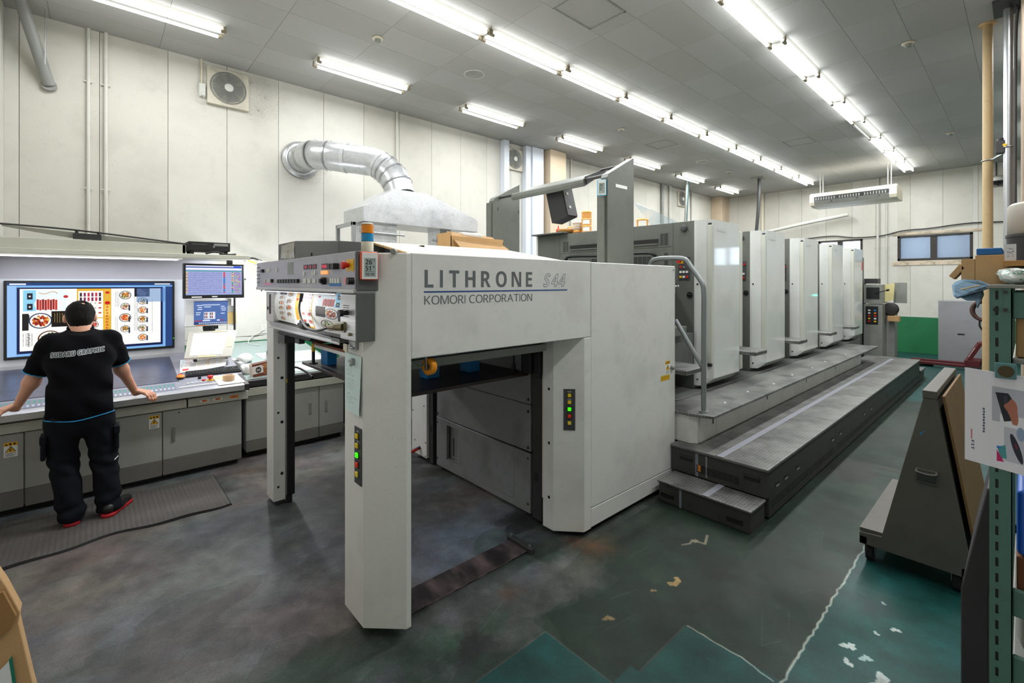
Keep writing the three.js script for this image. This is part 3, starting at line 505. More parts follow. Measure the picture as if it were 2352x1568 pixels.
// control head across the front
const CP = thing('control_head', 'wide grey control head across the press front with rows of keys and red digits', 'control panel', [0.95, 1.45, -3.1]);
mk('housing', bx(0.953, 1.06, 1.712, 1.905, -4.02, -2.19, 0.004), M.darkPanel, CP);
M.face = std(0xffffff, 0.4, 0.25, { map: dirty(172, 171, 182, 0.08, 171, 0.7) });
mk('fascia', bx(0.946, 0.955, 1.716, 1.902, -4.015, -2.205, 0.002), M.face, CP);
mk('front_edge', bx(0.936, 1.05, 1.7, 1.72, -4.0, -2.2, 0.003), M.brushed, CP);
{ const F = 0.946; // face x
  const k = (z, y, w, h, m, dpt = 0.006) => bx(F - dpt, F + 0.002, y - h / 2, y + h / 2, z - w / 2, z + w / 2, 0.0015);
  const whites = [[-3.7, 1.84], [-3.66, 1.84], [-3.483, 1.84], [-2.924, 1.804], [-2.775, 1.806], [-2.74, 1.806], [-2.925, 1.762], [-2.9, 1.762], [-2.845, 1.762], [-2.82, 1.762], [-2.765, 1.762], [-2.74, 1.762], [-3.78, 1.764], [-3.69, 1.765], [-3.65, 1.765], [-3.48, 1.764], [-2.5, 1.762], [-2.47, 1.762], [-2.435, 1.762], [-2.4, 1.762], [-2.345, 1.845]];
  whites.forEach(([z, y]) => mk('key', k(z, y, 0.021, 0.026), M.paper, CP));
  const blacks = [[-3.82, 1.84, 0.022], [-3.85, 1.84, 0.016], [-3.59, 1.766, 0.03]]; for (let i = 0; i < 8; i++) blacks.push([-3.43 + i * 0.056, 1.763, 0.04]);
  blacks.forEach(([z, y, w]) => mk('key', k(z, y, w, 0.024, 0, 0.014), M.black, CP));
  [-2.47, -2.42].forEach((z) => mk('rocker_switch', k(z, 1.836, 0.042, 0.03, 0, 0.03), M.black, CP));
  mk('rotary_switch', [cy([F, 1.762, -2.59], [F - 0.02, 1.762, -2.59], 0.02), bx(F - 0.032, F - 0.01, 1.75, 1.774, -2.605, -2.575, 0.004)], M.black, CP);
  mk('name_plate', bx(F - 0.001, F + 0.002, 1.805, 1.882, -3.247, -3.132, 0), M.greyLight, CP);
  const led = (z0, z1, y0, y1, txt) => { mk('display_window', bx(F - 0.002, F + 0.002, y0, y1, z0, z1, 0), M.darkPlate, CP); const t = canvasTex(128, 64, (x, w, h) => { x.fillStyle = '#3a1420'; x.fillRect(0, 0, w, h); x.fillStyle = '#ff2850'; x.font = 'bold 52px monospace'; x.textAlign = 'center'; x.fillText(txt, w / 2, 50, w - 10); }); mk('digits', qd([F - 0.0026, y0 + 0.003, z0 + 0.003], [F - 0.0026, y0 + 0.003, z1 - 0.003], [F - 0.0026, y1 - 0.003, z1 - 0.003], [F - 0.0026, y1 - 0.003, z0 + 0.003]), std(0x000000, 0.5, 0, { emissiveMap: t, emissive: 0xffffff, emissiveIntensity: 1.0 }), CP, { uv: true }); };
  led(-2.935, -2.865, 1.83, 1.858, '16'); led(-2.85, -2.79, 1.83, 1.858, '-2'); led(-2.775, -2.72, 1.83, 1.858, '-2'); led(-2.642, -2.542, 1.824, 1.856, '9500');
  mk('lit_key', k(-2.592, 1.807, 0.098, 0.02), std(C(240, 190, 130), 0.5, 0, { emissive: C(255, 150, 60), emissiveIntensity: 0.5 }), CP);
  mk('pink_lamp', cy([F, 1.76, -2.275], [F - 0.02, 1.76, -2.275], 0.017), std(C(236, 130, 140), 0.3), CP);
  mk('rotary_switch', cy([F, 1.76, -2.225], [F - 0.03, 1.76, -2.225], 0.017), M.black, CP);
  mk('emergency_stop', [la([[0, 0.04], [0.017, 0.039], [0.02, 0.033], [0.019, 0.024], [0.011, 0.014], [0.011, 0], [0, 0]], [F, 1.837, -2.27], 'x', 20).rotateZ(0)].map((g) => { g.translate(-F, 0, 0); g.scale(-1, 1, 1); const ix = g.index.array; for (let i = 0; i < ix.length; i += 3) { const t = ix[i]; ix[i] = ix[i + 2]; ix[i + 2] = t; } g.computeVertexNormals(); return g.translate(F, 0, 0); }), M.red, CP);
  mk('emergency_plate', bx(F - 0.004, F + 0.002, 1.808, 1.866, -2.296, -2.215, 0.001), M.yellow, CP);
  for (const [z0, z1, y, c] of [[-3.82, -3.62, 1.745, [226, 150, 190]], [-2.53, -2.37, 1.742, [70, 130, 200]]]) mk('tape_label', bx(F - 0.001, F + 0.002, y - 0.008, y + 0.008, z0, z1, 0), std(C(...c), 0.6), CP);
  const vs = []; for (let i = 0; i < 5; i++) vs.push(bx(0.952, 0.96, 1.755 + i * 0.028, 1.759 + i * 0.028, -4.022, -3.96, 0), bx(F - 0.006, F + 0.004, 1.754 + i * 0.028, 1.758 + i * 0.028, -4.0, -3.93, 0)); each('vent', vs, M.black, CP);
  const kp = canvasTex(1024, 128, (x, w, h) => { x.clearRect(0, 0, w, h); x.fillStyle = '#e6e8ea'; seed = 77; for (let i = 0; i < 90; i++) x.fillRect(20 + rnd() * 980, [14, 52, 76, 112][i % 4] + rnd() * 6, 4 + rnd() * 10, 2.5); });
  mk('print', qd([F - 0.0006, 1.718, -4.0], [F - 0.0006, 1.718, -2.21], [F - 0.0006, 1.9, -2.21], [F - 0.0006, 1.9, -4.0]), std(0xffffff, 0.5, 0, { map: kp, transparent: true }), CP, { uv: true });
}
// sample drum under the head with the printed sheet; side box
mk('side_box', [bx(0.955, 1.045, 1.465, 1.702, -2.395, -2.195, 0.004)], M.darkPanel, CP);
mk('box_cover', bx(0.948, 0.957, 1.47, 1.695, -2.388, -2.205, 0.002), M.brushed, CP);
{ const vs = []; for (let i = 0; i < 6; i++) vs.push(bx(0.9465, 0.949, 1.582 + i * 0.011, 1.586 + i * 0.011, -2.35, -2.28, 0)); each('vent', vs, M.black, CP); }
mk('valve_knob', [cy([0.95, 1.603, -2.3], [0.925, 1.603, -2.3], 0.012), cy([0.925, 1.603, -2.3], [0.905, 1.603, -2.3], 0.017)], M.black, CP);
mk('hose_fitting', [cy([0.95, 1.53, -2.34], [0.94, 1.53, -2.34], 0.03, 0.03, 6), cy([0.94, 1.53, -2.34], [0.915, 1.53, -2.37], 0.018), cy([0.915, 1.53, -2.37], [0.9, 1.527, -2.42], 0.014, 0.01), cy([0.95, 1.5, -2.26], [0.935, 1.5, -2.26], 0.008)], std(C(150, 142, 116), 0.35, 0.7), CP);
mk('left_bracket', [bx(0.955, 1.04, 1.475, 1.712, -3.79, -3.62, 0.004)], M.brushed, CP);
mk('bracket_slot', [bx(0.951, 0.956, 1.53, 1.67, -3.7, -3.675, 0), cy([0.95, 1.57, -3.72], [0.945, 1.57, -3.72], 0.012)], M.black, CP);
mk('hook', tu([[0.95, 1.7, -3.79], [0.945, 1.7, -3.86], [0.945, 1.69, -3.88], [0.945, 1.7, -3.89]], 0.003, 6), M.steel, CP);
mk('tray', [sheet([0.965, 1.44, -3.72], [0.965, 1.44, -2.535], [0.955, 1.462, -2.535], [0.955, 1.478, -3.72], 0.004), bx(0.955, 1.12, 1.43, 1.442, -3.72, -2.42, 0.002)].flat(2), M.brushed, CP);
mk('tray_end', ex([[0.957, 1.43], [1.1, 1.43], [1.1, 1.475], [0.957, 1.462]], -2.53, -2.42, 'z', 0.001), M.darkPanel, CP);
mk('tray_bed', sheet([0.958, 1.47, -3.68], [0.958, 1.47, -2.4], [1.06, 1.5, -2.4], [1.06, 1.5, -3.68], 0.003), M.dark, CP);
mk('lamp_bar', bx(0.99, 1.05, 1.69, 1.712, -3.66, -2.4, 0.003), M.darkPlate, CP);
mk('drum', bx(1.07, 1.14, 1.44, 1.72, -3.9, -2.42, 0.003), M.dark, CP);
CP.position.x -= 0.025; CP.position.z += 0.058;
// ---------- things in and on the delivery ----------
const MENU = (x, w, h) => {    // restaurant leaflet: dishes, price columns
  x.fillStyle = '#fbfaf6'; x.fillRect(0, 0, w, h); const X = (a) => a * w, Y = (b) => b * h; seed = 515;
  const dish = (a, b, r, cols, rim = '#222') => { x.fillStyle = rim; x.beginPath(); x.ellipse(X(a), Y(b), r * h * 1.08, r * h * 1.02, 0, 0, 7); x.fill(); x.fillStyle = '#f4f0ea'; x.beginPath(); x.ellipse(X(a), Y(b), r * h * 0.95, r * h * 0.9, 0, 0, 7); x.fill(); for (let i = 0; i < 60; i++) { const t = rnd() * 6.3, q = Math.sqrt(rnd()) * r * h * 0.7; x.fillStyle = cols[Math.floor(rnd() * cols.length)]; x.beginPath(); x.ellipse(X(a) + Math.cos(t) * q, Y(b) + Math.sin(t) * q, r * h * 0.17, r * h * 0.11, t, 0, 7); x.fill(); } };
  const lines = (a, b, n, len, st, col) => { x.fillStyle = col; for (let i = 0; i < n; i++) for (let k = 0; k < len; k++) x.fillRect(X(a + i * st), Y(b) + k * 6.2, 2 + rnd() * 3, 3 + rnd() * 2); };
  x.fillStyle = '#8fd2ee'; x.fillRect(X(0.02), Y(0.02), X(0.1), Y(0.34)); x.fillStyle = '#e8f4f8'; x.fillRect(X(0.1), Y(0.02), X(0.2), Y(0.34));
  x.strokeStyle = '#c8862c'; x.lineWidth = 5; x.beginPath(); x.moveTo(X(0.12), Y(0.06)); x.bezierCurveTo(X(0.17), Y(0.14), X(0.2), Y(-0.02), X(0.24), Y(0.08)); x.stroke();
  for (const [a, b] of [[0.045, 0.07], [0.045, 0.24], [0.025, 0.42]]) { x.fillStyle = '#181c2c'; x.fillRect(X(a), Y(b), X(0.035), Y(0.1)); x.fillStyle = '#f0ece4'; x.beginPath(); x.arc(X(a + 0.017), Y(b + 0.05), 8, 0, 7); x.fill(); }
  x.fillStyle = '#eef2f2'; x.beginPath(); x.ellipse(X(0.19), Y(0.25), X(0.1), Y(0.13), 0, 0, 7); x.fill();
  for (let i = 0; i < 8; i++) { x.fillStyle = ['#a01c16', '#c2301e', '#8c1410'][i % 3]; x.fillRect(X(0.105 + i * 0.017), Y(0.17 + (i % 2) * 0.01), X(0.014), Y(0.17)); }
  x.fillStyle = '#b83030'; x.beginPath(); x.ellipse(X(0.295), Y(0.13), 18, 14, 0, 0, 7); x.fill();
  x.fillStyle = '#151515'; x.fillRect(X(0.015), Y(0.4), X(0.04), Y(0.27)); dish(0.13, 0.52, 0.125, ['#8a1a10', '#c03818', '#5a1208', '#d87a30', '#b8481c', '#e8c860'], '#2c3a58');
  x.fillStyle = '#17120e'; x.fillRect(X(0.2), Y(0.37), X(0.12), Y(0.26)); lines(0.22, 0.4, 6, 16, 0.017, '#caa860'); 
  dish(0.19, 0.82, 0.13, ['#f0f0ec', '#4e8c2e', '#2f6a1c', '#d8d4b0', '#a02c1c', '#f0f0ec', '#6c3018'], '#5a3420'); lines(0.02, 0.72, 4, 20, 0.018, '#333'); x.fillStyle = '#222'; for (let i = 0; i < 8; i++) { x.fillRect(X(0.045) + (i % 2) * 5, Y(0.72 + i * 0.028), 20, 4); x.fillRect(X(0.05), Y(0.715 + i * 0.028), 4, 13); }
  x.fillStyle = '#e4b23c'; x.fillRect(X(0.37), Y(0.0), X(0.245), Y(1)); x.fillStyle = '#fdfbf2'; x.fillRect(X(0.38), Y(0.04), X(0.175), Y(0.92)); x.fillStyle = '#e4b23c'; x.fillRect(X(0.38), Y(0.5), X(0.175), Y(0.015));
  for (let r = 0; r < 2; r++) for (let i = 0; i < 6; i++) { x.fillStyle = i === 0 || i === 5 ? '#3a2436' : ['#c82c4c', '#7c2c54'][i % 2]; x.fillRect(X(0.39 + i * 0.027), Y(0.07 + r * 0.08), X(0.015), Y(0.065)); }
  for (let r = 0; r < 3; r++) for (let i = 0; i < 5; i++) { x.fillStyle = i === 4 ? '#b4482c' : '#8a8078'; x.beginPath(); x.ellipse(X(0.4 + i * 0.033), Y(0.25 + r * 0.085), 7 + (i === 4) * 6, 5 + (i === 4) * 3, 0, 0, 7); x.fill(); }
  for (let i = 0; i < 4; i++) { dish(0.41 + (i % 2) * 0.08, 0.62 + Math.floor(i / 2) * 0.2, 0.055, ['#c42c2c', '#8a1c3c', '#e06c4c']); }
  x.fillStyle = '#c81e1e'; x.beginPath(); x.ellipse(X(0.587), Y(0.07), 18, 12, 0, 0, 7); x.ellipse(X(0.587), Y(0.25), 22, 18, 0, 0, 7); x.fill(); x.fillStyle = '#f4cf62'; x.fillRect(X(0.567), Y(0.3), X(0.04), Y(0.17));
  x.strokeStyle = '#c82a1e'; x.lineWidth = 4; for (let i = 0; i < 12; i++) { const yy = Y(0.32 + i * 0.052), xx = X(0.573); x.beginPath(); x.moveTo(xx, yy); x.lineTo(xx + 24, yy); x.moveTo(xx + 12, yy - 9); x.lineTo(xx + (i % 2 ? 4 : 20), yy + 12); x.moveTo(xx + 3, yy + 9); x.lineTo(xx + 22, yy + (i % 3) * 4 + 5); x.stroke(); }
  const cols = [['#d06a22', '#8a3c14', '#e8b060', '#5a8c3c'], ['#b83c1c', '#e8d8c0', '#4e7a34'], ['#e07a30', '#c8401c', '#f0c878']];
  for (let i = 0; i < 4; i++) { dish(0.72, 0.12 + i * 0.2, i % 2 ? 0.06 : 0.075, cols[i % 3]); x.fillStyle = '#20283c'; if (i) x.fillRect(X(0.745), Y(0.1 + i * 0.2), X(0.012), Y(0.1)); }
  for (let i = 0; i < 5; i++) { dish(0.855, 0.23 + i * 0.165, 0.062, cols[(i + 1) % 3]); x.fillStyle = '#2c3648'; x.fillRect(X(0.885), Y(0.2 + i * 0.165), X(0.012), Y(0.09)); }
  lines(0.645, 0.06, 3, 26, 0.012, '#777'); lines(0.645, 0.5, 2, 30, 0.014, '#888'); lines(0.79, 0.16, 3, 60, 0.011, '#6c7484'); lines(0.93, 0.2, 1, 60, 0.012, '#667'); lines(0.68, 0.85, 2, 12, 0.014, '#777');
  x.fillStyle = '#1e1a26'; x.fillRect(X(0.79), Y(0.0), X(0.12), Y(0.15)); x.fillStyle = '#b8b0c8'; for (let i = 0; i < 3; i++) x.fillRect(X(0.81), Y(0.02 + i * 0.03), X(0.04 + 0.02 * i), 4); x.strokeStyle = '#a89cc0'; x.lineWidth = 3; x.beginPath(); x.arc(X(0.84), Y(0.115), 9, 0, 7); x.moveTo(X(0.87), Y(0.12)); x.arc(X(0.865), Y(0.115), 9, 0, 7); x.stroke();
};
const menuTex = canvasTex(1100, 640, MENU);
const menuFlip = menuTex.clone(); menuFlip.wrapS = THREE.RepeatWrapping; menuFlip.repeat.set(-1, 1); menuFlip.offset.set(1, 0); menuFlip.needsUpdate = true;
{ const f = (t, u, v) => { t.x -= 0.022 * Math.sin(v * Math.PI); };
  const t = mk('printed_sheet', qd([0.962, 1.49, -3.58], [0.962, 1.474, -2.34], [0.962, 1.7, -2.34], [0.962, 1.705, -3.58], 2, 12, f), std(0xffffff, 0.5, 0, { map: menuFlip, side: THREE.DoubleSide }), scene, { uv: true });
  tag(t, 'printed menu sheet with bowls of food curved under the grey control head', 'printed sheet'); }
{ const L = new THREE.RectAreaLight(new THREE.Color(0.93, 0.95, 1), 26, 0.04, 1.2); L.position.set(0.9, 1.685, -2.97); L.lookAt(0.96, 1.56, -2.97); L.castShadow = true; L.name = 'inspection_light';
  const g = thing('inspection_lamp', 'slim strip lamp under the control head lighting the curved menu sheet', 'lamp', [0.905, 1.698, -2.97]); mk('housing', bx(0.89, 0.915, 1.696, 1.702, -3.6, -2.36, 0.001), M.dark, g); mk('lamp_tube', bx(0.893, 0.912, 1.692, 1.6965, -3.57, -2.37, 0.001), std(C(250, 250, 255), 0.4, 0, { emissive: C(240, 244, 255), emissiveIntensity: 3 }), g); scene.add(L); }
mk('air_hose', [tu([[0.9, 1.527, -2.42], [0.9, 1.508, -2.51], [0.9, 1.497, -2.61], [0.9, 1.504, -2.75], [0.91, 1.543, -2.866], [0.92, 1.606, -2.936], [0.93, 1.655, -2.945]], 0.007, 8, 40), cy([0.93, 1.64, -2.944], [0.935, 1.695, -2.93], 0.011)], M.black, scene, { label: 'black hose curling from the brass fitting up in front of the menu sheet', cat: 'hose' }).position.set(-0.025, 0, 0.058);
{ const t = thing('clamp', 'small clear clamp on the edge of the metal tray, below the menu sheet', 'clamp', [0.93, 1.49, -2.96]); mk('jaw', bx(0.93, 0.96, 1.49, 1.52, -3.06, -2.98), M.plastic, t); mk('lever', [bx(0.915, 0.97, 1.488, 1.508, -2.98, -2.89), cy([0.93, 1.505, -2.95], [0.93, 1.525, -2.95], 0.012)], M.black, t); }
{ const t = thing('suction_bracket', 'black sheet guide bracket hanging under the metal tray near the far pillar', 'bracket', [1.1, 1.35, -3.7]); mk('plate', ex([[-3.95, 1.36], [-3.83, 1.39], [-3.15, 1.40], [-3.2, 1.36], [-3.7, 1.355]], 1.06, 1.2, 'x', 0.003), M.black, t); mk('block', [bx(1.04, 1.12, 1.30, 1.36, -3.85, -3.68), cy([1.08, 1.33, -3.7], [1.08, 1.38, -3.7], 0.012)], M.dark, t); mk('ring', new THREE.TorusGeometry(0.018, 0.004, 8, 18).rotateY(Math.PI / 2).translate(1.06, 1.30, -3.9), M.steel, t); mk('lug', bx(1.05, 1.09, 1.325, 1.36, -3.47, -3.38), M.black, t); }
{ const t = thing('guide_post', 'short black post with a yellow tape band standing on the dark pile board', 'post', [1.33, 1.09, -3.92]); mk('post', cy([1.33, 1.09, -3.92], [1.33, 1.3, -3.92], 0.013), M.black, t); mk('tape_band', cy([1.33, 1.19, -3.92], [1.33, 1.255, -3.92], 0.0145), M.yellow, t); mk('foot', cy([1.33, 1.09, -3.92], [1.33, 1.098, -3.92], 0.035), M.black, t); }
{ M.board = std(0xffffff, 0.45, 0, { map: dataTex(512, (u, v) => { const n = fbm(u * 0.5, v, 8, 5, 3); return [40 + 34 * n, 34 + 26 * n, 34 + 24 * n]; }, { size: 1.4 }) });
  mk('pile_board', bx(1.29, 2.38, 1.068, 1.09, -4.08, -2.46, 0.002), M.board, scene, { label: 'dark stained pile board raised in the delivery bay, carrying blue blocks', cat: 'board' });
  const B = (x0, x1, z0, z1, h, l) => mk('foam_block', bx(x0, x1, 1.09, 1.09 + h, z0, z1, 0.006), M.blue, scene, { label: l, cat: 'block', group: 'blue blocks on the pile board' });
  B(1.69, 1.79, -2.85, -2.745, 0.17, 'blue block on the pile board right behind the hanging roll of orange tape'); B(2.04, 2.146, -2.855, -2.745, 0.17, 'blue block on the pile board nearest the right pillar'); B(1.375, 1.455, -3.88, -3.74, 0.15, 'blue block on the pile board beside the post with the yellow band'); B(1.33, 1.44, -3.28, -3.14, 0.14, 'blue block half hidden behind the pinned note');
  mk('joggle_rod', [cy([2.33, 1.09, -2.57], [2.33, 1.3, -2.57], 0.008), cy([2.33, 1.1, -2.57], [2.33, 1.15, -2.57], 0.014), cy([2.33, 1.09, -2.57], [2.33, 1.1, -2.57], 0.03)], M.black, scene, { label: 'thin black rod standing on the pile board near the right pillar', cat: 'rod' });
  mk('paddle', [tu([[1.2, 1.065, -3.985], [1.2, 1.075, -3.9], [1.2, 1.07, -3.7], [1.2, 1.05, -3.55]], 0.009, 6, 20)], M.black, scene, { label: 'black cable arched across the gap between far pillar and pile board', cat: 'cable' }); }
{ const t = thing('wooden_tray', 'brown wooden tray with a white front edge under the control head', 'tray', [1.28, 1.24, -3.35]); mk('front_edge', bx(1.28, 1.3, 1.243, 1.268, -3.76, -2.85), M.paper, t); const bw = std(C(128, 78, 52), 0.7); mk('rim', [bx(1.28, 1.3, 1.268, 1.285, -3.76, -2.85), bx(1.28, 1.65, 1.268, 1.36, -3.77, -3.75), bx(1.28, 1.65, 1.268, 1.36, -2.86, -2.84)], bw, t); mk('bottom', bx(1.3, 1.66, 1.25, 1.262, -3.75, -2.86), std(C(70, 44, 34), 0.8), t); mk('back', bx(1.64, 1.66, 1.26, 1.36, -3.75, -2.86), bw, t); }
{ // tape roll on a hook under the side cover
  const t = thing('tape_roll', 'roll of orange masking tape hanging under the lettered side cover', 'tape', [1.26, 1.33, -2.12]);
  const p = [1.237, 1.328, -2.1];
  const ring = la([[0.02, -0.014], [0.044, -0.014], [0.044, 0.014], [0.02, 0.014], [0.02, -0.014]], [0, 0, 0], 'y', 32); ring.rotateZ(Math.PI / 2); ring.rotateY(0.22); ring.translate(1.305, 1.312, -2.1); mk('tape', ring, std(C(244, 154, 22), 0.55), t);
  mk('core', la([[0.017, -0.013], [0.02, -0.013], [0.02, 0.013], [0.017, 0.013]], [0, 0, 0], 'y', 24).rotateZ(Math.PI / 2).rotateY(0.22).translate(1.305, 1.312, -2.1), M.cardboard, t);
  mk('hook', [bx(1.279, 1.285, 1.295, 1.38, -2.106, -2.092, 0.001), cy([1.279, 1.312, -2.1], [1.329, 1.312, -2.1], 0.006)], M.steel, t);
  mk('loose_end', sheet([1.18, 1.36, -2.13], [1.275, 1.33, -2.11], [1.275, 1.33, -2.085], [1.18, 1.36, -2.1], 0.0006, 8, 1, (q, u) => { q.y -= 0.022 * Math.sin(u * 3.1); }), std(C(170, 205, 180), 0.6), t); }
{ // pinned note and clips on the near pillar
  const nt = canvasTex(160, 256, (x, w, h) => { x.fillStyle = '#cfe2e0'; x.fillRect(0, 0, w, h); x.strokeStyle = 'rgba(70,90,100,.8)'; x.lineWidth = 1.6; seed = 12; for (let i = 0; i < 17; i++) { const y = 62 + i * 10.5; if (i % 6 === 4) continue; let a = 8 + rnd() * 14; while (a < 60 + rnd() * 90) { x.beginPath(); x.moveTo(a, y); x.lineTo(a + 2 + rnd() * 6, y - 3 + rnd() * 5); x.stroke(); a += 6 + rnd() * 5; } } });
  const m = mk('note', qd([0.973, 1.092, -2.39], [0.973, 1.1, -2.2], [0.973, 1.384, -2.195], [0.973, 1.392, -2.39], 6, 8, (q, u, v) => { q.x -= 0.012 * (1 - v) * u * u + 0.003 * Math.sin(u * 5); q.y -= 0.012 * (1 - v) * u; }), std(0xffffff, 0.8, 0, { map: nt, side: THREE.DoubleSide }), scene, { uv: true, label: 'pale green handwritten note hanging on the nearest front pillar', cat: 'note' });
  mk('magnet_clip', [bx(0.955, 0.972, 1.335, 1.37, -2.29, -2.268, 0.003), bx(0.953, 0.964, 1.35, 1.36, -2.315, -2.29, 0.003), bx(0.95, 0.96, 1.33, 1.345, -2.285, -2.272, 0.002)], M.steel, scene, { label: 'metal clip holding the pale green note', cat: 'clip' });
  const t = thing('magnet_bracket', 'metal clip with bent paper tags under the grey side box', 'clip', [0.97, 1.41, -2.3]); mk('plate', [bx(0.962, 0.978, 1.415, 1.46, -2.3, -2.24, 0.003), bx(0.95, 0.965, 1.42, 1.43, -2.29, -2.25, 0.003)], M.steel, t); mk('tag', [bx(0.945, 0.953, 1.405, 1.44, -2.35, -2.3, 0.002), bx(0.94, 0.948, 1.4, 1.42, -2.32, -2.29, 0.002)], M.cream, t); }
function thermo(label, w, h, d, pos, turn, caseM, lines, tilt = 0) {    // local: faces +z
  const t = thing('thermometer', label, 'thermometer', pos, null, { local: true, turn });
  mk('case', bx(-w / 2, w / 2, -h / 2, h / 2, -d, 0, Math.min(0.012, d * 0.45)), caseM, t);
  mk('bezel', bx(-w * 0.43, w * 0.43, -h * 0.46, h * 0.46, -0.002, 0.002, 0.0015), M.paper, t);
  const tex = canvasTex(128, 192, (x, W, H) => { x.fillStyle = '#aab4ae'; x.fillRect(0, 0, W, H); x.fillStyle = '#20262a'; x.textBaseline = 'alphabetic'; x.font = 'bold 70px sans-serif'; x.fillText(lines[0], 12, 66, 76); x.fillText(lines[1], 12, 130, 70); x.font = 'bold 28px sans-serif'; x.fillText('\u00b0C', 90, 32, 32); x.fillText('%', 92, 100); x.fillRect(8, 138, 112, 3); x.font = 'bold 40px sans-serif'; x.fillText(lines[2], 10, 180, 106); });
  mk('display', qd([-w * 0.32, -h * 0.38, 0.0024], [w * 0.32, -h * 0.38, 0.0024], [w * 0.32, h * 0.28, 0.0024], [-w * 0.32, h * 0.28, 0.0024]), std(0xffffff, 0.3, 0, { map: tex }), t, { uv: true });
  return t;
}
thermo('orange-framed digital thermometer on the near end of the control head', 0.088, 0.137, 0.022, [0.978, 1.832, -2.106], -0.12, std(C(232, 84, 40), 0.4), ['26', '51', '10:19']);
{ // signal tower
  const t = thing('signal_tower', 'signal tower with amber and blue lenses above the control head', 'signal light', [1.054, 1.9, -2.3]);
  const q = (y0, y1, r) => la([[0, y0], [r, y0], [r, y1], [0, y1]], [1.054, 0, -2.3], 'y', 24);
  const rib = (y0, y1) => { const p = [[0, y0]]; for (let i = 0; i <= 12; i++) p.push([0.0315 - (i % 2) * 0.0012, y0 + (y1 - y0) * i / 12]); p.push([0, y1]); return la(p, [1.054, 0, -2.3], 'y', 28); };
  mk('base', [q(1.9, 1.966, 0.031), q(1.9, 1.91, 0.038)], M.cream, t);
  mk('lens', rib(1.967, 2.008), phys(C(14, 140, 196), 0.25, { transmission: 0.15, thickness: 0.01 }), t, { plabel: 'blue lens' });
  mk('lens', rib(2.009, 2.053), phys(C(238, 140, 10), 0.25, { transmission: 0.15, thickness: 0.01 }), t, { plabel: 'amber lens' });
  mk('top_cap', la([[0, 2.064], [0.024, 2.063], [0.031, 2.058], [0.0315, 2.054], [0, 2.054]], [1.054, 0, -2.3], 'y', 24), M.cream, t); }
{ const t = thing('grey_cabinet_box', 'grey sloped instrument box standing on the control head', 'instrument box', [1.1, 1.905, -3.1]);
  mk('body', ex([[-3.68, 1.905], [-2.55, 1.905], [-2.55, 1.985], [-3.3, 2.035], [-3.68, 2.035]], 1.0, 1.28, 'x', 0.003), M.darkPanel, t);
  mk('clear_cover', sheet([0.998, 1.925, -3.62], [0.998, 1.92, -3.31], [0.998, 2.03, -3.31], [0.998, 2.02, -3.6], 0.004, 6, 4, (q, u, v) => { q.x += 0.003 * Math.sin(u * 9) * Math.cos(v * 7); }), std(C(176, 172, 164), 0.25, 0.2), t);
  mk('frame_strip', bx(0.994, 1.0, 1.907, 1.92, -3.66, -3.3), M.greyLight, t); mk('keyhole', cy([0.999, 1.93, -2.98], [0.995, 1.93, -2.98], 0.01), M.black, t); }
mk('small_carton', [bx(1.05, 1.14, 1.905, 2.0, -3.78, -3.7), sheet([1.05, 2.0, -3.78], [1.05, 2.0, -3.7], [1.03, 2.03, -3.7], [1.03, 2.03, -3.77], 0.002)], M.cardboard, scene, { label: 'small brown carton behind the grey instrument box on the control head', cat: 'carton' });
{ // raised top sheet of the delivery
  const t = thing('delivery_hood', 'broad ivory top cover lying over the delivery with a dark open front', 'machine cover', [1.9, 1.9, -3.0]);
  M.ivory = std(C(238, 228, 206), 0.5);
  mk('top_sheet', [sheet([1.22, 1.998, -2.62], [2.3, 2.0, -2.62], [2.3, 2.0, -3.9], [1.22, 1.998, -3.9], 0.006), sheet([1.22, 1.905, -2.16], [2.45, 1.905, -2.16], [2.3, 2.0, -2.62], [1.22, 1.998, -2.62], 0.004), sheet([2.3, 2.0, -2.62], [2.62, 1.945, -2.62], [2.62, 1.945, -3.9], [2.3, 2.0, -3.9], 0.004), sheet([2.45, 1.905, -2.16], [2.62, 1.91, -2.4], [2.62, 1.945, -2.62], [2.3, 2.0, -2.62], 0.004)], M.ivory, t);
  mk('front_lip', [beam([1.22, 1.993, -3.9], [1.22, 1.993, -2.62], 0.02, 0.012), beam([1.22, 1.993, -2.62], [1.22, 1.91, -2.2], 0.02, 0.012)], M.wood, t);
  mk('inner_box', [bx(1.5, 1.52, 1.9, 1.985, -3.9, -2.5), bx(1.22, 2.5, 1.896, 1.9, -3.9, -2.2)], M.black, t); }
{ const t = thing('open_carton', 'open cardboard carton with a raised flap on the ivory cover', 'carton', [2.35, 2.0, -3.1]);
  mk('walls', [bx(2.06, 2.6, 2.0, 2.13, -3.2, -3.195, 0), bx(2.06, 2.065, 2.0, 2.15, -3.2, -3.0, 0), bx(2.06, 2.6, 2.0, 2.12, -3.005, -3.0, 0), bx(2.595, 2.6, 2.0, 2.1, -3.2, -3.0, 0)], M.cardboard, t);
  mk('flap', sheet([2.1, 2.03, -2.93], [2.62, 2.035, -2.95], [2.54, 2.145, -3.08], [2.06, 2.16, -3.06], 0.004), M.cardboard, t); mk('paper_inside', [bx(2.2, 2.42, 2.12, 2.165, -3.17, -3.05, 0.02)], M.paper, t); }
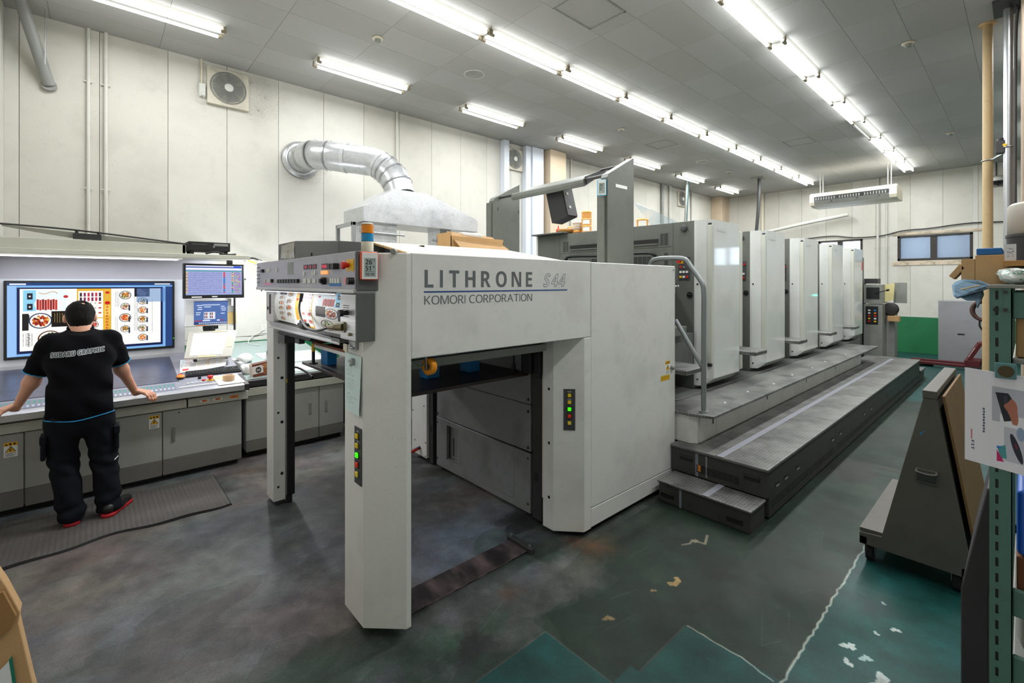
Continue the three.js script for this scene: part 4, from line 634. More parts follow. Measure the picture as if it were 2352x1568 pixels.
{ // arch frame between delivery and first unit
  const t = thing('portal_frame', 'dark grey portal frame with two tall slanted-top posts standing over the press', 'frame', [3.62, 1.9, -3.3]);
  const post = (z0, z1) => ex([[3.4, 1.9], [3.815, 1.9], [3.815, 2.945], [3.42, 2.735], [3.4, 2.70]], z0, z1, 'z', 0.004);
  mk('post', [post(-2.58, -2.5), bx(3.375, 3.399, 1.9, 2.68, -2.6, -2.52)], M.grey, t); mk('post', [post(-4.18, -4.1), bx(3.375, 3.399, 1.9, 2.68, -4.2, -4.12)], M.grey, t);
  mk('crossbar', cy([3.5, 2.745, -4.1], [3.5, 2.745, -2.58], 0.016), M.dark, t);
  mk('cover_plate', [ex([[3.46, 2.71], [3.47, 2.685], [3.49, 2.68], [3.56, 2.72], [3.8, 2.86], [3.79, 2.875], [3.54, 2.76], [3.475, 2.755], [3.462, 2.74]], -3.86, -2.83, 'z', 0.003)], M.grey, t);
  mk('end_cheek', ex([[3.5, 2.7], [3.8, 2.85], [3.8, 2.9], [3.48, 2.77]], -2.83, -2.815, 'z', 0.002), M.dark, t);
  mk('pivot', cy([3.74, 2.875, -2.83], [3.74, 2.875, -2.58], 0.012), M.dark, t);
  const h = []; for (const [x, y] of [[3.47, 2.62], [3.47, 2.6], [3.8, 2.62], [3.8, 2.6], [3.79, 2.9]]) h.push(hole(x, y, -4.1, 0.008, 'z')); each('hole', h, M.black, t);
  mk('rating_plate', bx(3.52, 3.7, 2.625, 2.655, -2.5, -2.498, 0), M.paper, t); }
thermo('pale blue digital thermometer on the tall right post of the portal frame', 0.082, 0.145, 0.02, [3.362, 2.605, -2.535], -Math.PI / 2 + 0.7, std(C(60, 176, 216), 0.4), ['26', '51', '']);
{ const t = thing('viewing_box', 'black box with white latches hanging tilted under the portal frame', 'box', [3.62, 2.74, -3.25], null, { local: true });
  t.rotation.set(-0.26, 0, 0);
  mk('body', bx(-0.06, 0.1, -0.33, 0.0, -0.17, 0.05), M.black, t); mk('hanger', bx(-0.02, 0.02, -0.01, 0.05, -0.1, -0.02), M.dark, t);
  mk('side_lid', bx(-0.055, 0.095, -0.325, -0.005, 0.05, 0.062), M.dark, t); mk('latch', bx(-0.02, 0.01, -0.1, -0.07, 0.06, 0.07), M.paper, t); mk('latch', bx(-0.02, 0.01, -0.25, -0.22, 0.06, 0.07), M.paper, t); }
// ---------- printing units ----------
const PX = 4.61;
M.handle = std(C(200, 202, 190), 0.45);
function makeUnit() {
  const t = thing('printing_unit', 'first printing unit from the delivery, whole dark grey vented front in view', 'printing unit', [PX, 0.65, -3.43], 'printing units in a row');
  mk('body', [bx(PX, PX + 0.72, 0.66, 2.4, -4.57, -2.3, 0.006)], M.grey, t);
  mk('side_strip', bx(PX - 0.01, PX + 0.02, 0.7, 2.4, -4.6, -4.57), M.white, t);
  const f = PX - 0.004;
  mk('front_plate', bx(f, PX + 0.004, 0.66, 2.398, -4.568, -4.168, 0.002), M.grey, t); mk('front_plate', bx(f, PX + 0.004, 2.142, 2.398, -4.164, -2.535, 0.002), M.grey, t); mk('front_plate', bx(f, PX + 0.004, 0.66, 2.136, -4.164, -2.535, 0.002), M.grey, t); mk('front_plate', bx(f, PX + 0.004, 0.66, 2.398, -2.531, -2.3, 0.002), M.grey, t);
  const v = []; for (const [z0, z1, y0, n] of [[-4.1, -4.06, 2.165, 8], [-4.05, -4.01, 2.165, 8], [-2.683, -2.645, 2.165, 8], [-2.635, -2.592, 2.165, 8], [-4.09, -4.05, 1.95, 8], [-2.636, -2.592, 1.95, 8]]) for (let i = 0; i < n; i++) v.push(bx(f - 0.0015, f + 0.002, y0 + i * 0.0165, y0 + 0.009 + i * 0.0165, z0, z1, 0)); mk('vent', v, M.black, t);
  mk('long_slot', bx(f - 0.001, f + 0.003, 2.19, 2.238, -3.986, -2.703, 0), M.black, t); mk('slot_lip', bx(f - 0.012, f, 2.172, 2.186, -3.986, -2.703, 0.003), M.grey, t);
  mk('grab_bar', tu([[f, 2.03, -4.03], [f - 0.05, 2.075, -4.0], [f - 0.055, 2.08, -3.4], [f - 0.055, 2.08, -2.78], [f - 0.05, 2.07, -2.75], [f, 2.03, -2.72]], 0.016, 10, 50), M.black, t);
  const gr = []; for (const [z0, z1] of [[-3.63, -3.42], [-3.02, -2.79]]) for (let i = 0; i < 6; i++) for (let k = 0; k < 4; k++) gr.push(bx(f - 0.001, f + 0.002, 1.94 + i * 0.019, 1.951 + i * 0.019, z0 + k * (z1 - z0) / 4, z0 + (k + 0.86) * (z1 - z0) / 4, 0)); mk('grille', gr, M.black, t).userData.kind = 'stuff';
  mk('round_knob', la([[0, 0.03], [0.03, 0.028], [0.036, 0.02], [0.036, 0.01], [0.03, 0], [0, 0]], [0, 0, 0], 'y', 20).rotateZ(Math.PI / 2).translate(f, 2.325, -2.405), M.darkPlate, t);
  mk('lock', [cy([f, 1.628, -2.345], [f - 0.008, 1.628, -2.345], 0.031, 0.031, 24), bx(f - 0.014, f - 0.006, 1.622, 1.634, -2.365, -2.325)], M.black, t);
  const pn = mk('key_panel', bx(f - 0.004, f + 0.002, 1.78, 2.026, -2.467, -2.343, 0.001), M.darkPlate, t);
  const K = (z, y, c) => mk('key', bx(f - 0.013, f - 0.003, y - 0.011, y + 0.011, z - 0.012, z + 0.012, 0.001), c, pn);
  K(-2.44, 1.92, M.red); K(-2.405, 1.918, M.greyLight); for (const z of [-2.442, -2.407, -2.372]) K(z, 1.867, M.paper); K(-2.442, 1.815, M.yellow); K(-2.407, 1.815, M.paper); K(-2.372, 1.815, M.red); K(-2.36, 1.985, M.red);
  mk('emergency_stop', [cy([f, 1.981, -2.447], [f - 0.035, 1.981, -2.447], 0.012), cy([f - 0.03, 1.981, -2.447], [f - 0.05, 1.981, -2.447], 0.021)], M.red, pn); mk('emergency_plate', bx(f - 0.006, f - 0.003, 1.955, 2.0, -2.47, -2.415, 0.001), M.yellow, pn);
  // white door on the operator side: slanted leading edge, flat glossy face, cut-back foot
  const P = (x, y, z) => new THREE.Vector3(x, y, z); const a = PX, b = PX + 0.706, pts = [];
  for (const y of [2.4, 0.775]) pts.push(P(a, y, -2.305), P(a, y, -2.275), P(a + 0.035, y, -2.185), P(a + 0.085, y, -2.13), P(b, y, -2.13), P(b, y, -2.305));
  for (const [x, z] of [[a, -2.305], [a, -2.275], [a + 0.03, -2.22], [b, -2.22], [b, -2.305]]) pts.push(P(x, 0.695, z));
  const door = mk('door', new ConvexGeometry(pts), M.unitWhite, t);
  mk('handle', [bx(a + 0.032, a + 0.062, 0.93, 2.345, -2.178, -2.13, 0.006)], M.handle, door); mk('handle_end', [bx(a + 0.035, a + 0.06, 2.345, 2.365, -2.17, -2.14), bx(a + 0.03, a + 0.06, 0.9, 0.93, -2.175, -2.135)], M.dark, door);
  mk('name_strip', bx(a + 0.15, a + 0.36, 2.29, 2.322, -2.131, -2.1285, 0.0005), std(C(200, 204, 200), 0.4), door);
  each('screw', [cy([a + 0.006, 1.74, -2.262], [a - 0.004, 1.74, -2.268], 0.008), cy([a + 0.006, 0.76, -2.262], [a - 0.004, 0.76, -2.268], 0.008)], M.black, door);
  // recessed gap behind this unit
  mk('gap_body', [bx(PX + 0.72, PX + 1.385, 0.66, 1.75, -4.45, -2.7, 0.004)], M.dark, t);
  mk('gap_post', bx(PX + 1.1, PX + 1.19, 0.72, 2.365, -2.34, -2.285, 0.004), M.handle, t);
  return t;
}
const unit0 = makeUnit();
['first', 'second printing unit from the delivery, its dark front seen as a narrow strip', 'third printing unit from the delivery, middle of the five white doors', 'fourth printing unit from the delivery, a small green gleam on its white door', 'last printing unit, farthest along the walkway with a red tag on its door'].forEach((l, i) => { if (i) dup(unit0, [PX + 1.45 * i, 0.65, -3.43], l); });
{ const tip = mk('door_tag', bx(11.06, 11.12, 2.0, 2.16, -2.131, -2.125, 0.001), M.red, scene, { label: 'red tag on the door of the farthest printing unit', cat: 'tag' }); }
mk('machine_bed', [ex([[3.76, -4.5], [3.76, -2.26], [4.1, -2.19], [11.2, -2.19], [11.2, -4.5]], 0, 0.655, 'y', 0.004), bx(3.76, 4.55, 0.6, 1.9, -4.4, -2.62, 0.004)], M.darkPanel, scene, { label: 'dark grey base and bridge running under all the printing units', cat: 'machine base' });
{ const t = thing('feeder', 'grey feeder end of the press behind the last printing unit', 'press feeder', [11.6, 0, -3.4]); mk('body', bx(11.85, 12.6, 0, 1.75, -4.4, -2.35), M.grey, t); mk('gantry', [bx(12.0, 12.4, 1.75, 2.3, -4.4, -4.2), bx(12.0, 12.4, 1.75, 2.3, -2.5, -2.35)], M.grey, t); }
// plate clutter on the top of the first unit
{ const can = (label, x, z, y0, h, r, lidOnly) => { const t = thing('ink_can', label, 'ink can', [x, y0, z], 'orange ink cans on top of the press'); mk('can', la([[0, 0], [r, 0], [r * 1.04, 0.006], [r, 0.012], [r, h - 0.02], [r * 1.06, h - 0.018], [r * 1.06, h], [0, h]], [x, y0, z], 'y', 28), M.canO, t); if (!lidOnly) mk('paper_label', new THREE.CylinderGeometry(r * 1.004, r * 1.004, h * 0.6, 20, 1, true, -1.75, lidOnly === 0 ? 1.1 : 1.5).translate(x, y0 + h * 0.48, z), M.canL, t, { uv: true }); return t; };
  M.canO = std(C(220, 158, 84), 0.35, 0.2);
  M.canL = std(0xffffff, 0.6, 0, { map: canvasTex(256, 64, (x, w, h) => { x.fillStyle = '#efeee6'; x.fillRect(0, 0, w, h); x.fillStyle = '#789'; seed = 8; for (let i = 0; i < 40; i++) x.fillRect(rnd() * w, rnd() * h, 4 + rnd() * 16, 2); }), side: THREE.DoubleSide });
  const x = 4.72, z = -3.8; can('orange ink can, lowest of the three stacked on top of the press', x, z, 2.4, 0.092, 0.064); can('orange ink can, middle of the three stacked on top of the press', x, z, 2.492, 0.092, 0.064); can('gold-lidded orange ink can topping the stack of three', x, z, 2.584, 0.092, 0.064, true);
  can('single orange ink can behind the ringed lids', 4.72, -4.06, 2.4, 0.1, 0.05); can('orange ink can beyond the tall right post, under a clear guard', 4.8, -3.03, 2.4, 0.105, 0.066);
  const L = thing('lid_stack', 'stack of pale rings of can lids beside the three ink cans', 'can lids', [4.7, 2.4, -3.935]); for (let i = 0; i < 6; i++) mk('lid', la([[0, 0], [0.064, 0], [0.068, 0.006], [0.064, 0.012], [0.052, 0.014], [0, 0.01]], [4.7 + rr(-0.003, 0.003), 2.446 + i * 0.017, -3.935 + rr(-0.003, 0.003)], 'y', 24), i % 2 ? M.paper : std(C(228, 196, 160), 0.5), L); mk('lid', la([[0, 0], [0.06, 0], [0.06, 0.045], [0, 0.045]], [4.7, 2.4, -3.935], 'y', 24), M.canO, L);
  const b = thing('squeeze_bottle', 'small bottle with red cap on the far end of the press top', 'bottle', [4.64, 2.42, -4.2]); mk('bottle', la([[0, 0], [0.03, 0], [0.03, 0.05], [0.012, 0.07], [0, 0.07]], [4.64, 2.42, -4.22], 'y', 16), M.red, b); mk('cap', cy([4.64, 2.49, -4.22], [4.64, 2.53, -4.22], 0.01, 0.004), M.red, b);
  mk('dish', la([[0, 0], [0.1, 0], [0.11, 0.04], [0.1, 0.04], [0.09, 0.008], [0, 0.008]], [4.65, 2.42, -4.1], 'y', 24), M.canO, scene, { label: 'shallow orange dish beside the red-capped bottle', cat: 'dish' });
  mk('top_plate', bx(4.5, 5.2, 2.402, 2.42, -4.6, -4.02, 0.004), M.grey, scene, { label: 'grey plate lying over the far end of the press top', cat: 'plate' });
  mk('spatula', bx(4.78, 4.82, 2.4, 2.43, -3.6, -3.42, 0.004), M.steel, scene, { label: 'flat steel ink spatula lying beside the ink cans', cat: 'spatula' });
  mk('clear_guard', sheet([4.95, 2.4, -2.98], [5.05, 2.4, -2.6], [4.85, 2.62, -2.95], [4.8, 2.72, -3.15], 0.003), phys(C(240, 246, 250), 0.05, { transmission: 0.85, thickness: 0 }), scene, { label: 'clear plastic guard tilted over the ink can beyond the tall right post', cat: 'guard' }); }
// ---------- walkways and steps ----------
M.fascia = std(0xffffff, 0.5, 0.1, { map: dirty(66, 65, 62, 0.25, 191, 0.8, 0.01) });
M.tape = std(C(128, 130, 138), 0.6);
function pull(y, z, x) { return [bx(x - 0.004, x + 0.002, y - 0.02, y + 0.02, z - 0.058, z + 0.058, 0.003)]; }
{ const t = thing('step', 'lowest step with tread-plate top in front of the walkway', 'step', [3.55, 0, -1.63]);
  mk('tread', bx(3.372, 3.656, 0.142, 0.165, -1.995, -1.27, 0.01), M.tread, t); mk('riser', bx(3.385, 3.655, 0, 0.14, -1.985, -1.283, 0.004), M.fascia, t);
  each('pull', [...pull(0.06, -1.91, 3.385), ...pull(0.06, -1.39, 3.385)], M.black, t); each('pull_lip', [bx(3.376, 3.384, 0.074, 0.08, -1.965, -1.855), bx(3.376, 3.384, 0.074, 0.08, -1.445, -1.335)], M.fascia, t);
  each('tape_strip', [bx(3.374, 3.655, 0.1645, 0.1656, -1.625, -1.575, 0), bx(3.3835, 3.3846, 0.0, 0.14, -1.81, -1.79, 0)], M.tape, t); }
{ const t = thing('walkway', 'long low walkway of tread plate with dark sides along the press', 'walkway', [7.3, 0, -1.65]);
  const xs = [3.645, 5.5, 6.77, 8.9, 10.95]; for (let i = 0; i < 4; i++) mk('tread_plate', bx(xs[i] + 0.002, xs[i + 1] - 0.002, 0.358, 0.385, -2.03, -1.255, 0.01), M.tread, t);
  mk('front_fascia', bx(3.66, 3.7, 0.165, 0.356, -2.03, -1.27), M.fascia, t);
  for (let i = 0; i < 4; i++) mk('side_fascia', bx(xs[i] + (i ? 0.003 : 0.057), xs[i + 1] - 0.003, 0.012, 0.356, -1.3, -1.27), M.fascia, t);
  mk('back_fascia', bx(10.9, 10.93, 0.0, 0.356, -2.0, -1.3), M.fascia, t);
  each('pull', [...pull(0.29, -1.895, 3.66), ...pull(0.285, -1.375, 3.66)], M.black, t); each('pull_lip', [bx(3.65, 3.659, 0.3, 0.306, -1.95, -1.84), bx(3.65, 3.659, 0.295, 0.301, -1.43, -1.32)], M.fascia, t);
  const v = []; for (let i = 0; i < 8; i++) for (let k = 0; k < 4; k++) v.push(bx(3.657, 3.661, 0.206 + k * 0.016, 0.215 + k * 0.016, -1.806 + i * 0.043, -1.77 + i * 0.043, 0)); mk('vent_slots', v, M.black, t).userData.kind = 'stuff';
  const s = []; for (const x of [3.87, 4.06, 4.34, 5.38, 5.66, 6.71, 7.06, 8.04, 8.38, 9.39, 9.75, 10.6]) s.push(bx(x - 0.04, x + 0.04, 0.2, 0.24, -1.272, -1.268, 0.002)); each('side_hole', s, M.black, t); each('side_hole_lip', [3.87, 4.06, 4.34, 5.38, 5.66, 6.71, 7.06].map((x) => bx(x - 0.036, x + 0.036, 0.2, 0.212, -1.27, -1.264, 0.001)), M.greyLight, t);
  const w = []; for (let x = 3.74; x < 10.8; x += 0.052) for (let k = 0; k < 3; k++) { if (Math.abs(x - 5.5) < 0.05) continue; w.push(bx(x, x + 0.034, 0.075 + k * 0.022, 0.088 + k * 0.022, -1.2705, -1.2685, 0)); } mk('side_vents', w, M.black, t).userData.kind = 'stuff';
  each('tape_strip', [bx(3.65, 10.7, 0.3845, 0.3858, -1.635, -1.585, 0), bx(3.658, 3.6596, 0.17, 0.355, -1.815, -1.79, 0), bx(3.658, 3.6596, 0.18, 0.355, -1.73, -1.715, 0)], M.tape, t);
  mk('orange_mark', bx(3.6565, 3.658, 0.215, 0.265, -1.79, -1.77, 0), M.orange, t); }
{ const t = thing('upper_step', 'narrow raised tread-plate step with off-white riser under the printing units', 'step', [7.0, 0.385, -1.9]);
  const xs = [3.735, 5.4, 6.24, 7.5, 9.0, 10.15];
  mk('tread_plate', ex([[3.735, -2.188], [3.735, -1.9], [3.79, -1.72], [5.398, -1.72], [5.398, -2.188]], 0.624, 0.652, 'y', 0.006), M.tread, t);
  for (let i = 1; i < 5; i++) mk('tread_plate', bx(xs[i] + 0.002, xs[i + 1] - 0.002, 0.624, 0.652, -2.188, -1.72, 0.006), M.tread, t);
  mk('end_riser', ex([[3.76, -2.2], [3.76, -1.92], [3.8, -1.865], [3.84, -1.87], [3.84, -2.2]], 0.386, 0.624, 'y', 0.002), M.white, t);
  const rs = [3.84, 4.14, 5.42, 6.24, 7.5, 9.0, 9.6]; for (let i = 0; i < 6; i++) mk('riser_panel', bx(rs[i] + 0.002, rs[i + 1] - 0.002, 0.386, 0.624, -1.88, -1.86), M.white, t);
  each('riser_slot', [4.08, 5.37, 6.69, 8.03, 9.36].map((x) => bx(x - 0.012, x + 0.012, 0.5, 0.58, -1.861, -1.8585, 0)), M.black, t); mk('light_spot', [cy([3.759, 0.565, -2.03], [3.757, 0.565, -2.03], 0.008)], M.paper, t);
  const c = []; for (const [x, z] of [[4.3, -1.85], [4.9, -1.88], [5.5, -1.84], [6.2, -1.87], [6.9, -1.85], [7.6, -1.88], [8.6, -1.86]]) c.push(cy([x, 0.652, z], [x, 0.656, z], 0.011, 0.009, 10)); each('stud', c, M.paper, t); }
function ledge(label, x0, x1, y, z0, z1) { const t = thing('foot_ledge', label, 'step', [(x0 + x1) / 2, y - 0.05, z0], 'small tread-plate ledges between the press units'); mk('tread', ex([[x0, z0], [x0, z1 + 0.0], [x1 - 0.06, z1], [x1, z1 - 0.06], [x1, z0]], y - 0.045, y, 'y', 0.006), M.tread, t); return t; }
ledge('tread-plate ledge at the handrail between delivery and first unit', 3.75, 4.13, 1.0, -2.4, -1.94);
{ const t = thing('bridge_cabinet', 'dark grey boxed step behind the handrail beside the delivery', 'step', [4.0, 0.86, -2.4]); mk('riser', bx(3.78, 4.55, 0.86, 1.24, -2.62, -2.28), M.darkPanel, t); mk('tread', bx(3.76, 4.3, 1.24, 1.33, -2.62, -2.22, 0.006), M.tread, t); }
['the first and second units', 'the second and third units', 'the third and fourth units', 'the fourth and last units'].forEach((n, i) => ledge('small tread-plate ledge between ' + n, PX + 0.725 + 1.45 * i, PX + 1.1 + 1.45 * i, 1.0, -2.4, -1.96));
{ const t = thing('handrail', 'grey tubular handrail with a slanted brace beside the tall delivery', 'handrail', [3.86, 0.65, -1.85]);
  mk('rail', tu([[3.86, 0.652, -1.84], [3.86, 1.3, -1.84], [3.86, 1.68, -1.84], [3.86, 1.735, -1.848], [3.86, 1.9, -1.96], [3.86, 1.955, -2.0], [3.86, 1.97, -2.05], [3.86, 1.97, -2.3], [3.86, 1.95, -2.34], [3.86, 1.88, -2.36], [3.86, 1.3, -2.36]], 0.021, 12, 90), std(C(140, 146, 146), 0.4, 0.3), t);
  mk('brace', cy([3.86, 1.42, -2.1], [3.86, 1.02, -1.845], 0.019), std(C(140, 146, 146), 0.4, 0.3), t); mk('foot_plate', cy([3.86, 0.652, -1.84], [3.86, 0.66, -1.84], 0.04), M.greyLight, t); }
// ---------- viewing console along the panelled wall ----------
const s1 = (z) => 0.785 + 0.19 * (-5.02 - z), s2 = (z) => 0.775 + 0.135 * (-5.2 - z);
M.cab = std(0xffffff, 0.5, 0.05, { map: dirty(168, 168, 162, 0.08, 201, 1.3) });
M.cabDark = std(0xffffff, 0.55, 0.05, { map: dirty(118, 116, 110, 0.1, 203, 1.3) });
M.apron = std(0xffffff, 0.5, 0, { map: dirty(196, 196, 182, 0.08, 205, 1.3) });
M.deskTop = std(0xffffff, 0.28, 0.55, { map: dirty(104, 106, 124, 0.3, 207, 0.9, 0.02) });
const CON = thing('viewing_console', 'long grey viewing console with slanted dark top where the man leans', 'console', [0.2, 0, -5.5]);
const conX = [-0.68, -0.405, 0.437, 1.057];
mk('plinth', bx(-0.68, 1.03, 0, 0.06, -6.1, -5.16), M.black, CON);
for (let i = 0; i < 3; i++) {
  const d = mk('door', bx(conX[i] + 0.004, conX[i + 1] - 0.004, 0.185, 0.615, -5.12, -5.1, 0.004), M.cab, CON);
  mk('kick_strip', bx(conX[i] + 0.004, conX[i + 1] - 0.004, 0.05, 0.183, -5.12, -5.1, 0.003), M.cabDark, CON);
  if (i > 0) { const hx = i === 2 ? 0.515 : 0.36; if (i === 2) { mk('handle', [bx(0.5, 0.53, 0.33, 0.46, -5.101, -5.096, 0.004)], M.greyLight, d); mk('handle_grip', bx(0.507, 0.523, 0.345, 0.445, -5.097, -5.09, 0.004), M.steel, d); } }
  mk('keyhole', cy([conX[i] + 0.12, 0.585, -5.1], [conX[i] + 0.12, 0.585, -5.098], 0.006), M.black, d);
}
mk('carcass', [bx(-0.68, 1.055, 0.06, 0.62, -6.12, -5.125, 0.003)], M.cab, CON);
for (const [x, y] of [[-0.475, 0.5], [0.38, 0.535]]) mk('warning_label', qd([x - 0.036, y - 0.055, -5.099], [x + 0.036, y - 0.055, -5.099], [x + 0.036, y + 0.055, -5.099], [x - 0.036, y + 0.055, -5.099]), warnMat, CON, { uv: true, plabel: 'white and yellow shock warning label' });
mk('apron', bx(-0.68, 0.61, 0.625, 0.7, -5.3, -5.075, 0.004), M.apron, CON); mk('apron', bx(0.622, 1.105, 0.625, 0.7, -5.3, -5.075, 0.004), M.apron, CON);
mk('support_rail', bx(-0.68, 1.09, 0.7, 0.722, -5.4, -5.16, 0), M.cab, CON);
{ const lt = (t) => canvasTex(96, 32, (x, w, h) => { x.fillStyle = '#e8e8e2'; x.fillRect(0, 0, w, h); x.fillStyle = '#f08020'; x.fillRect(t ? 0 : 22, t ? 0 : 4, t ? w : 56, t ? h : 24); x.fillStyle = '#803c08'; for (let i = 0; i < 4; i++) x.fillRect(30 + i * 10, 10, 7, 12); });
  [[0.745, 0], [0.85, 0], [0.985, 1]].forEach(([x, t]) => mk('tape_label', qd([x - 0.036, 0.652, -5.074], [x + 0.036, 0.652, -5.074], [x + 0.036, 0.674, -5.074], [x - 0.036, 0.674, -5.074]), std(0xffffff, 0.6, 0, { map: lt(t) }), CON, { uv: true, plabel: 'orange label' })); }
// slanted top: front nose, button band, dark viewing bed
mk('front_nose', ex([[-5.02, 0.722], [-5.0, 0.73], [-5.0, 0.778], [-5.03, s1(-5.03)], [-5.07, s1(-5.07)], [-5.07, 0.722]], -0.68, 1.06, 'x', 0.003), M.brushed, CON);
mk('nose_end', ex([[-5.0, 0.722], [-5.0, 0.782], [-5.3, s1(-5.3)], [-5.3, 0.722]], 1.06, 1.1, 'x', 0.003), M.dark, CON);
mk('top_plate', ex([[-5.07, 0.722], [-5.07, s1(-5.07)], [-5.28, s1(-5.28)], [-5.28, 0.722]], -0.68, 1.06, 'x', 0), std(0xffffff, 0.4, 0.3, { map: dirty(150, 152, 162, 0.1, 209, 0.8) }), CON);
mk('viewing_bed', ex([[-5.282, 0.78], [-5.282, s1(-5.282) + 0.004], [-6.02, s1(-6.02) + 0.004], [-6.02, 0.9]], -0.68, 0.575, 'x', 0.002), M.deskTop, CON);
mk('side_bed', ex([[-5.282, 0.78], [-5.282, s1(-5.282)], [-6.12, s1(-6.12)], [-6.12, 0.9]], 0.578, 1.1, 'x', 0.002), std(0xffffff, 0.4, 0.2, { map: dirty(150, 150, 160, 0.1, 211, 0.8) }), CON);
mk('bed_frame', ex([[-6.022, s1(-6.02) - 0.03], [-6.022, s1(-6.02) + 0.006], [-6.12, s1(-6.12) + 0.006], [-6.12, 0.95]], -0.68, 0.578, 'x', 0.002), M.brushed, CON);
{ const t = canvasTex(1024, 128, (x, w, h) => { x.fillStyle = '#7c7f8e'; x.fillRect(0, 0, w, h); for (let i = 0; i < 40; i++) { const a = 10 + i * 25.4; x.fillStyle = '#2f8a72'; x.fillRect(a, 16, 9, 44); x.fillStyle = '#dfe4ec'; x.fillRect(a, 84, 10, 8); x.fillRect(a, 98, 10, 8); x.fillStyle = '#555a68'; x.fillRect(a + 13, 12, 2, 50); } });
  const q = (x0, x1, z0, z1, d) => [[x0, s1(z0) + d, z0], [x1, s1(z0) + d, z0], [x1, s1(z1) + d, z1], [x0, s1(z1) + d, z1]];
  mk('ink_key_panel', qd(...q(-0.68, 0.54, -5.085, -5.25, 0.0012)), std(0xffffff, 0.45, 0, { map: t }), CON, { uv: true, plabel: 'long band of small ink keys' });
  mk('bright_strip', bx(0.56, 0.855, s1(-5.12) - 0.004, s1(-5.12) + 0.005, -5.13, -5.105, 0.002), M.paper, CON);
  const keys = []; for (let i = 0; i < 5; i++) keys.push(bx(0.62 + i * 0.035, 0.645 + i * 0.035, s1(-5.19), s1(-5.19) + 0.008, -5.2, -5.185, 0.002)); mk('keys', keys, M.paper, CON);
  mk('emergency_stop', [cy([0.813, s1(-5.22), -5.22], [0.813, s1(-5.22) + 0.03, -5.22], 0.012), la([[0, 0], [0.022, 0], [0.026, 0.012], [0.02, 0.024], [0, 0.026]], [0.813, s1(-5.22) + 0.022, -5.22])], M.red, CON); mk('emergency_plate', bx(0.785, 0.845, s1(-5.22) - 0.006, s1(-5.22) + 0.006, -5.24, -5.2, 0.002), M.yellow, CON);
  mk('stop_button', la([[0, 0], [0.016, 0], [0.016, 0.012], [0, 0.016]], [0.762, s1(-5.225), -5.225]), M.red, CON); }
// housing behind the display, with the top shelf and its viewing lamp
mk('back_panel', [bx(-0.68, 0.72, 0.985, 1.79, -6.2, -6.12, 0.004)], std(0xffffff, 0.5, 0, { map: dirty(224, 226, 230, 0.04, 213, 1.2) }), CON);
mk('upper_panel', [bx(-0.68, 1.02, 1.79, 2.0, -6.2, -6.14, 0.003)], std(0xffffff, 0.6, 0, { map: dirty(186, 184, 192, 0.05, 215, 1.2) }), CON);
mk('top_shelf', bx(-0.68, 1.24, 2.0, 2.045, -6.2, -5.6, 0.006), M.apron, CON);
mk('shelf_fascia', [bx(-0.68, 0.67, 2.045, 2.135, -5.66, -5.63, 0.004), bx(0.64, 0.67, 2.045, 2.135, -6.15, -5.63, 0.004)], M.apron, CON);
mk('lamp_housing', [bx(-0.68, 0.64, 1.985, 2.0, -5.78, -5.605, 0.003)], M.enamel, CON);
mk('viewing_lamp', bx(-0.66, 0.61, 1.979, 1.986, -5.75, -5.63, 0.002), std(C(250, 252, 255), 0.4, 0, { emissive: C(236, 240, 255), emissiveIntensity: 5 }), CON).castShadow = false;
{ const L = new THREE.RectAreaLight(new THREE.Color(0.9, 0.93, 1), DESK_AREA, 1.25, 0.11); L.position.set(-0.03 - 0.2, 1.975, -5.69 + 5.5); L.rotation.x = -Math.PI / 2; L.castShadow = true; L.name = 'light'; CON.add(L); }
// wall-mounted display in the console
const scr1 = canvasTex(1280, 720, (x, w, h) => {
  x.fillStyle = '#7fb4ea'; x.fillRect(0, 0, w, h); x.fillStyle = '#1c3c78'; x.fillRect(0, 0, w, 26); x.fillStyle = '#e8f0ff'; x.fillRect(16, 6, 110, 14); x.fillRect(1120, 6, 140, 12); x.fillStyle = '#96c0f0'; x.fillRect(0, 26, 60, h);
  x.fillStyle = '#0c1a4a'; x.fillRect(64, 46, w - 150, h - 70); x.save(); x.translate(84, 60); MENU(x, 1090, 610); x.restore(); x.fillStyle = 'rgba(90,130,190,.55)'; x.fillRect(965, 60, 250, 150); x.fillStyle = '#26427c'; x.fillRect(w - 62, 40, 62, h);
});
{ const t = thing('wall_display', 'large flat display behind the man showing a menu leaflet', 'display', [0.007, 1.07, -6.12]);
  mk('bezel', bx(-0.612, 0.626, 1.058, 1.772, -6.12, -6.085, 0.006), M.black, t);
  mk('screen', qd([-0.59, 1.085, -6.084], [0.605, 1.085, -6.084], [0.605, 1.752, -6.084], [-0.59, 1.752, -6.084]), std(0x000000, 0.25, 0, { emissive: 0xffffff, emissiveMap: scr1, emissiveIntensity: 0.82 }), t, { uv: true });
  mk('status_lamp', bx(0.612, 0.62, 1.16, 1.166, -6.086, -6.084, 0), std(0x000000, 0.5, 0, { emissive: C(80, 255, 40), emissiveIntensity: 1.5 }), t); }
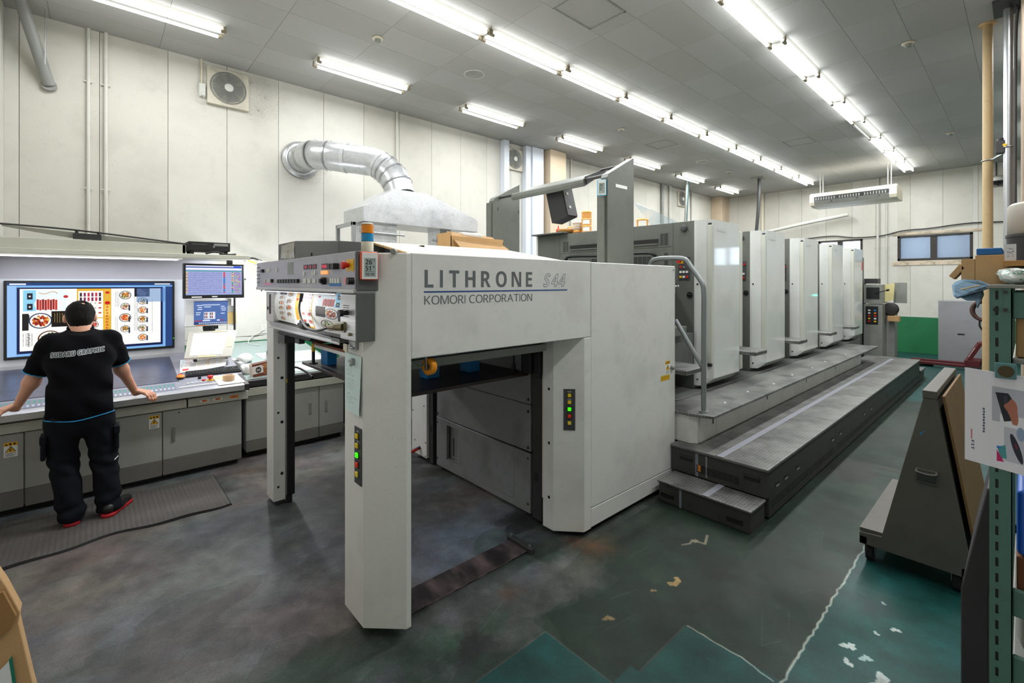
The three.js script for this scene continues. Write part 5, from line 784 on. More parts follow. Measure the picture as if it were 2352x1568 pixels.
{ const t2 = canvasTex(640, 360, (x, w, h) => { x.fillStyle = '#9aa8d8'; x.fillRect(0, 0, w, h); x.fillStyle = '#dfe6f6'; x.fillRect(0, 0, w, 14); x.fillStyle = '#3a4c9c'; x.fillRect(0, 14, w, 12); x.fillStyle = '#1c50d8'; x.fillRect(540, 2, 90, 22); x.fillStyle = '#eef0fa'; x.fillRect(0, 28, w, 24); x.fillStyle = '#46a09c'; x.fillRect(0, 62, w, 10); seed = 31; for (let r = 0; r < 20; r++) { const y = 76 + r * 13.2; x.fillStyle = r % 2 ? '#98a2d2' : '#a9b2de'; x.fillRect(0, y, w, 13); x.fillStyle = '#5058a0'; for (let c = 0; c < 22; c++) x.fillRect(30 + c * 17, y + 4, 5 + rnd() * 9, 4); x.fillStyle = ['#e8d43c', '#e8d43c', '#d84a4a'][r % 3]; x.fillRect(4, y, 12, 12); x.fillStyle = rnd() > 0.5 ? '#1c78c0' : '#d83c50'; x.fillRect(420, y, 20, 12); x.fillStyle = ['#2070c0', '#e03050', '#f0d030', '#3ca060'][Math.floor(rnd() * 4)]; x.fillRect(520, y, 16, 12); for (let c = 0; c < 6; c++) { x.fillStyle = ['#c04aa0', '#60b060', '#d0c040', '#8060c0'][Math.floor(rnd() * 4)]; x.fillRect(550 + c * 13, y + 1, 9, 10); } } });
  const t = thing('monitor', 'black monitor with a coloured schedule table hanging under the console shelf', 'monitor', [0.93, 1.59, -5.8]);
  const z = -5.8; mk('case', bx(0.665, 1.225, 1.588, 1.955, z - 0.04, z, 0.008), M.black, t); mk('screen', qd([0.69, 1.625, z + 0.001], [1.2, 1.625, z + 0.001], [1.2, 1.935, z + 0.001], [0.69, 1.935, z + 0.001]), std(0x000000, 0.25, 0, { emissive: 0xffffff, emissiveMap: t2, emissiveIntensity: 0.8 }), t, { uv: true });
  mk('arm', [bx(1.07, 1.12, 1.93, 2.0, z - 0.1, z - 0.04), cy([1.15, 1.2, z - 0.1], [1.15, 1.95, z - 0.1], 0.011)], M.dark, t); mk('badge', [bx(0.74, 0.83, 1.598, 1.61, z, z + 0.001, 0), bx(0.92, 0.97, 1.6, 1.612, z, z + 0.001, 0)], M.paper, t); }
{ const t3 = canvasTex(512, 360, (x, w, h) => { x.fillStyle = '#4f6ca8'; x.fillRect(0, 0, w, h); x.fillStyle = '#34487c'; x.fillRect(0, 0, w, 16); seed = 9; x.fillStyle = '#d4e0f4'; for (const [a, b, c] of [[40, 60, 80], [120, 54, 270], [150, 84, 100], [60, 90, 60], [50, 120, 70], [30, 170, 70], [30, 200, 60], [400, 80, 60], [400, 110, 80], [410, 140, 70], [400, 190, 60]]) x.fillRect(a, b, c, 12); x.fillStyle = '#e8ecf4'; x.fillRect(145, 170, 170, 110); for (let i = 0; i < 12; i++) { x.fillStyle = ['#444c68', '#8a3c34', '#cfd6e6'][i % 3]; x.fillRect(152 + (i % 6) * 27, 178 + Math.floor(i / 6) * 50, 18, 40); } x.fillStyle = '#a82c3c'; x.fillRect(10, 296, 110, 14); x.fillRect(390, 296, 50, 14); x.fillStyle = '#dfe6f2'; x.fillRect(130, 292, 110, 18); x.fillRect(340, 292, 44, 18); x.fillStyle = '#263c74'; x.fillRect(0, 322, w, 38); x.fillStyle = '#b8c8e8'; for (let i = 0; i < 14; i++) x.fillRect(70 + i * 31, 330, 24, 18); });
  const t = thing('touch_panel', 'white framed touch panel with a blue screen below the black monitor', 'monitor', [0.93, 1.25, -5.95]);
  const z = -5.92; mk('case', bx(0.695, 1.13, 1.285, 1.585, z - 0.06, z, 0.01), std(C(226, 226, 224), 0.5), t); mk('screen', qd([0.775, 1.305, z + 0.001], [1.09, 1.305, z + 0.001], [1.09, 1.556, z + 0.001], [0.775, 1.556, z + 0.001]), std(0x000000, 0.3, 0, { emissive: 0xffffff, emissiveMap: t3, emissiveIntensity: 0.85 }), t, { uv: true });
  mk('stand', [cy([0.92, 1.14, z - 0.05], [0.92, 1.29, z - 0.04], 0.05, 0.06), bx(0.86, 1.0, 1.25, 1.285, z - 0.05, z - 0.01)], M.black, t); mk('yellow_note', [sheet([1.085, 1.3, z + 0.003], [1.17, 1.3, z + 0.01], [1.17, 1.43, z + 0.01], [1.085, 1.43, z + 0.003], 0.0006)], std(C(244, 212, 140), 0.8), t); mk('paper_note', sheet([1.085, 1.28, z + 0.002], [1.17, 1.28, z + 0.008], [1.16, 1.5, z + 0.006], [1.085, 1.5, z + 0.002], 0.0006), M.paper, t); mk('orange_strip', bx(0.79, 0.88, 1.292, 1.3, z, z + 0.001, 0), M.orange, t); }
{ const t = thing('tilted_job_board', 'white tilted board with handwriting and tan tape below the touch panel', 'board', [0.87, 0.99, -5.6]);
  const A = [0.655, 1.0, -5.62], B = [1.062, 0.985, -5.6], Cc = [1.155, 1.235, -5.8], Dd = [0.72, 1.245, -5.82];
  mk('case', sheet(A, B, Cc, Dd, 0.03), std(C(176, 172, 160), 0.5), t);
  const bt = canvasTex(384, 256, (x, w, h) => { x.fillStyle = '#fbfcfc'; x.fillRect(0, 0, w, h); x.strokeStyle = '#8898b8'; x.lineWidth = 2.5; seed = 21; for (let i = 0; i < 6; i++) { x.beginPath(); x.arc(60 + i * 30, 236, 5, 0, 5); x.stroke(); } x.strokeStyle = '#7888b8'; x.lineWidth = 4; x.beginPath(); for (let i = 0; i < 5; i++) { x.moveTo(330, 200 - i * 24); x.arc(320, 200 - i * 24, 10, 0, 5.5); } x.stroke(); });
  const L = (a, b, k) => a.map((q, i) => q + (b[i] - q) * k), in4 = (u, v, d) => { const p = L(L(A, B, u), L(Dd, Cc, u), v); return [p[0], p[1] + d * 0.7, p[2] + d * 0.7]; };
  mk('screen', qd(in4(0.1, 0.08, 0.002), in4(0.78, 0.08, 0.002), in4(0.8, 0.92, 0.002), in4(0.1, 0.92, 0.002)), std(0xffffff, 0.35, 0, { map: bt }), t, { uv: true });
  each('tape_strip', [qd(in4(0.84, 0.35, 0.003), in4(0.97, 0.35, 0.003), in4(0.97, 0.9, 0.003), in4(0.84, 0.9, 0.003)), qd(in4(0.28, 0.01, 0.003), in4(0.65, 0.01, 0.003), in4(0.65, 0.06, 0.003), in4(0.28, 0.06, 0.003)), qd(in4(0.5, 0.95, 0.003), in4(0.8, 0.95, 0.003), in4(0.8, 0.99, 0.003), in4(0.5, 0.99, 0.003))], std(C(234, 206, 160), 0.7, 0, { side: THREE.DoubleSide }), t); each('stand_foot', [bx(0.75, 0.78, 0.94, 1.1, -5.8, -5.74), bx(1.03, 1.06, 0.94, 1.1, -5.8, -5.74)], M.dark, t); }
{ const lt = canvasTex(512, 320, (x, w, h) => { MENU(x, w, h); x.fillStyle = 'rgba(255,255,255,.78)'; x.fillRect(0, 0, w, h); x.fillStyle = '#c8302c'; x.fillRect(26, 236, 66, 46); x.fillRect(46, 16, 120, 8); x.fillStyle = '#3a2c20'; x.fillRect(300, 22, 100, 18); x.fillStyle = '#d84a3c'; x.fillRect(410, 30, 60, 20); });
  const b = (x, z) => [x, s1(z) + 0.006, z];
  mk('leaflet', qd(b(0.605, -5.48), b(0.99, -5.52), b(1.075, -5.81), b(0.65, -5.86), 6, 3, (p, u, v) => { p.y += 0.012 * u * u + 0.002; }), std(0xffffff, 0.6, 0, { map: lt, side: THREE.DoubleSide }), scene, { uv: true, label: 'printed leaflet lying on the console in front of the tilted white board', cat: 'leaflet' });
  mk('paper_sheet', [sheet(b(0.855, -5.045), [1.075, s1(-5.045) + 0.006, -5.045], [1.05, s1(-5.3) + 0.006, -5.3], b(0.84, -5.3), 0.001)], M.paper, scene, { label: 'white sheet of paper under the roll of tape on the console', cat: 'paper' });
  mk('yellow_sheet', [sheet([0.85, s1(-5.2) + 0.008, -5.2], [0.93, s1(-5.2) + 0.008, -5.2], [0.93, s1(-5.27) + 0.008, -5.27], [0.84, s1(-5.27) + 0.008, -5.27], 0.001)], std(C(246, 214, 150), 0.7), scene, { label: 'pale yellow slip of paper beside the tape roll', cat: 'paper' });
  mk('packing_tape', la([[0.032, 0], [0.05, 0], [0.05, 0.048], [0.032, 0.048], [0.032, 0]], [0.955, s1(-5.15) + 0.004, -5.155], 'y', 32), std(C(214, 176, 136), 0.5), scene, { label: 'roll of tan packing tape on a white sheet on the console', cat: 'tape' });
  const kb = thing('keyboard', 'black computer keyboard on the console behind the red stop button', 'keyboard', [0.87, s1(-5.4), -5.4]); mk('case', sheet([0.635, s1(-5.345) + 0.02, -5.345], [1.1, s1(-5.34) + 0.02, -5.34], [1.115, s1(-5.475) + 0.024, -5.475], [0.645, s1(-5.46) + 0.024, -5.46], 0.018), M.black, kb);
  const caps = []; for (let r = 0; r < 5; r++) for (let i = 0; i < 20; i++) { const x = 0.65 + i * 0.0223, z = -5.357 - r * 0.0215; caps.push(bx(x, x + 0.018, s1(z) + 0.02, s1(z) + 0.03, z - 0.0165, z, 0.002)); } mk('keycaps', caps, M.dark, kb).userData.kind = 'stuff';
  const m = thing('computer_mouse', 'orange and red computer mouse on the console left of the keyboard', 'mouse', [0.597, s1(-5.35), -5.35]); const sp = new THREE.SphereGeometry(0.033, 20, 12); sp.scale(1, 0.55, 1.5); sp.translate(0.597, s1(-5.35) + 0.016, -5.36); mk('shell', sp, M.orange, m); const sb = new THREE.SphereGeometry(0.0335, 20, 12); sb.scale(1, 0.32, 1.5); sb.translate(0.597, s1(-5.35) + 0.008, -5.36); mk('base', sb, M.black, m); mk('button', bx(0.578, 0.616, s1(-5.4) + 0.018, s1(-5.4) + 0.027, -5.4, -5.375, 0.003), M.red, m);
  mk('small_dongle', bx(0.725, 0.75, s1(-5.29), s1(-5.29) + 0.02, -5.3, -5.28, 0.003), M.black, scene, { label: 'tiny black receiver in front of the keyboard', cat: 'receiver' }); }
// on the console's shelf
{ const t = thing('desktop_computer', 'black desktop computer lying on the end of the console shelf', 'computer', [0.9, 2.045, -5.8]); mk('case', bx(0.7, 1.07, 2.085, 2.178, -6.05, -5.7, 0.004), M.dark, t); mk('front', bx(0.705, 1.068, 2.087, 2.176, -5.702, -5.694, 0.003), M.black, t); each('drive_slot', [bx(0.73, 0.86, 2.15, 2.153, -5.694, -5.692, 0), bx(0.92, 1.05, 2.14, 2.165, -5.694, -5.692, 0)], M.greyLight, t); mk('badge', cy([0.92, 2.13, -5.694], [0.92, 2.13, -5.692], 0.009), M.steel, t); each('foot', [bx(0.72, 0.75, 2.046, 2.085, -5.75, -5.72), bx(1.02, 1.05, 2.046, 2.085, -5.75, -5.72), bx(0.72, 0.75, 2.046, 2.085, -6.0, -5.97), bx(1.02, 1.05, 2.046, 2.085, -6.0, -5.97)], M.black, t); }
mk('headset', tu([[0.84, 2.052, -5.66], [0.89, 2.07, -5.65], [0.95, 2.075, -5.66], [1.0, 2.055, -5.67], [1.06, 2.052, -5.66], [1.12, 2.06, -5.7]], 0.01, 8, 40), M.black, scene, { label: 'coil of black cable on the shelf edge under the desktop computer', cat: 'cable' });
mk('yellow_cable', tu([[1.12, 2.052, -5.8], [1.2, 2.05, -5.82], [1.26, 2.02, -5.9], [1.4, 1.99, -6.1], [1.6, 1.98, -6.3]], 0.006, 6, 30), M.yellow, scene, { label: 'yellow cable leaving the right end of the console shelf', cat: 'cable' });
mk('stay_wire', [tu([[-0.68, 2.262, -5.86], [-0.2, 2.243, -5.86], [0.2, 2.207, -5.85], [0.7, 2.155, -5.84]], 0.009, 6, 40)], M.dark, scene, { label: 'dark sagging stay cable above the console shelf', cat: 'cable' });
{ const t = thing('net_frame', 'grey translucent plastic sheet stretched under the sagging cable above the shelf', 'sheet', [-0.2, 2.14, -5.9]); mk('film', sheet([-0.6, 2.24, -5.87], [0.69, 2.13, -5.87], [0.7, 2.15, -5.85], [-0.6, 2.25, -5.86], 0.003, 12, 2, (q, u, v) => { q.y -= 0.045 * Math.sin(u * 3.1) * (1 - v); }), std(C(150, 150, 140), 0.6, 0, { transparent: true, opacity: 0.75 }), t); }
{ const t = thing('spring_clips', 'black ballast box with cable clips on the console shelf', 'box', [-0.1, 2.14, -5.8]); mk('box', bx(-0.155, 0.04, 2.155, 2.205, -5.86, -5.78), M.dark, t); mk('clip', cy([-0.13, 2.205, -5.82], [-0.13, 2.24, -5.82], 0.012), M.black, t); mk('clip', cy([0.02, 2.205, -5.82], [0.02, 2.23, -5.82], 0.012), M.black, t); }
{ // LED work lamp clamped to the end of the shelf
  const t = thing('work_lamp', 'glaring white work lamp beside the shelf end, half behind the control head', 'lamp', [1.36, 1.93, -5.8]);
  mk('arm', [tu([[1.22, 2.0, -5.8], [1.3, 2.03, -5.8], [1.4, 2.0, -5.8]], 0.01, 8, 20)], M.dark, t); mk('shade', la([[0.03, 0.05], [0.05, 0.045], [0.075, 0.0], [0.072, 0.0], [0.046, 0.042], [0.03, 0.046]], [1.4, 1.94, -5.8], 'y', 20), M.paper, t);
  const gl = new THREE.SphereGeometry(0.05, 16, 12); gl.translate(1.4, 1.93, -5.8); const b = mk('bulb', gl, std(C(255, 255, 255), 0.4, 0, { emissive: C(245, 248, 255), emissiveIntensity: 8 }), t); b.castShadow = false;
  const L = new THREE.PointLight(new THREE.Color(0.92, 0.95, 1), WORK_LAMP, 0, 2); L.position.set(1.4 - 1.36, 0, 0); L.shadow.radius = 2.5; L.castShadow = true; L.name = 'light'; t.add(L); }
// second desk
M.desk2 = std(0xffffff, 0.5, 0, { map: dirty(148, 164, 160, 0.08, 221, 1.2) });
{ const t = thing('side_desk', 'second grey desk with slanted green-grey top running behind the delivery', 'desk', [1.6, 0, -5.9]);
  const X = [1.11, 1.825, 2.1]; mk('plinth', bx(1.13, 2.09, 0, 0.07, -6.7, -5.27), M.black, t);
  for (let i = 0; i < 2; i++) { const d = mk('door', bx(X[i] + 0.003, X[i + 1] - 0.003, 0.17, 0.618, -5.22, -5.2, 0.004), M.cab, t); mk('kick_strip', bx(X[i] + 0.003, X[i + 1] - 0.003, 0.06, 0.167, -5.22, -5.2, 0.003), M.cabDark, t); }
  for (const x of [1.73, 1.9]) mk('handle', [bx(x - 0.014, x + 0.014, 0.33, 0.45, -5.2, -5.194, 0.004)], M.greyLight, t);
  mk('carcass', bx(1.11, 2.1, 0.07, 0.618, -6.75, -5.225), M.cab, t); mk('apron', bx(1.11, 2.1, 0.622, 0.7, -5.3, -5.18, 0.004), M.apron, t); mk('support_rail', bx(1.11, 2.09, 0.7, 0.715, -5.4, -5.27, 0), M.cab, t);
  mk('front_nose', ex([[-5.18, 0.715], [-5.18, 0.772], [-5.24, s2(-5.24)], [-5.24, 0.715]], 1.11, 2.1, 'x', 0.003), M.dark, t);
  mk('desk_top', ex([[-5.24, 0.72], [-5.24, s2(-5.24)], [-6.77, s2(-6.77)], [-6.77, 0.72]], 1.11, 2.1, 'x', 0.003), M.desk2, t); }
{ const b = (x, z, d = 0.004) => [x, s2(z) + d, z];
  mk('large_sheet', [sheet(b(1.62, -5.3), b(2.06, -5.3), b(2.06, -5.6), b(1.6, -5.6), 0.001)], M.paper, scene, { label: 'pale sheet on the side desk at its front edge, seen under the control head', cat: 'paper', group: 'white sheets on the side desk' });
  mk('large_sheet', [sheet(b(1.62, -5.66), b(2.06, -5.66), b(2.06, -6.1), b(1.7, -6.1), 0.001)], M.paper, scene, { label: 'bright white sheet farther back on the side desk, seen under the control head', cat: 'paper', group: 'white sheets on the side desk' });
  mk('paper_sheet', [sheet(b(1.44, -5.9), b(1.6, -5.88), b(1.58, -6.16), b(1.41, -6.16), 0.001)], M.paper, scene, { label: 'small white paper on the green-grey desk beside the far pillar', cat: 'paper' });
  const bt = canvasTex(256, 192, (x, w, h) => { x.fillStyle = '#e4dcd4'; x.fillRect(0, 0, w, h); x.fillStyle = '#6c3420'; x.fillRect(0, 0, w, 26); x.fillRect(0, 130, w, 62); x.fillStyle = '#8c5230'; x.fillRect(150, 60, 90, 100); x.fillStyle = '#b07c48'; x.fillRect(160, 14, 70, 60); x.fillStyle = '#2c2622'; x.beginPath(); x.arc(84, 84, 40, 0, 7); x.fill(); x.fillStyle = '#e8e0d0'; for (let i = 0; i < 8; i++) x.fillRect(60 + (i % 4) * 13, 72 + (i > 3) * 16, 9, 10); x.fillStyle = '#c83030'; x.fillRect(140, 30, 34, 14); });
  const c = thing('biscuit_box', 'brown and white opened snack box with a round black emblem on the side desk', 'box', [1.29, 0.775, -5.3], null, { local: true, turn: 0.18 }); c.rotation.z = 0.1;
  mk('carton', bx(-0.095, 0.085, 0, 0.15, -0.07, 0, 0.002), std(C(216, 198, 184), 0.7), c); mk('print', qd([-0.095, 0, 0.0008], [0.085, 0, 0.0008], [0.085, 0.15, 0.0008], [-0.095, 0.15, 0.0008]), std(0xffffff, 0.6, 0, { map: bt }), c, { uv: true }); mk('opening', bx(-0.09, 0.08, 0.147, 0.152, -0.065, -0.004, 0), std(C(96, 56, 36), 0.8), c);
  const rag = (label, x, z, sx, sy, sz, sd) => { const g = new THREE.IcosahedronGeometry(1, 4); const p = g.attributes.position; for (let i = 0; i < p.count; i++) { const q = new THREE.Vector3().fromBufferAttribute(p, i); const n = 0.72 + 0.5 * vn(q.x * 1.8 + 9 + sd, q.y * 1.8 + q.z * 2 + 9, 64, sd); p.setXYZ(i, q.x * sx * n, Math.max(-0.6, q.y) * sy * n, q.z * sz * n); } g.computeVertexNormals(); g.translate(x, s2(z) + sy * 0.6, z); mk('cloth', toCreasedNormals(g, 1.2), std(C(232, 230, 226), 0.9), scene, { label, cat: 'cloth' }); };
  rag('crumpled white cloth on the side desk behind the barcode gun', 1.235, -5.86, 0.075, 0.06, 0.06, 3); rag('white rag beside the snack box on the side desk', 1.165, -5.46, 0.055, 0.06, 0.06, 5);
  const gun = thing('densitometer', 'small white hand-held meter with a dark window on the side desk', 'meter', [1.16, 0.86, -5.8]); mk('body', beam([1.13, s2(-5.92) + 0.025, -5.92], [1.18, s2(-5.7) + 0.02, -5.7], 0.045, 0.035), std(C(214, 212, 210), 0.4), gun); mk('window', beam([1.15, s2(-5.82) + 0.043, -5.82], [1.16, s2(-5.77) + 0.042, -5.77], 0.03, 0.006), M.dark, gun); mk('cap', cy([1.12, s2(-5.94) + 0.02, -5.94], [1.11, s2(-5.99) + 0.03, -5.99], 0.02), std(C(176, 40, 70), 0.4), gun);
  const sp = thing('spray_bottle', 'clear bottle with a black and red top beside the far pillar', 'bottle', [1.45, 0.8, -5.6]); mk('bottle', cy([1.41, s2(-5.6), -5.6], [1.41, s2(-5.6) + 0.13, -5.6], 0.02), phys(C(235, 235, 238), 0.2, { transmission: 0.5, thickness: 0.02 }), sp); mk('cap', cy([1.41, s2(-5.6) + 0.13, -5.6], [1.41, s2(-5.6) + 0.17, -5.6], 0.013), M.black, sp); mk('red_band', cy([1.41, s2(-5.6) + 0.0, -5.6], [1.41, s2(-5.6) + 0.025, -5.6], 0.0215), M.red, sp); }
// anti-fatigue mat
{ const f = (t, u, v) => { t.z += 0.03 * Math.sin(u * 9) * (1 - v) + 0.015 * Math.sin(u * 21) * (1 - v); t.y += 0.004 * Math.max(0, Math.sin(u * 10)) * (1 - v); };
  const th = dataTex(128, (u, v) => { const a = Math.max(0, 1 - 9 * Math.abs(((u * 2 + v * 2) % 1) - 0.5)), x = (u * 4 % 1) - 0.5, y = (v * 8 % 1) - 0.5; return 255 * Math.max(0, Math.min(1, (0.36 - Math.hypot(x, y * 0.8)) * 7)); }, { data: true, size: 0.12 });
  M.mat = std(0xffffff, 0.8, 0, { map: dirty(84, 80, 76, 0.15, 231, 0.6), bumpMap: th, bumpScale: 0.003, side: THREE.DoubleSide });
  const n = 60, g = qd([-0.68, 0.014, -4.19], [0.79, 0.014, -4.225], [0.79, 0.014, -4.93], [-0.68, 0.014, -4.95], n, 8, f);
  const edge = qd([-0.68, 0, -4.178], [0.8, 0, -4.215], [0.79, 0.014, -4.225], [-0.68, 0.014, -4.19], n, 1, (t, u) => { f(t, u, 0); if (t.y < 0.008) t.y = 0.0; });
  const e2 = qd([0.802, 0, -4.215], [0.8, 0, -4.94], [0.79, 0.014, -4.93], [0.79, 0.014, -4.225], 1, 1, (t, u, v) => { if (u < 0.5) f(t, 1, 0); });
  const m = thing('floor_mat', 'long dark grey studded rubber mat under the man', 'mat', [0, 0, -4.6]); mk('top', g, M.mat, m); mk('edge', [edge, e2], std(C(18, 18, 18), 0.8, 0, { side: THREE.DoubleSide }), m); }
// ---------- things on walls and ceiling ----------
function wallFan(label, x, y, w, h) {
  const t = thing('exhaust_fan', label, 'exhaust fan', [x, y, WL]);
  mk('frame', [bx(x - w / 2, x + w / 2, y - h / 2, y + h / 2, WL, WL + 0.035, 0.008), bx(x - w / 2, x + w / 2, y - h / 2 - 0.012, y - h / 2 + 0.004, WL, WL + 0.06, 0.004)], std(0xffffff, 0.6, 0, { map: dirty(206, 200, 184, 0.12, 301, 0.5) }), t);
  const r = w * 0.39; mk('ring', la([[r, 0.03], [r + 0.018, 0.045], [r + 0.024, 0.035], [r + 0.024, 0.03]], [x, y, WL], 'z', 40), M.greyLight, t);
  mk('back_disc', la([[0, 0.036], [r, 0.034]], [x, y, WL], 'z', 40), std(C(158, 156, 150), 0.8, 0, { side: THREE.DoubleSide }), t);
  for (let k = 0; k < 5; k++) { const a = k * 1.2566, b = qd([0.05, -0.035, 0.038], [r * 0.93, -0.08, 0.037], [r * 0.93, 0.08, 0.041], [0.05, 0.035, 0.042], 3, 2); b.rotateZ(a); b.translate(x, y, WL); mk('blade', b, M.fanBlade, t); }
  const gr = []; for (let i = 1; i <= 20; i++) gr.push(new THREE.TorusGeometry(r * i / 20.4, 0.0028, 4, 40).translate(x, y, WL + 0.062)); for (let k = 0; k < 8; k++) { const a = k * Math.PI / 4; gr.push(cy([x + 0.05 * Math.cos(a), y + 0.05 * Math.sin(a), WL + 0.062], [x + r * Math.cos(a), y + r * Math.sin(a), WL + 0.045], 0.003, 0.003, 6)); }
  mk('guard', gr, M.greyLight, t);
  mk('hub', la([[0, 0.075], [w * 0.09, 0.072], [w * 0.11, 0.064], [w * 0.11, 0.05]], [x, y, WL], 'z', 28), M.plastic, t); return t;
}
M.fanBlade = std(C(168, 166, 160), 0.5, 0, { side: THREE.DoubleSide });
wallFan('square exhaust fan with dirty surround high on the wall, nearest to the camera', 1.25, 4.215, 0.46, 0.455);
wallFan('square exhaust fan between white trunking strips beside the beige column', 6.155, 4.2, 0.44, 0.42);
wallFan('small looking exhaust fan far down the panelled wall near the back corner', 12.83, 4.22, 0.5, 0.42);
{ const t = thing('fan_switch', 'small pull switch box and conduit beside the nearest exhaust fan', 'switch', [0.98, 4.07, WL]); mk('conduit', cy([0.965, 4.2, WL + 0.014], [0.965, 4.5, WL + 0.014], 0.012), M.cream, t); mk('box', bx(0.935, 1.005, 4.04, 4.2, WL, WL + 0.045, 0.006), M.plastic, t); mk('lead', tu([[0.97, 4.06, WL + 0.03], [0.99, 4.0, WL + 0.05], [0.94, 3.97, WL + 0.05], [0.92, 4.01, WL + 0.04], [0.96, 4.05, WL + 0.03]], 0.004, 6, 40), M.plastic, t); mk('plug', bx(0.96, 0.99, 4.045, 4.085, WL + 0.04, WL + 0.07, 0.004), M.plastic, t); }
function conduit(label, x, y0, y1, r, m = M.wall, wall = 'l') { const t = thing('conduit', label, 'conduit', wall === 'l' ? [x, y0, WL] : [WB, y0, x]); const p = (y, q = 0) => wall === 'l' ? [x + q, y, WL + r + 0.004] : [WB - r - 0.004, y, x + q]; mk('pipe', cy(p(y0), p(y1), r, r, 12), m, t); const n = Math.max(2, Math.round((y1 - y0) / 1.3)); for (let i = 0; i < n; i++) { const y = y0 + (y1 - y0) * (i + 0.5) / n; const a = p(y, -r * 2.2), b = p(y, r * 2.2); mk('clip', beam([a[0], a[1], a[2]], [b[0], b[1], b[2]], 0.012, 0.012), m, t); } return t; }
conduit('left one of the pair of thin wall conduits above the console', -0.06, 2.2, 4.5, 0.016); conduit('right one of the pair of thin wall conduits above the console', 0.082, 2.2, 4.5, 0.018); conduit('thin conduit on the wall above the galvanised duct', 3.6, 2.9, 4.5, 0.02); conduit('thin conduit on the wall just right of the beige column', 7.86, 2.4, 4.5, 0.025);
conduit('grey pipe on the wall beyond the tall portal post', 11.68, 2.4, 4.5, 0.045, M.greyLight); conduit('pale pipe on the wall left of the farthest exhaust fan', 12.1, 2.4, 4.5, 0.04); conduit('pale pipe on the wall right of the farthest exhaust fan', 13.4, 2.4, 4.5, 0.03);
conduit('cream pipe on the back wall behind the hanging air conditioner, left side', -5.42, 2.6, 4.5, 0.04, M.cream, 'b'); conduit('flat cream trunking on the back wall right of the hanging air conditioner', -2.6, 0.9, 4.5, 0.03, M.wall, 'b'); conduit('thin flat trunking on the back wall between the two windows', -2.42, 0.9, 4.5, 0.02, M.wall, 'b');
{ const t = thing('slanted_pipe', 'thick grey plastic pipe slanting from ceiling to wall in the upper left corner', 'pipe', [-0.4, 3.8, WL]); mk('pipe', cy([-0.36, 3.8, WL + 0.02], [-0.56, 4.55, -6.45], 0.05, 0.05, 20), std(C(140, 141, 138), 0.45), t); mk('wall_cap', cy([-0.36, 3.79, WL], [-0.362, 3.8, WL + 0.03], 0.062), std(C(150, 150, 146), 0.45), t); mk('hanger_wire', cy([-0.38, 4.5, -6.6], [-0.38, 3.95, -6.6], 0.003), M.steel, t); }
mk('wall_outlet', [bx(1.62, 1.7, 1.08, 1.2, WL + 0.0, WL + 0.012, 0.003), bx(1.645, 1.675, 1.12, 1.16, WL + 0.01, WL + 0.018, 0.002)], M.plastic, scene, { label: 'white socket low on the wall just above the side desk', cat: 'socket' });
mk('outlet_lead', tu([[1.66, 1.13, WL + 0.02], [1.5, 1.05, WL + 0.06], [1.45, 0.98, -6.65], [1.55, s2(-6.5) + 0.01, -6.5]], 0.005, 6, 30), M.plastic, scene, { label: 'white lead hanging from the socket onto the side desk', cat: 'cable' });
mk('wall_bolt', [cy([1.44, 2.07, WL], [1.44, 2.07, WL + 0.01], 0.012), cy([1.44, 1.8, WL], [1.44, 1.8, WL + 0.01], 0.012)], M.black, scene, { label: 'two small dark bolts in the wall right of the shelf', cat: 'bolt' });
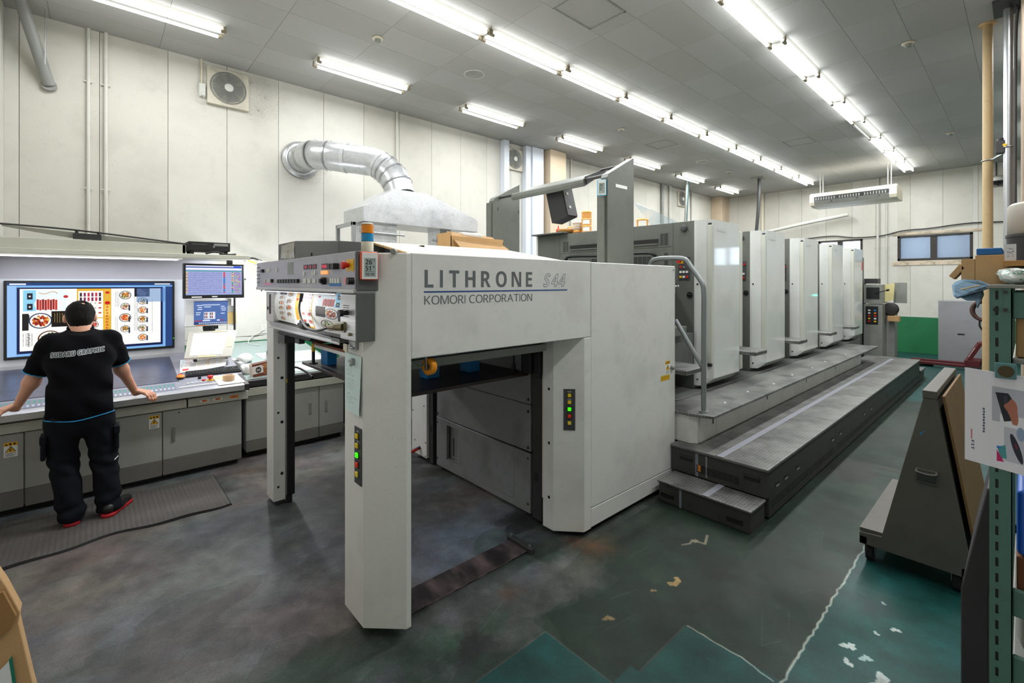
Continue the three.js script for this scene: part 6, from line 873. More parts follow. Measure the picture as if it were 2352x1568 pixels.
// duct and hood
{ const t = thing('extraction_duct', 'galvanised round duct bending from the wall down to a sloped metal hood', 'duct', [2.5, 2.45, -5.2]);
  const path = new THREE.CatmullRomCurve3([[2.13, 3.47, WL - 0.02], [2.13, 3.465, -6.55], [2.17, 3.455, -6.33], [2.3, 3.43, -6.16], [2.45, 3.4, -6.02], [2.62, 3.37, -5.86], [2.74, 3.33, -5.73], [2.84, 3.22, -5.6], [2.9, 3.06, -5.47], [2.92, 2.86, -5.38]].map(V), false, 'centripetal');
  const seg = (a, b, r, name, m = M.galv) => { const pts = []; for (let i = 0; i <= 10; i++) pts.push(path.getPoint(a + (b - a) * i / 10)); mk(name, new THREE.TubeGeometry(new THREE.CatmullRomCurve3(pts), 12, r, 32), m, t); };
  const cuts = [0, 0.12, 0.22, 0.33, 0.45, 0.53, 0.61, 0.69, 0.76, 0.83, 0.91, 1]; for (let i = 0; i < cuts.length - 1; i++) seg(cuts[i], cuts[i + 1], 0.185 + (i % 2) * 0.002, 'duct_section');
  for (const c of [0.12, 0.22, 0.33, 0.76, 0.83, 0.91]) seg(c - 0.005, c + 0.005, 0.2, 'seam_ring', M.steel);
  for (const c of [0.45, 0.7]) seg(c - 0.012, c + 0.012, 0.191, 'tape_band', std(C(214, 216, 218), 0.3, 0.6));
  mk('wall_flange', la([[0.19, 0], [0.255, 0], [0.25, 0.04], [0.21, 0.06], [0.19, 0.06]], [2.13, 3.47, WL + 0.0], 'z', 36), M.galv, t);
  const x0 = 2.22, x1 = 3.83, zf = -4.95, zb = -5.5, yb = 2.445;
  mk('hood', ex([[2.22, 2.445], [3.83, 2.435], [3.83, 2.6], [3.02, 2.855], [2.6, 2.855], [2.22, 2.61]], zf, zb, 'z', 0.004), M.galv, t);
  mk('outlet', [bx(2.3, 2.66, 2.02, 2.45, -5.35, -5.0, 0.003)], M.galv, t); mk('outlet', [bx(3.33, 3.5, 2.02, 2.45, -5.4, -5.1, 0.003)], M.galv, t);
  const fr = []; for (const [x, z] of [[2.13, -5.05], [2.13, -5.5], [3.7, -5.5]]) fr.push(bx(x, x + 0.04, 2.0, 2.44, z - 0.02, z + 0.02, 0.002)); fr.push(bx(2.13, 2.3, 2.4, 2.44, -5.07, -5.03), bx(2.13, 2.17, 2.4, 2.44, -5.5, -5.05), beam([2.2, 2.0, -5.1], [2.3, 2.3, -5.1], 0.03, 0.01)); mk('support_frame', fr, M.steel, t);
  each('damper_rod', [cy([2.2, 2.33, -4.98], [2.75, 2.32, -4.98], 0.012), cy([3.2, 2.3, -5.08], [3.6, 2.28, -5.08], 0.015)], M.steel, t); }
{ const t = thing('dryer_cabinet', 'grey dryer cabinet under the galvanised hood behind the delivery', 'machine cabinet', [3.0, 0, -5.0]); mk('body', bx(2.2, 3.75, 0.08, 1.97, -5.6, -4.75, 0.006), M.grey, t); mk('lid', bx(2.18, 3.77, 1.97, 2.0, -5.62, -4.73, 0.004), M.greyLight, t); }
D.updateMatrixWorld();
// ceiling: smoke detectors, speakers
function detector(label, x, z) { const t = thing('smoke_detector', label, 'smoke detector', [x, CEIL, z]); mk('base', la([[0, 0], [0.06, 0], [0.058, -0.014], [0.045, -0.022], [0, -0.022]], [x, CEIL, z], 'y', 24), M.cream, t); mk('sensor', la([[0.034, -0.02], [0.032, -0.045], [0.02, -0.058], [0, -0.06]], [x, CEIL, z], 'y', 20), M.greyLight, t); }
detector('smoke detector on the ceiling nearest the camera, left of the row above the press', 2.35, -4.86); detector('smoke detector on the ceiling above the portal frame', 6.97, -4.83); detector('smoke detector high on the dark ceiling, right of the walkway lights, nearer one', 6.91, -0.9); detector('smoke detector on the dark ceiling near the back right', 11.63, -0.92); detector('small smoke detector far along the ceiling beside the press light row', 11.6, -4.9);
for (const [x, z, l] of [[3.7, -4.856, 'round grey ceiling speaker between wall lights and press row'], [10.2, -4.9, 'round grey ceiling speaker far down the hall']]) { const t = thing('ceiling_speaker', l, 'speaker', [x, CEIL, z]); mk('grille', la([[0, -0.012], [0.12, -0.01], [0.13, -0.004], [0.13, 0]], [x, CEIL, z], 'y', 32), M.greyLight, t); mk('rim', new THREE.TorusGeometry(0.128, 0.006, 6, 36).rotateX(Math.PI / 2).translate(x, CEIL - 0.005, z), M.plastic, t); }
{ const t = thing('cable_drop', 'bundle of dark cables dropping from the ceiling behind the second unit', 'cable', [12.86, 2.0, -4.66]); for (let i = 0; i < 3; i++) mk('cable', tu([[12.86 + i * 0.03, 4.5, -4.66], [12.83 + i * 0.03, 3.6, -4.68], [12.8 + i * 0.03, 2.2, -4.8]], 0.03, 8, 20), [M.dark, std(C(40, 62, 60), 0.6), M.black][i], t); mk('ceiling_plate', bx(12.7, 13.05, 4.48, 4.5, -4.8, -4.5), M.greyLight, t); }
{ const t = thing('cable_drop', 'pair of thin teal cables dropping from the ceiling behind the tall portal post', 'cable', [11.8, 2.0, -6.09]); mk('cable', tu([[11.8, 4.5, -6.09], [11.75, 3.6, -6.1], [11.72, 2.3, -6.15]], 0.03, 8, 20), M.greyLight, t); mk('cable', tu([[11.87, 4.5, -6.09], [11.82, 3.6, -6.1], [11.78, 2.3, -6.15]], 0.022, 8, 20), std(C(40, 92, 100), 0.6), t); }
{ // hanging air conditioner
  const t = thing('air_conditioner', 'long cream ceiling-hung air conditioner near the back wall', 'air conditioner', [13.15, 3.6, -2.7]);
  const z0 = -3.52, z1 = -1.9; const prof = [[12.98, 3.71], [13.02, 3.64], [13.2, 3.6], [13.7, 3.62], [13.72, 3.9], [13.05, 3.93], [12.98, 3.9]];
  mk('casing', ex(prof, z0, z1, 'z', 0.01), std(C(222, 216, 200), 0.45), t); mk('end_cap', ex(prof.map(([x, y]) => [x - 0.006, y]), z0 - 0.02, z0 + 0.05, 'z', 0.012), M.cream, t); mk('end_cap', ex(prof.map(([x, y]) => [x - 0.006, y]), z1 - 0.09, z1 + 0.02, 'z', 0.012), M.cream, t);
  mk('outlet_slot', bx(12.965, 12.985, 3.735, 3.835, z0 + 0.08, z1 - 0.11, 0.002), M.black, t); const v = []; for (let i = 0; i < 26; i++) { if (i === 8 || i === 17) continue; v.push(bx(12.96, 12.97, 3.75, 3.81, z0 + 0.11 + i * 0.053, z0 + 0.135 + i * 0.053, 0.002)); } mk('vane', v, M.greyLight, t); mk('flap', sheet([12.958, 3.735, z0 + 0.08], [12.958, 3.735, z1 - 0.11], [13.01, 3.65, z1 - 0.11], [13.01, 3.65, z0 + 0.08], 0.006), M.greyLight, t); mk('flap_clip', [bx(12.96, 12.975, 3.68, 3.72, -3.1, -3.07), bx(12.96, 12.975, 3.7, 3.74, -2.6, -2.57), bx(12.96, 12.975, 3.7, 3.74, -2.2, -2.17)], M.dark, t);
  for (const z of [z0 + 0.1, z0 + 0.16, z1 - 0.2, z1 - 0.14]) mk('hanger_rod', cy([13.4, 3.9, z], [13.4, 4.5, z], 0.008), M.plastic, t); }
mk('wall_pipe', tu([[14.6, 3.05, -6.7], [14.8, 3.2, -5.6], [15.0, 3.45, -4.2], [15.1, 3.6, -3.2]], 0.05, 10, 30), M.plastic, scene, { label: 'white insulated pipe running along the back wall to the air conditioner', cat: 'pipe' });
mk('wall_cable', tu([[15.27, 2.98, -5.2], [15.26, 3.02, -4.4], [15.26, 3.06, -3.6], [15.26, 2.98, -3.1], [15.26, 2.99, -2.5], [15.26, 3.08, -2.1], [15.26, 3.1, -1.6], [15.26, 3.16, -0.9], [15.26, 3.14, -0.3]], 0.014, 6, 60), M.black, scene, { label: 'dark cable sagging along the back wall above the windows', cat: 'cable' });
{ const t = thing('security_camera', 'white dome security camera on the back wall right of the wooden pole', 'camera', [WB, 4.05, -0.43]); mk('bracket', bx(WB - 0.04, WB, 3.95, 4.2, -0.62, -0.3), M.greyLight, t); mk('housing', la([[0, 0.1], [0.12, 0.1], [0.14, 0.05], [0.13, 0]], [WB - 0.16, 4.05, -0.42], 'y', 24), M.plastic, t); mk('dome', la([[0.115, 0], [0.08, -0.07], [0, -0.1]], [WB - 0.16, 4.05, -0.42], 'y', 24), M.black, t); mk('lead', cy([WB - 0.02, 4.2, -0.45], [WB - 0.02, 4.5, -0.45], 0.01), M.dark, t); }
{ const t = thing('wooden_pole', 'bare wooden pole from shelf height to the dark ceiling at the right', 'pole', [7.04, 0, -0.27]); mk('pole', cy([7.04, 0, -0.27], [7.04, 4.49, -0.27], 0.043, 0.04, 20), std(0xffffff, 0.6, 0, { map: dirty(176, 152, 112, 0.15, 311, 0.6) }), t); mk('ceiling_pad', cy([7.04, 4.485, -0.27], [7.04, 4.5, -0.27], 0.07), M.wood, t); mk('pipe_clamp', [new THREE.TorusGeometry(0.046, 0.006, 6, 20).rotateX(Math.PI / 2).translate(7.04, 3.05, -0.27), beam([7.0, 3.05, -0.23], [6.85, 3.08, -0.13], 0.02, 0.02)], M.steel, t); }
{ const t = thing('steel_conduit', 'shiny steel conduit standing against the brown column at the right edge', 'conduit', [6.73, 0, -0.12]); mk('pipe', cy([6.73, 0, -0.115], [6.73, 4.47, -0.115], 0.035, 0.035, 20), M.steel, t); mk('flange', bx(6.5, 6.9, 4.47, 4.5, -0.22, -0.04), M.dark, t); mk('wire', tu([[6.64, 4.45, -0.06], [6.62, 4.4, -0.05], [6.66, 4.3, -0.06], [6.66, 2.0, -0.07]], 0.012, 6, 40), M.dark, t); }
{ const t = thing('sensor_box', 'small dark sensor box clamped between wooden pole and steel conduit', 'sensor', [6.75, 3.1, -0.16]); mk('box', bx(6.7, 6.8, 3.05, 3.17, -0.2, -0.14), M.dark, t); mk('cap', cy([6.75, 3.17, -0.17], [6.75, 3.2, -0.17], 0.025), M.black, t); mk('collar', new THREE.TorusGeometry(0.04, 0.008, 6, 20).rotateX(Math.PI / 2).translate(6.73, 3.1, -0.115), M.steel, t); mk('knob', cy([6.72, 3.12, -0.14], [6.69, 3.12, -0.14], 0.014), M.yellow, t); }
// ---------- back of the hall ----------
{ const t = thing('feeder_control_post', 'grey control post with keys and a dark screen at the far end of the press', 'control panel', [12.3, 0, -2.15]);
  mk('cabinet', [bx(12.2, 12.7, 0.0, 1.3, -2.32, -2.0, 0.006), bx(12.21, 12.7, 1.32, 1.72, -2.32, -2.0, 0.006), bx(12.6, 12.95, 0, 1.28, -2.0, -1.86, 0.006)], M.greyLight, t); mk('top_box', bx(12.2, 12.5, 1.74, 1.845, -2.31, -2.08), M.dark, t); mk('screen', bx(12.193, 12.205, 1.42, 1.66, -2.27, -2.05), M.black, t); mk('key_board', bx(12.19, 12.205, 0.88, 1.26, -2.28, -2.07), M.black, t);
  const cs = [M.paper, M.blue, M.paper, M.orange, M.red, M.red, M.yellow, M.paper, M.red, M.yellow]; cs.forEach((m, i) => mk('key', bx(12.18, 12.192, 1.16 - Math.floor(i / 2) * 0.058, 1.19 - Math.floor(i / 2) * 0.058, -2.24 + (i % 2) * 0.1, -2.2 + (i % 2) * 0.1, 0.003), m, t));
  mk('lever', [cy([12.19, 1.54, -2.12], [12.12, 1.6, -1.92], 0.008), cy([12.12, 1.6, -1.92], [12.1, 1.61, -1.88], 0.02)], M.black, t); mk('wall_sheet', sheet([12.4, 1.35, -1.99], [12.4, 1.4, -1.85], [12.4, 1.75, -1.83], [12.4, 1.72, -1.99], 0.003), std(C(222, 210, 150), 0.7), t); }
mk('grey_plate', bx(12.6, 12.62, 1.33, 1.76, -1.88, -1.66), M.greyLight, scene, { label: 'thin grey plate hanging beside the far control post', cat: 'plate' });
{ const t = thing('disc_reel', 'dark round reel with a carton under it beside the far control post', 'reel', [12.55, 1.05, -1.9]); mk('reel', la([[0.0, 0.03], [0.1, 0.03], [0.14, 0.0], [0.1, -0.03], [0, -0.03]], [12.5, 1.2, -1.91], 'x', 24), M.dark, t); mk('carton', bx(12.4, 12.58, 0.95, 1.06, -1.95, -1.76), M.cardboard, t); }
mk('wall_switch', [bx(15.27, 15.3, 1.0, 1.12, -2.58, -2.46, 0.004), bx(15.262, 15.272, 1.02, 1.1, -2.55, -2.49, 0.003)], M.greyLight, scene, { label: 'grey switch box on the back wall above the green dado', cat: 'switch' });
{ const t = thing('grey_cabinet', 'plain light grey cabinet with a dark slot before the green dado', 'cabinet', [14.0, 0, -0.94]); mk('body', bx(13.9, 14.5, 0, 1.36, -1.3, -0.56, 0.006), std(0xffffff, 0.5, 0, { map: dirty(142, 142, 146, 0.1, 321, 1.3) }), t); mk('handle_slot', bx(13.894, 13.902, 0.63, 0.66, -0.99, -0.88), M.black, t); mk('door_edge', bx(13.896, 13.902, 0.05, 1.34, -0.575, -0.565), M.dark, t); }
{ const t = thing('indicator_lamp', 'small glowing green lamp above the grey cabinet', 'lamp', [13.9, 1.38, -0.61]); mk('base', bx(13.9, 14.0, 1.36, 1.42, -0.66, -0.57), M.dark, t); mk('lens', new THREE.SphereGeometry(0.035, 16, 10).scale(1, 0.7, 1.3).translate(13.93, 1.43, -0.615), std(C(20, 120, 100), 0.3, 0, { emissive: C(40, 255, 200), emissiveIntensity: 4 }), t); const L = new THREE.PointLight(C(60, 255, 210), 0.03, 0, 2); L.position.set(-0.05, 0.06, 0); L.castShadow = true; L.name = 'light'; t.add(L); }
{ const t = thing('pallet_jack', 'dark red pallet jack parked before the grey cabinet', 'pallet jack', [13.25, 0, -0.8]); const r = std(C(84, 20, 26), 0.5);
  mk('fork', [bx(12.98, 13.1, 0.05, 0.1, -1.7, -0.8, 0.006)], r, t); mk('fork', [bx(13.4, 13.52, 0.05, 0.1, -1.7, -0.8, 0.006)], r, t); mk('mast', [bx(12.96, 13.54, 0.08, 0.2, -0.82, -0.6), beam([13.0, 0.15, -0.8], [13.08, 0.53, -0.62], 0.09, 0.06), beam([13.5, 0.15, -0.8], [13.42, 0.53, -0.62], 0.09, 0.06), bx(13.05, 13.45, 0.5, 0.56, -0.64, -0.45)], r, t); mk('wheel', cy([13.15, 0.09, -0.5], [13.35, 0.09, -0.5], 0.09, 0.09, 20), M.rubber, t); mk('handle', tu([[13.25, 0.2, -0.55], [13.25, 0.7, -0.48], [13.25, 1.1, -0.42]], 0.02, 8, 20), r, t);
  const lt = canvasTex(128, 40, (x, w, h) => { x.clearRect(0, 0, w, h); x.fillStyle = '#ddd'; for (let i = 0; i < 7; i++) x.fillRect(12 + i * 14, 10 + (i % 3) * 3, 9, 20 - (i % 3) * 3); }); mk('lettering', qd([12.99, 0.25, -0.8], [13.03, 0.5, -0.68], [13.03, 0.5, -0.62], [12.99, 0.25, -0.74]), std(0xffffff, 0.5, 0, { map: lt, transparent: true, side: THREE.DoubleSide }), t, { uv: true }); }
{ const t = thing('hose_reel', 'brown coiled hose hanging behind the green shelf post', 'hose', [9.0, 1.2, -0.37]); mk('coil', [new THREE.TorusGeometry(0.14, 0.022, 8, 30).rotateY(Math.PI / 2).translate(9.0, 1.38, -0.36), new THREE.TorusGeometry(0.13, 0.022, 8, 30).rotateY(Math.PI / 2).translate(9.04, 1.37, -0.36)], std(C(72, 46, 40), 0.6), t); mk('loop', tu([[9, 1.25, -0.42], [9, 1.16, -0.42], [9, 1.1, -0.38], [9, 1.2, -0.34]], 0.012, 6, 24), M.black, t); mk('stand', cy([9.06, 0, -0.38], [9.06, 1.5, -0.38], 0.02), M.dark, t); }
{ const t = thing('cord', 'dark cords lying on the floor before the green dado', 'cord', [13, 0, -2]); mk('cable', tu([[13.0, 0.02, -2.4], [13.2, 0.02, -2.0], [13.0, 0.02, -1.7], [13.1, 0.02, -1.3]], 0.02, 6, 30), M.black, t); }
{ const t = thing('walkway_step', 'small dark end step beyond the far end of the walkway', 'step', [11.3, 0, -1.5]); mk('tread', bx(11.0, 11.5, 0.15, 0.18, -2.0, -1.25, 0.006), M.tread, t); mk('riser', bx(11.02, 11.48, 0, 0.15, -1.98, -1.27), M.fascia, t); }
// red air line on the floor at the far post
mk('red_hose', [tu([[2.37, 0.12, -4.0], [2.3, 0.1, -4.02], [2.24, 0.06, -4.06], [2.14, 0.02, -4.07], [2.02, 0.015, -3.9], [1.9, 0.015, -3.6]], 0.012, 8, 40)], M.red, scene, { label: 'red air hose leaving the foot of the far white post', cat: 'hose' });
mk('hose_coupling', cy([2.38, 0.13, -4.0], [2.25, 0.07, -4.055], 0.016), M.dark, scene, { label: 'grey coupling on the red air hose', cat: 'coupling' });
{ // floor plate with brackets in the pile bay
  const t = thing('floor_plate', 'stained steel plate bolted to the floor across the delivery opening', 'floor plate', [1.65, 0, -2.25]); mk('plate', bx(1.2, 2.1, 0, 0.012, -2.345, -2.165, 0.003), std(0xffffff, 0.5, 0.3, { map: dataTex(256, (u, v) => { const n = fbm(u, v * 0.4, 10, 4, 5); const k = Math.max(0, Math.min(1, (n - 0.3) * 2.4)); return [40 + 76 * k, 36 + 62 * k, 38 + 62 * k]; }, { size: 0.9 }) }), t);
  mk('end_stop', [bx(2.08, 2.12, 0, 0.035, -2.36, -2.13, 0.004)], M.dark, t); mk('end_stop', bx(1.16, 1.2, 0, 0.03, -2.18, -2.14, 0.004), M.dark, t); mk('bolt', [-2.34, -2.16].map((z) => cy([2.1, 0.035, z], [2.1, 0.045, z], 0.011, 0.011, 6)), M.steel, t); }
// side platform seen through the bay
{ const t = thing('far_steps', 'tread-plate steps on the far side seen through the delivery bay', 'step', [2.7, 0, -4.4]); mk('tread', bx(2.55, 3.2, 0.56, 0.6, -4.7, -4.2, 0.006), M.tread, t); mk('tread', bx(2.5, 3.2, 0.3, 0.34, -4.7, -4.18, 0.006), M.tread, t); mk('riser', bx(2.6, 3.2, 0, 0.56, -4.7, -4.3), M.dark, t); }
// ---------- right foreground ----------
{ // A-frame plate cart
  const t = thing('a_frame_cart', 'grey steel A-frame board cart on casters at the right of the walkway', 'cart', [4.1, 0, -0.45]);
  M.cart = std(0xffffff, 0.55, 0.1, { map: dirty(84, 81, 74, 0.16, 331, 0.9, 0.02) });
  const X0 = 3.57, X1 = 4.65;
  mk('end_plate', ex([[-0.59, 0.2], [-0.395, 1.1], [-0.39, 1.125], [-0.35, 1.125], [-0.345, 1.1], [-0.2, 0.2], [-0.2, 0.12], [-0.7, 0.12], [-0.7, 0.19]], X0, X0 + 0.02, 'x', 0.002), M.cart, t);
  mk('end_plate', ex([[-0.59, 0.2], [-0.395, 1.1], [-0.345, 1.1], [-0.2, 0.2], [-0.2, 0.12], [-0.7, 0.12], [-0.7, 0.19]], X1 - 0.02, X1, 'x', 0.002), M.cart, t);
  mk('ridge_beam', bx(X0 - 0.004, X1 + 0.004, 1.085, 1.13, -0.402, -0.338, 0.004), M.cart, t);
  mk('side_sheet', sheet([X0 + 0.02, 0.2, -0.585], [X1, 0.2, -0.585], [X1, 1.1, -0.39], [X0 + 0.02, 1.1, -0.39], 0.006), M.cart, t); mk('side_sheet', sheet([X1, 0.2, -0.215], [X0 + 0.02, 0.2, -0.215], [X0 + 0.02, 1.1, -0.35], [X1, 1.1, -0.35], 0.006), M.cart, t);
  mk('ledge', sheet([X0 + 0.01, 0.195, -0.7], [X1, 0.195, -0.7], [X1, 0.2, -0.585], [X0 + 0.01, 0.2, -0.585], 0.02).map((g) => g), M.cart, t); each('base_frame', [bx(X0, X1, 0.12, 0.17, -0.7, -0.66), bx(X0, X1, 0.12, 0.17, -0.24, -0.2)], M.dark, t);
  mk('handle', [tu([[X0 - 0.002, 0.665, -0.425], [X0 - 0.03, 0.66, -0.425], [X0 - 0.035, 0.655, -0.4], [X0 - 0.035, 0.655, -0.36], [X0 - 0.03, 0.66, -0.34], [X0 - 0.002, 0.665, -0.34]], 0.006, 8, 30), bx(X0 - 0.006, X0 + 0.001, 0.59, 0.672, -0.432, -0.333, 0.002)], M.cart, t); mk('handle_recess', bx(X0 - 0.0075, X0 - 0.005, 0.6, 0.655, -0.425, -0.34), M.dark, t);
  for (const [x, z] of [[X0 + 0.09, -0.66], [X1 - 0.09, -0.66], [X0 + 0.09, -0.26], [X1 - 0.09, -0.26]]) { const c = mk('caster', [cy([x, 0.05, z - 0.018], [x, 0.05, z + 0.018], 0.05, 0.05, 20)], M.rubber, t); mk('fork', [bx(x - 0.03, x + 0.03, 0.1, 0.12, z - 0.03, z + 0.03), bx(x - 0.02, x + 0.02, 0.045, 0.11, z - 0.027, z - 0.021), bx(x - 0.02, x + 0.02, 0.045, 0.11, z + 0.021, z + 0.027)], M.steel, c); }
  each('paint_spot', [bx(X0 - 0.0008, X0 + 0.001, 0.87, 0.882, -0.412, -0.402, 0), bx(X0 - 0.0008, X0 + 0.001, 0.885, 0.892, -0.398, -0.393, 0)], M.blue, t); }
mk('brown_board', sheet([3.62, 0.21, -0.17], [4.6, 0.21, -0.17], [4.6, 1.1, -0.31], [3.62, 1.1, -0.31], 0.012).map((g) => g), std(0xffffff, 0.7, 0, { map: dirty(122, 92, 52, 0.1, 361, 0.6) }), scene, { label: 'brown hardboard sheet leaning on the near side of the A-frame cart', cat: 'board' });
mk('dark_panel', ex([[-0.135, 0], [-0.135, 0.8], [-0.078, 1.13], [-0.05, 1.13], [-0.075, 0.8], [-0.075, 0]], 2.0, 2.7, 'x', 0.003), std(C(52, 50, 52), 0.6), scene, { label: 'dark grey bent panel standing between the cart and the green shelf', cat: 'panel' });
{ // steel shelf, only its near post and board ends in view
  const t = thing('steel_shelf', 'pale green slotted-angle shelf post with shelves running off to the right', 'shelf', [1.6, 0, 0.2]);
  M.mint = std(0xffffff, 0.5, 0.05, { map: dirty(80, 118, 107, 0.1, 341, 0.5, 0.01) });
  const post = (x, z, d) => { const s = new THREE.Shape([[0, 0], [0.036, 0], [0.036, 1.742], [0, 1.742]].map((p) => new THREE.Vector2(...p))); for (let y = 0.03; y < 1.73; y += 0.0358) { const h = new THREE.Path(); h.moveTo(0.0095, y); h.lineTo(0.0145, y); h.lineTo(0.0145, y + 0.0205); h.lineTo(0.0095, y + 0.0205); s.holes.push(h); } const g = new THREE.ExtrudeGeometry(s, { depth: 0.002, bevelEnabled: false }); g.rotateY(-Math.PI / 2); g.translate(x, 0, z); const b = bx(x - 0.002, x + 0.036 * d, 0, 1.742, z + 0.034, z + 0.036, 0); return [g, b]; };
  mk('post', post(1.53, -0.056, 1), M.mint, t); mk('post', post(1.98, -0.056, -1), M.mint, t); mk('post', post(1.53, 1.1, 1), M.mint, t); mk('post', post(1.98, 1.1, -1), M.mint, t);
  mk('post_back', bx(1.5315, 1.533, 0, 1.742, -0.055, -0.021, 0), M.black, t);
  mk('top_board', [bx(1.525, 1.99, 1.738, 1.746, -0.06, 1.15, 0.001)], M.greyLight, t);
  for (const y of [1.7, 1.03, 0.88, 0.45]) mk('beam', [bx(1.535, 1.55, y - 0.03, y + 0.03, -0.02, 1.1), bx(1.95, 1.965, y - 0.03, y + 0.03, -0.02, 1.1)], M.mint, t);
  for (const y of [1.58, 1.04, 0.9, 0.47]) mk('shelf_board', bx(1.54, 1.97, y - 0.012, y, -0.02, 1.1), M.greyLight, t);
  mk('gusset', bx(1.526, 1.529, 1.685, 1.738, -0.034, -0.022, 0.001), M.mint, t); mk('gusset_bolt', [[1.73, -0.0305], [1.69, -0.0305]].map(([y, z]) => cy([1.527, y, z], [1.523, y, z], 0.004, 0.004, 8)), M.dark, t); mk('gusset_bolt', cy([1.528, 1.69, -0.046], [1.52, 1.69, -0.046], 0.004), M.black, t); }
mk('shelf_carton', bx(1.56, 1.9, 1.581, 1.678, -0.015, 0.3), M.cardboard, scene, { label: 'brown carton inside the green shelf behind the post, top bay', cat: 'carton' });
mk('blue_pack', bx(1.56, 1.85, 1.13, 1.28, -0.014, 0.25, 0.01), std(C(20, 90, 190), 0.4), scene, { label: 'bright blue pack inside the green shelf below the pinned leaflet', cat: 'pack' });
mk('shelf_carton', bx(1.56, 1.9, 1.041, 1.128, -0.014, 0.3), std(C(110, 66, 36), 0.8), scene, { label: 'dark brown carton under the blue pack in the shelf', cat: 'carton' });
mk('white_bundle', bx(1.56, 1.85, 0.902, 1.01, -0.014, 0.3, 0.03), std(C(140, 144, 136), 0.7), scene, { label: 'pale grey bundle low in the green shelf', cat: 'bundle' });
{ const ft = canvasTex(512, 400, (x, w, h) => { x.fillStyle = '#e9e7f0'; x.fillRect(0, 0, w, h); const g = x; g.fillStyle = '#b9b9c6'; g.fillRect(210, 60, 302, 110); g.fillRect(210, 160, 60, 46); g.fillStyle = '#c4c4d0'; g.fillRect(300, 220, 212, 140);
    g.fillStyle = '#23242c'; g.beginPath(); g.moveTo(236, 84); g.lineTo(330, 80); g.lineTo(372, 110); g.lineTo(360, 190); g.lineTo(300, 200); g.closePath(); g.fill(); g.fillStyle = '#3d3e48'; g.fillRect(300, 92, 24, 44); g.fillStyle = '#b0705a'; g.beginPath(); g.moveTo(300, 130); g.quadraticCurveTo(330, 120, 352, 100); g.quadraticCurveTo(404, 112, 396, 150); g.quadraticCurveTo(412, 190, 392, 206); g.lineTo(360, 204); g.quadraticCurveTo(340, 160, 300, 140); g.fill(); g.fillStyle = '#8fa4c0'; g.beginPath(); g.ellipse(420, 238, 30, 28, 0.4, 0, 7); g.fill();
    g.save(); g.translate(390, 300); g.rotate(0.9); g.fillStyle = '#2c2d3c'; g.beginPath(); g.ellipse(0, 0, 70, 22, 0, 0, 7); g.fill(); g.fillStyle = '#7c2436'; g.fillRect(-22, -8, 24, 12); g.restore(); g.fillStyle = '#4c9a9c'; g.beginPath(); g.moveTo(250, 310); g.lineTo(310, 296); g.lineTo(320, 350); g.lineTo(272, 356); g.fill(); g.fillStyle = '#c81e6c'; g.beginPath(); g.moveTo(246, 322); g.lineTo(300, 366); g.lineTo(246, 370); g.fill(); g.fillStyle = '#2a7cc0'; g.fillRect(246, 306, 30, 10);
    g.fillStyle = '#5c5f72'; for (let i = 0; i < 9; i++) g.fillRect(140 + (i % 2) * 2, 160 + i * 12, 16, 9); g.fillStyle = '#c0284c'; for (let i = 0; i < 7; i++) g.fillRect(48, 262 + i * 6, 12, 4); g.fillStyle = '#333646'; g.font = 'bold 30px sans-serif'; g.save(); g.translate(52, 306); g.rotate(Math.PI / 2); g.fillText('FIT', 0, 0); g.restore(); });
  const m = thing('pinned_leaflet', 'white product leaflet with a hand photo clipped to the green shelf post', 'leaflet', [1.49, 1.34, 0.05]); const P = (z, y, x = 1.49) => [x, y, z]; 
  mk('sheet', sheet(P(-0.094, 1.345), P(0.012, 1.345 - 0.012), P(0.012, 1.547), P(-0.094, 1.556), 0.0015), M.paper, m); mk('print', qd(P(-0.094, 1.345, 1.4885), P(0.012, 1.333, 1.4885), P(0.012, 1.547, 1.4885), P(-0.094, 1.556, 1.4885)), std(0xffffff, 0.6, 0, { map: ft }), m, { uv: true });
  const c = thing('round_magnet', 'small square clear holder with a dark round piece clamping the leaflet', 'magnet', [1.48, 1.557, -0.03]); mk('holder', bx(1.478, 1.488, 1.541, 1.575, -0.046, -0.013, 0.002), phys(C(70, 120, 120), 0.15, { clearcoat: 0.5 }), c); mk('disc', cy([1.479, 1.557, -0.029], [1.475, 1.557, -0.029], 0.013, 0.012, 24), std(C(76, 66, 40), 0.4, 0.5), c); }
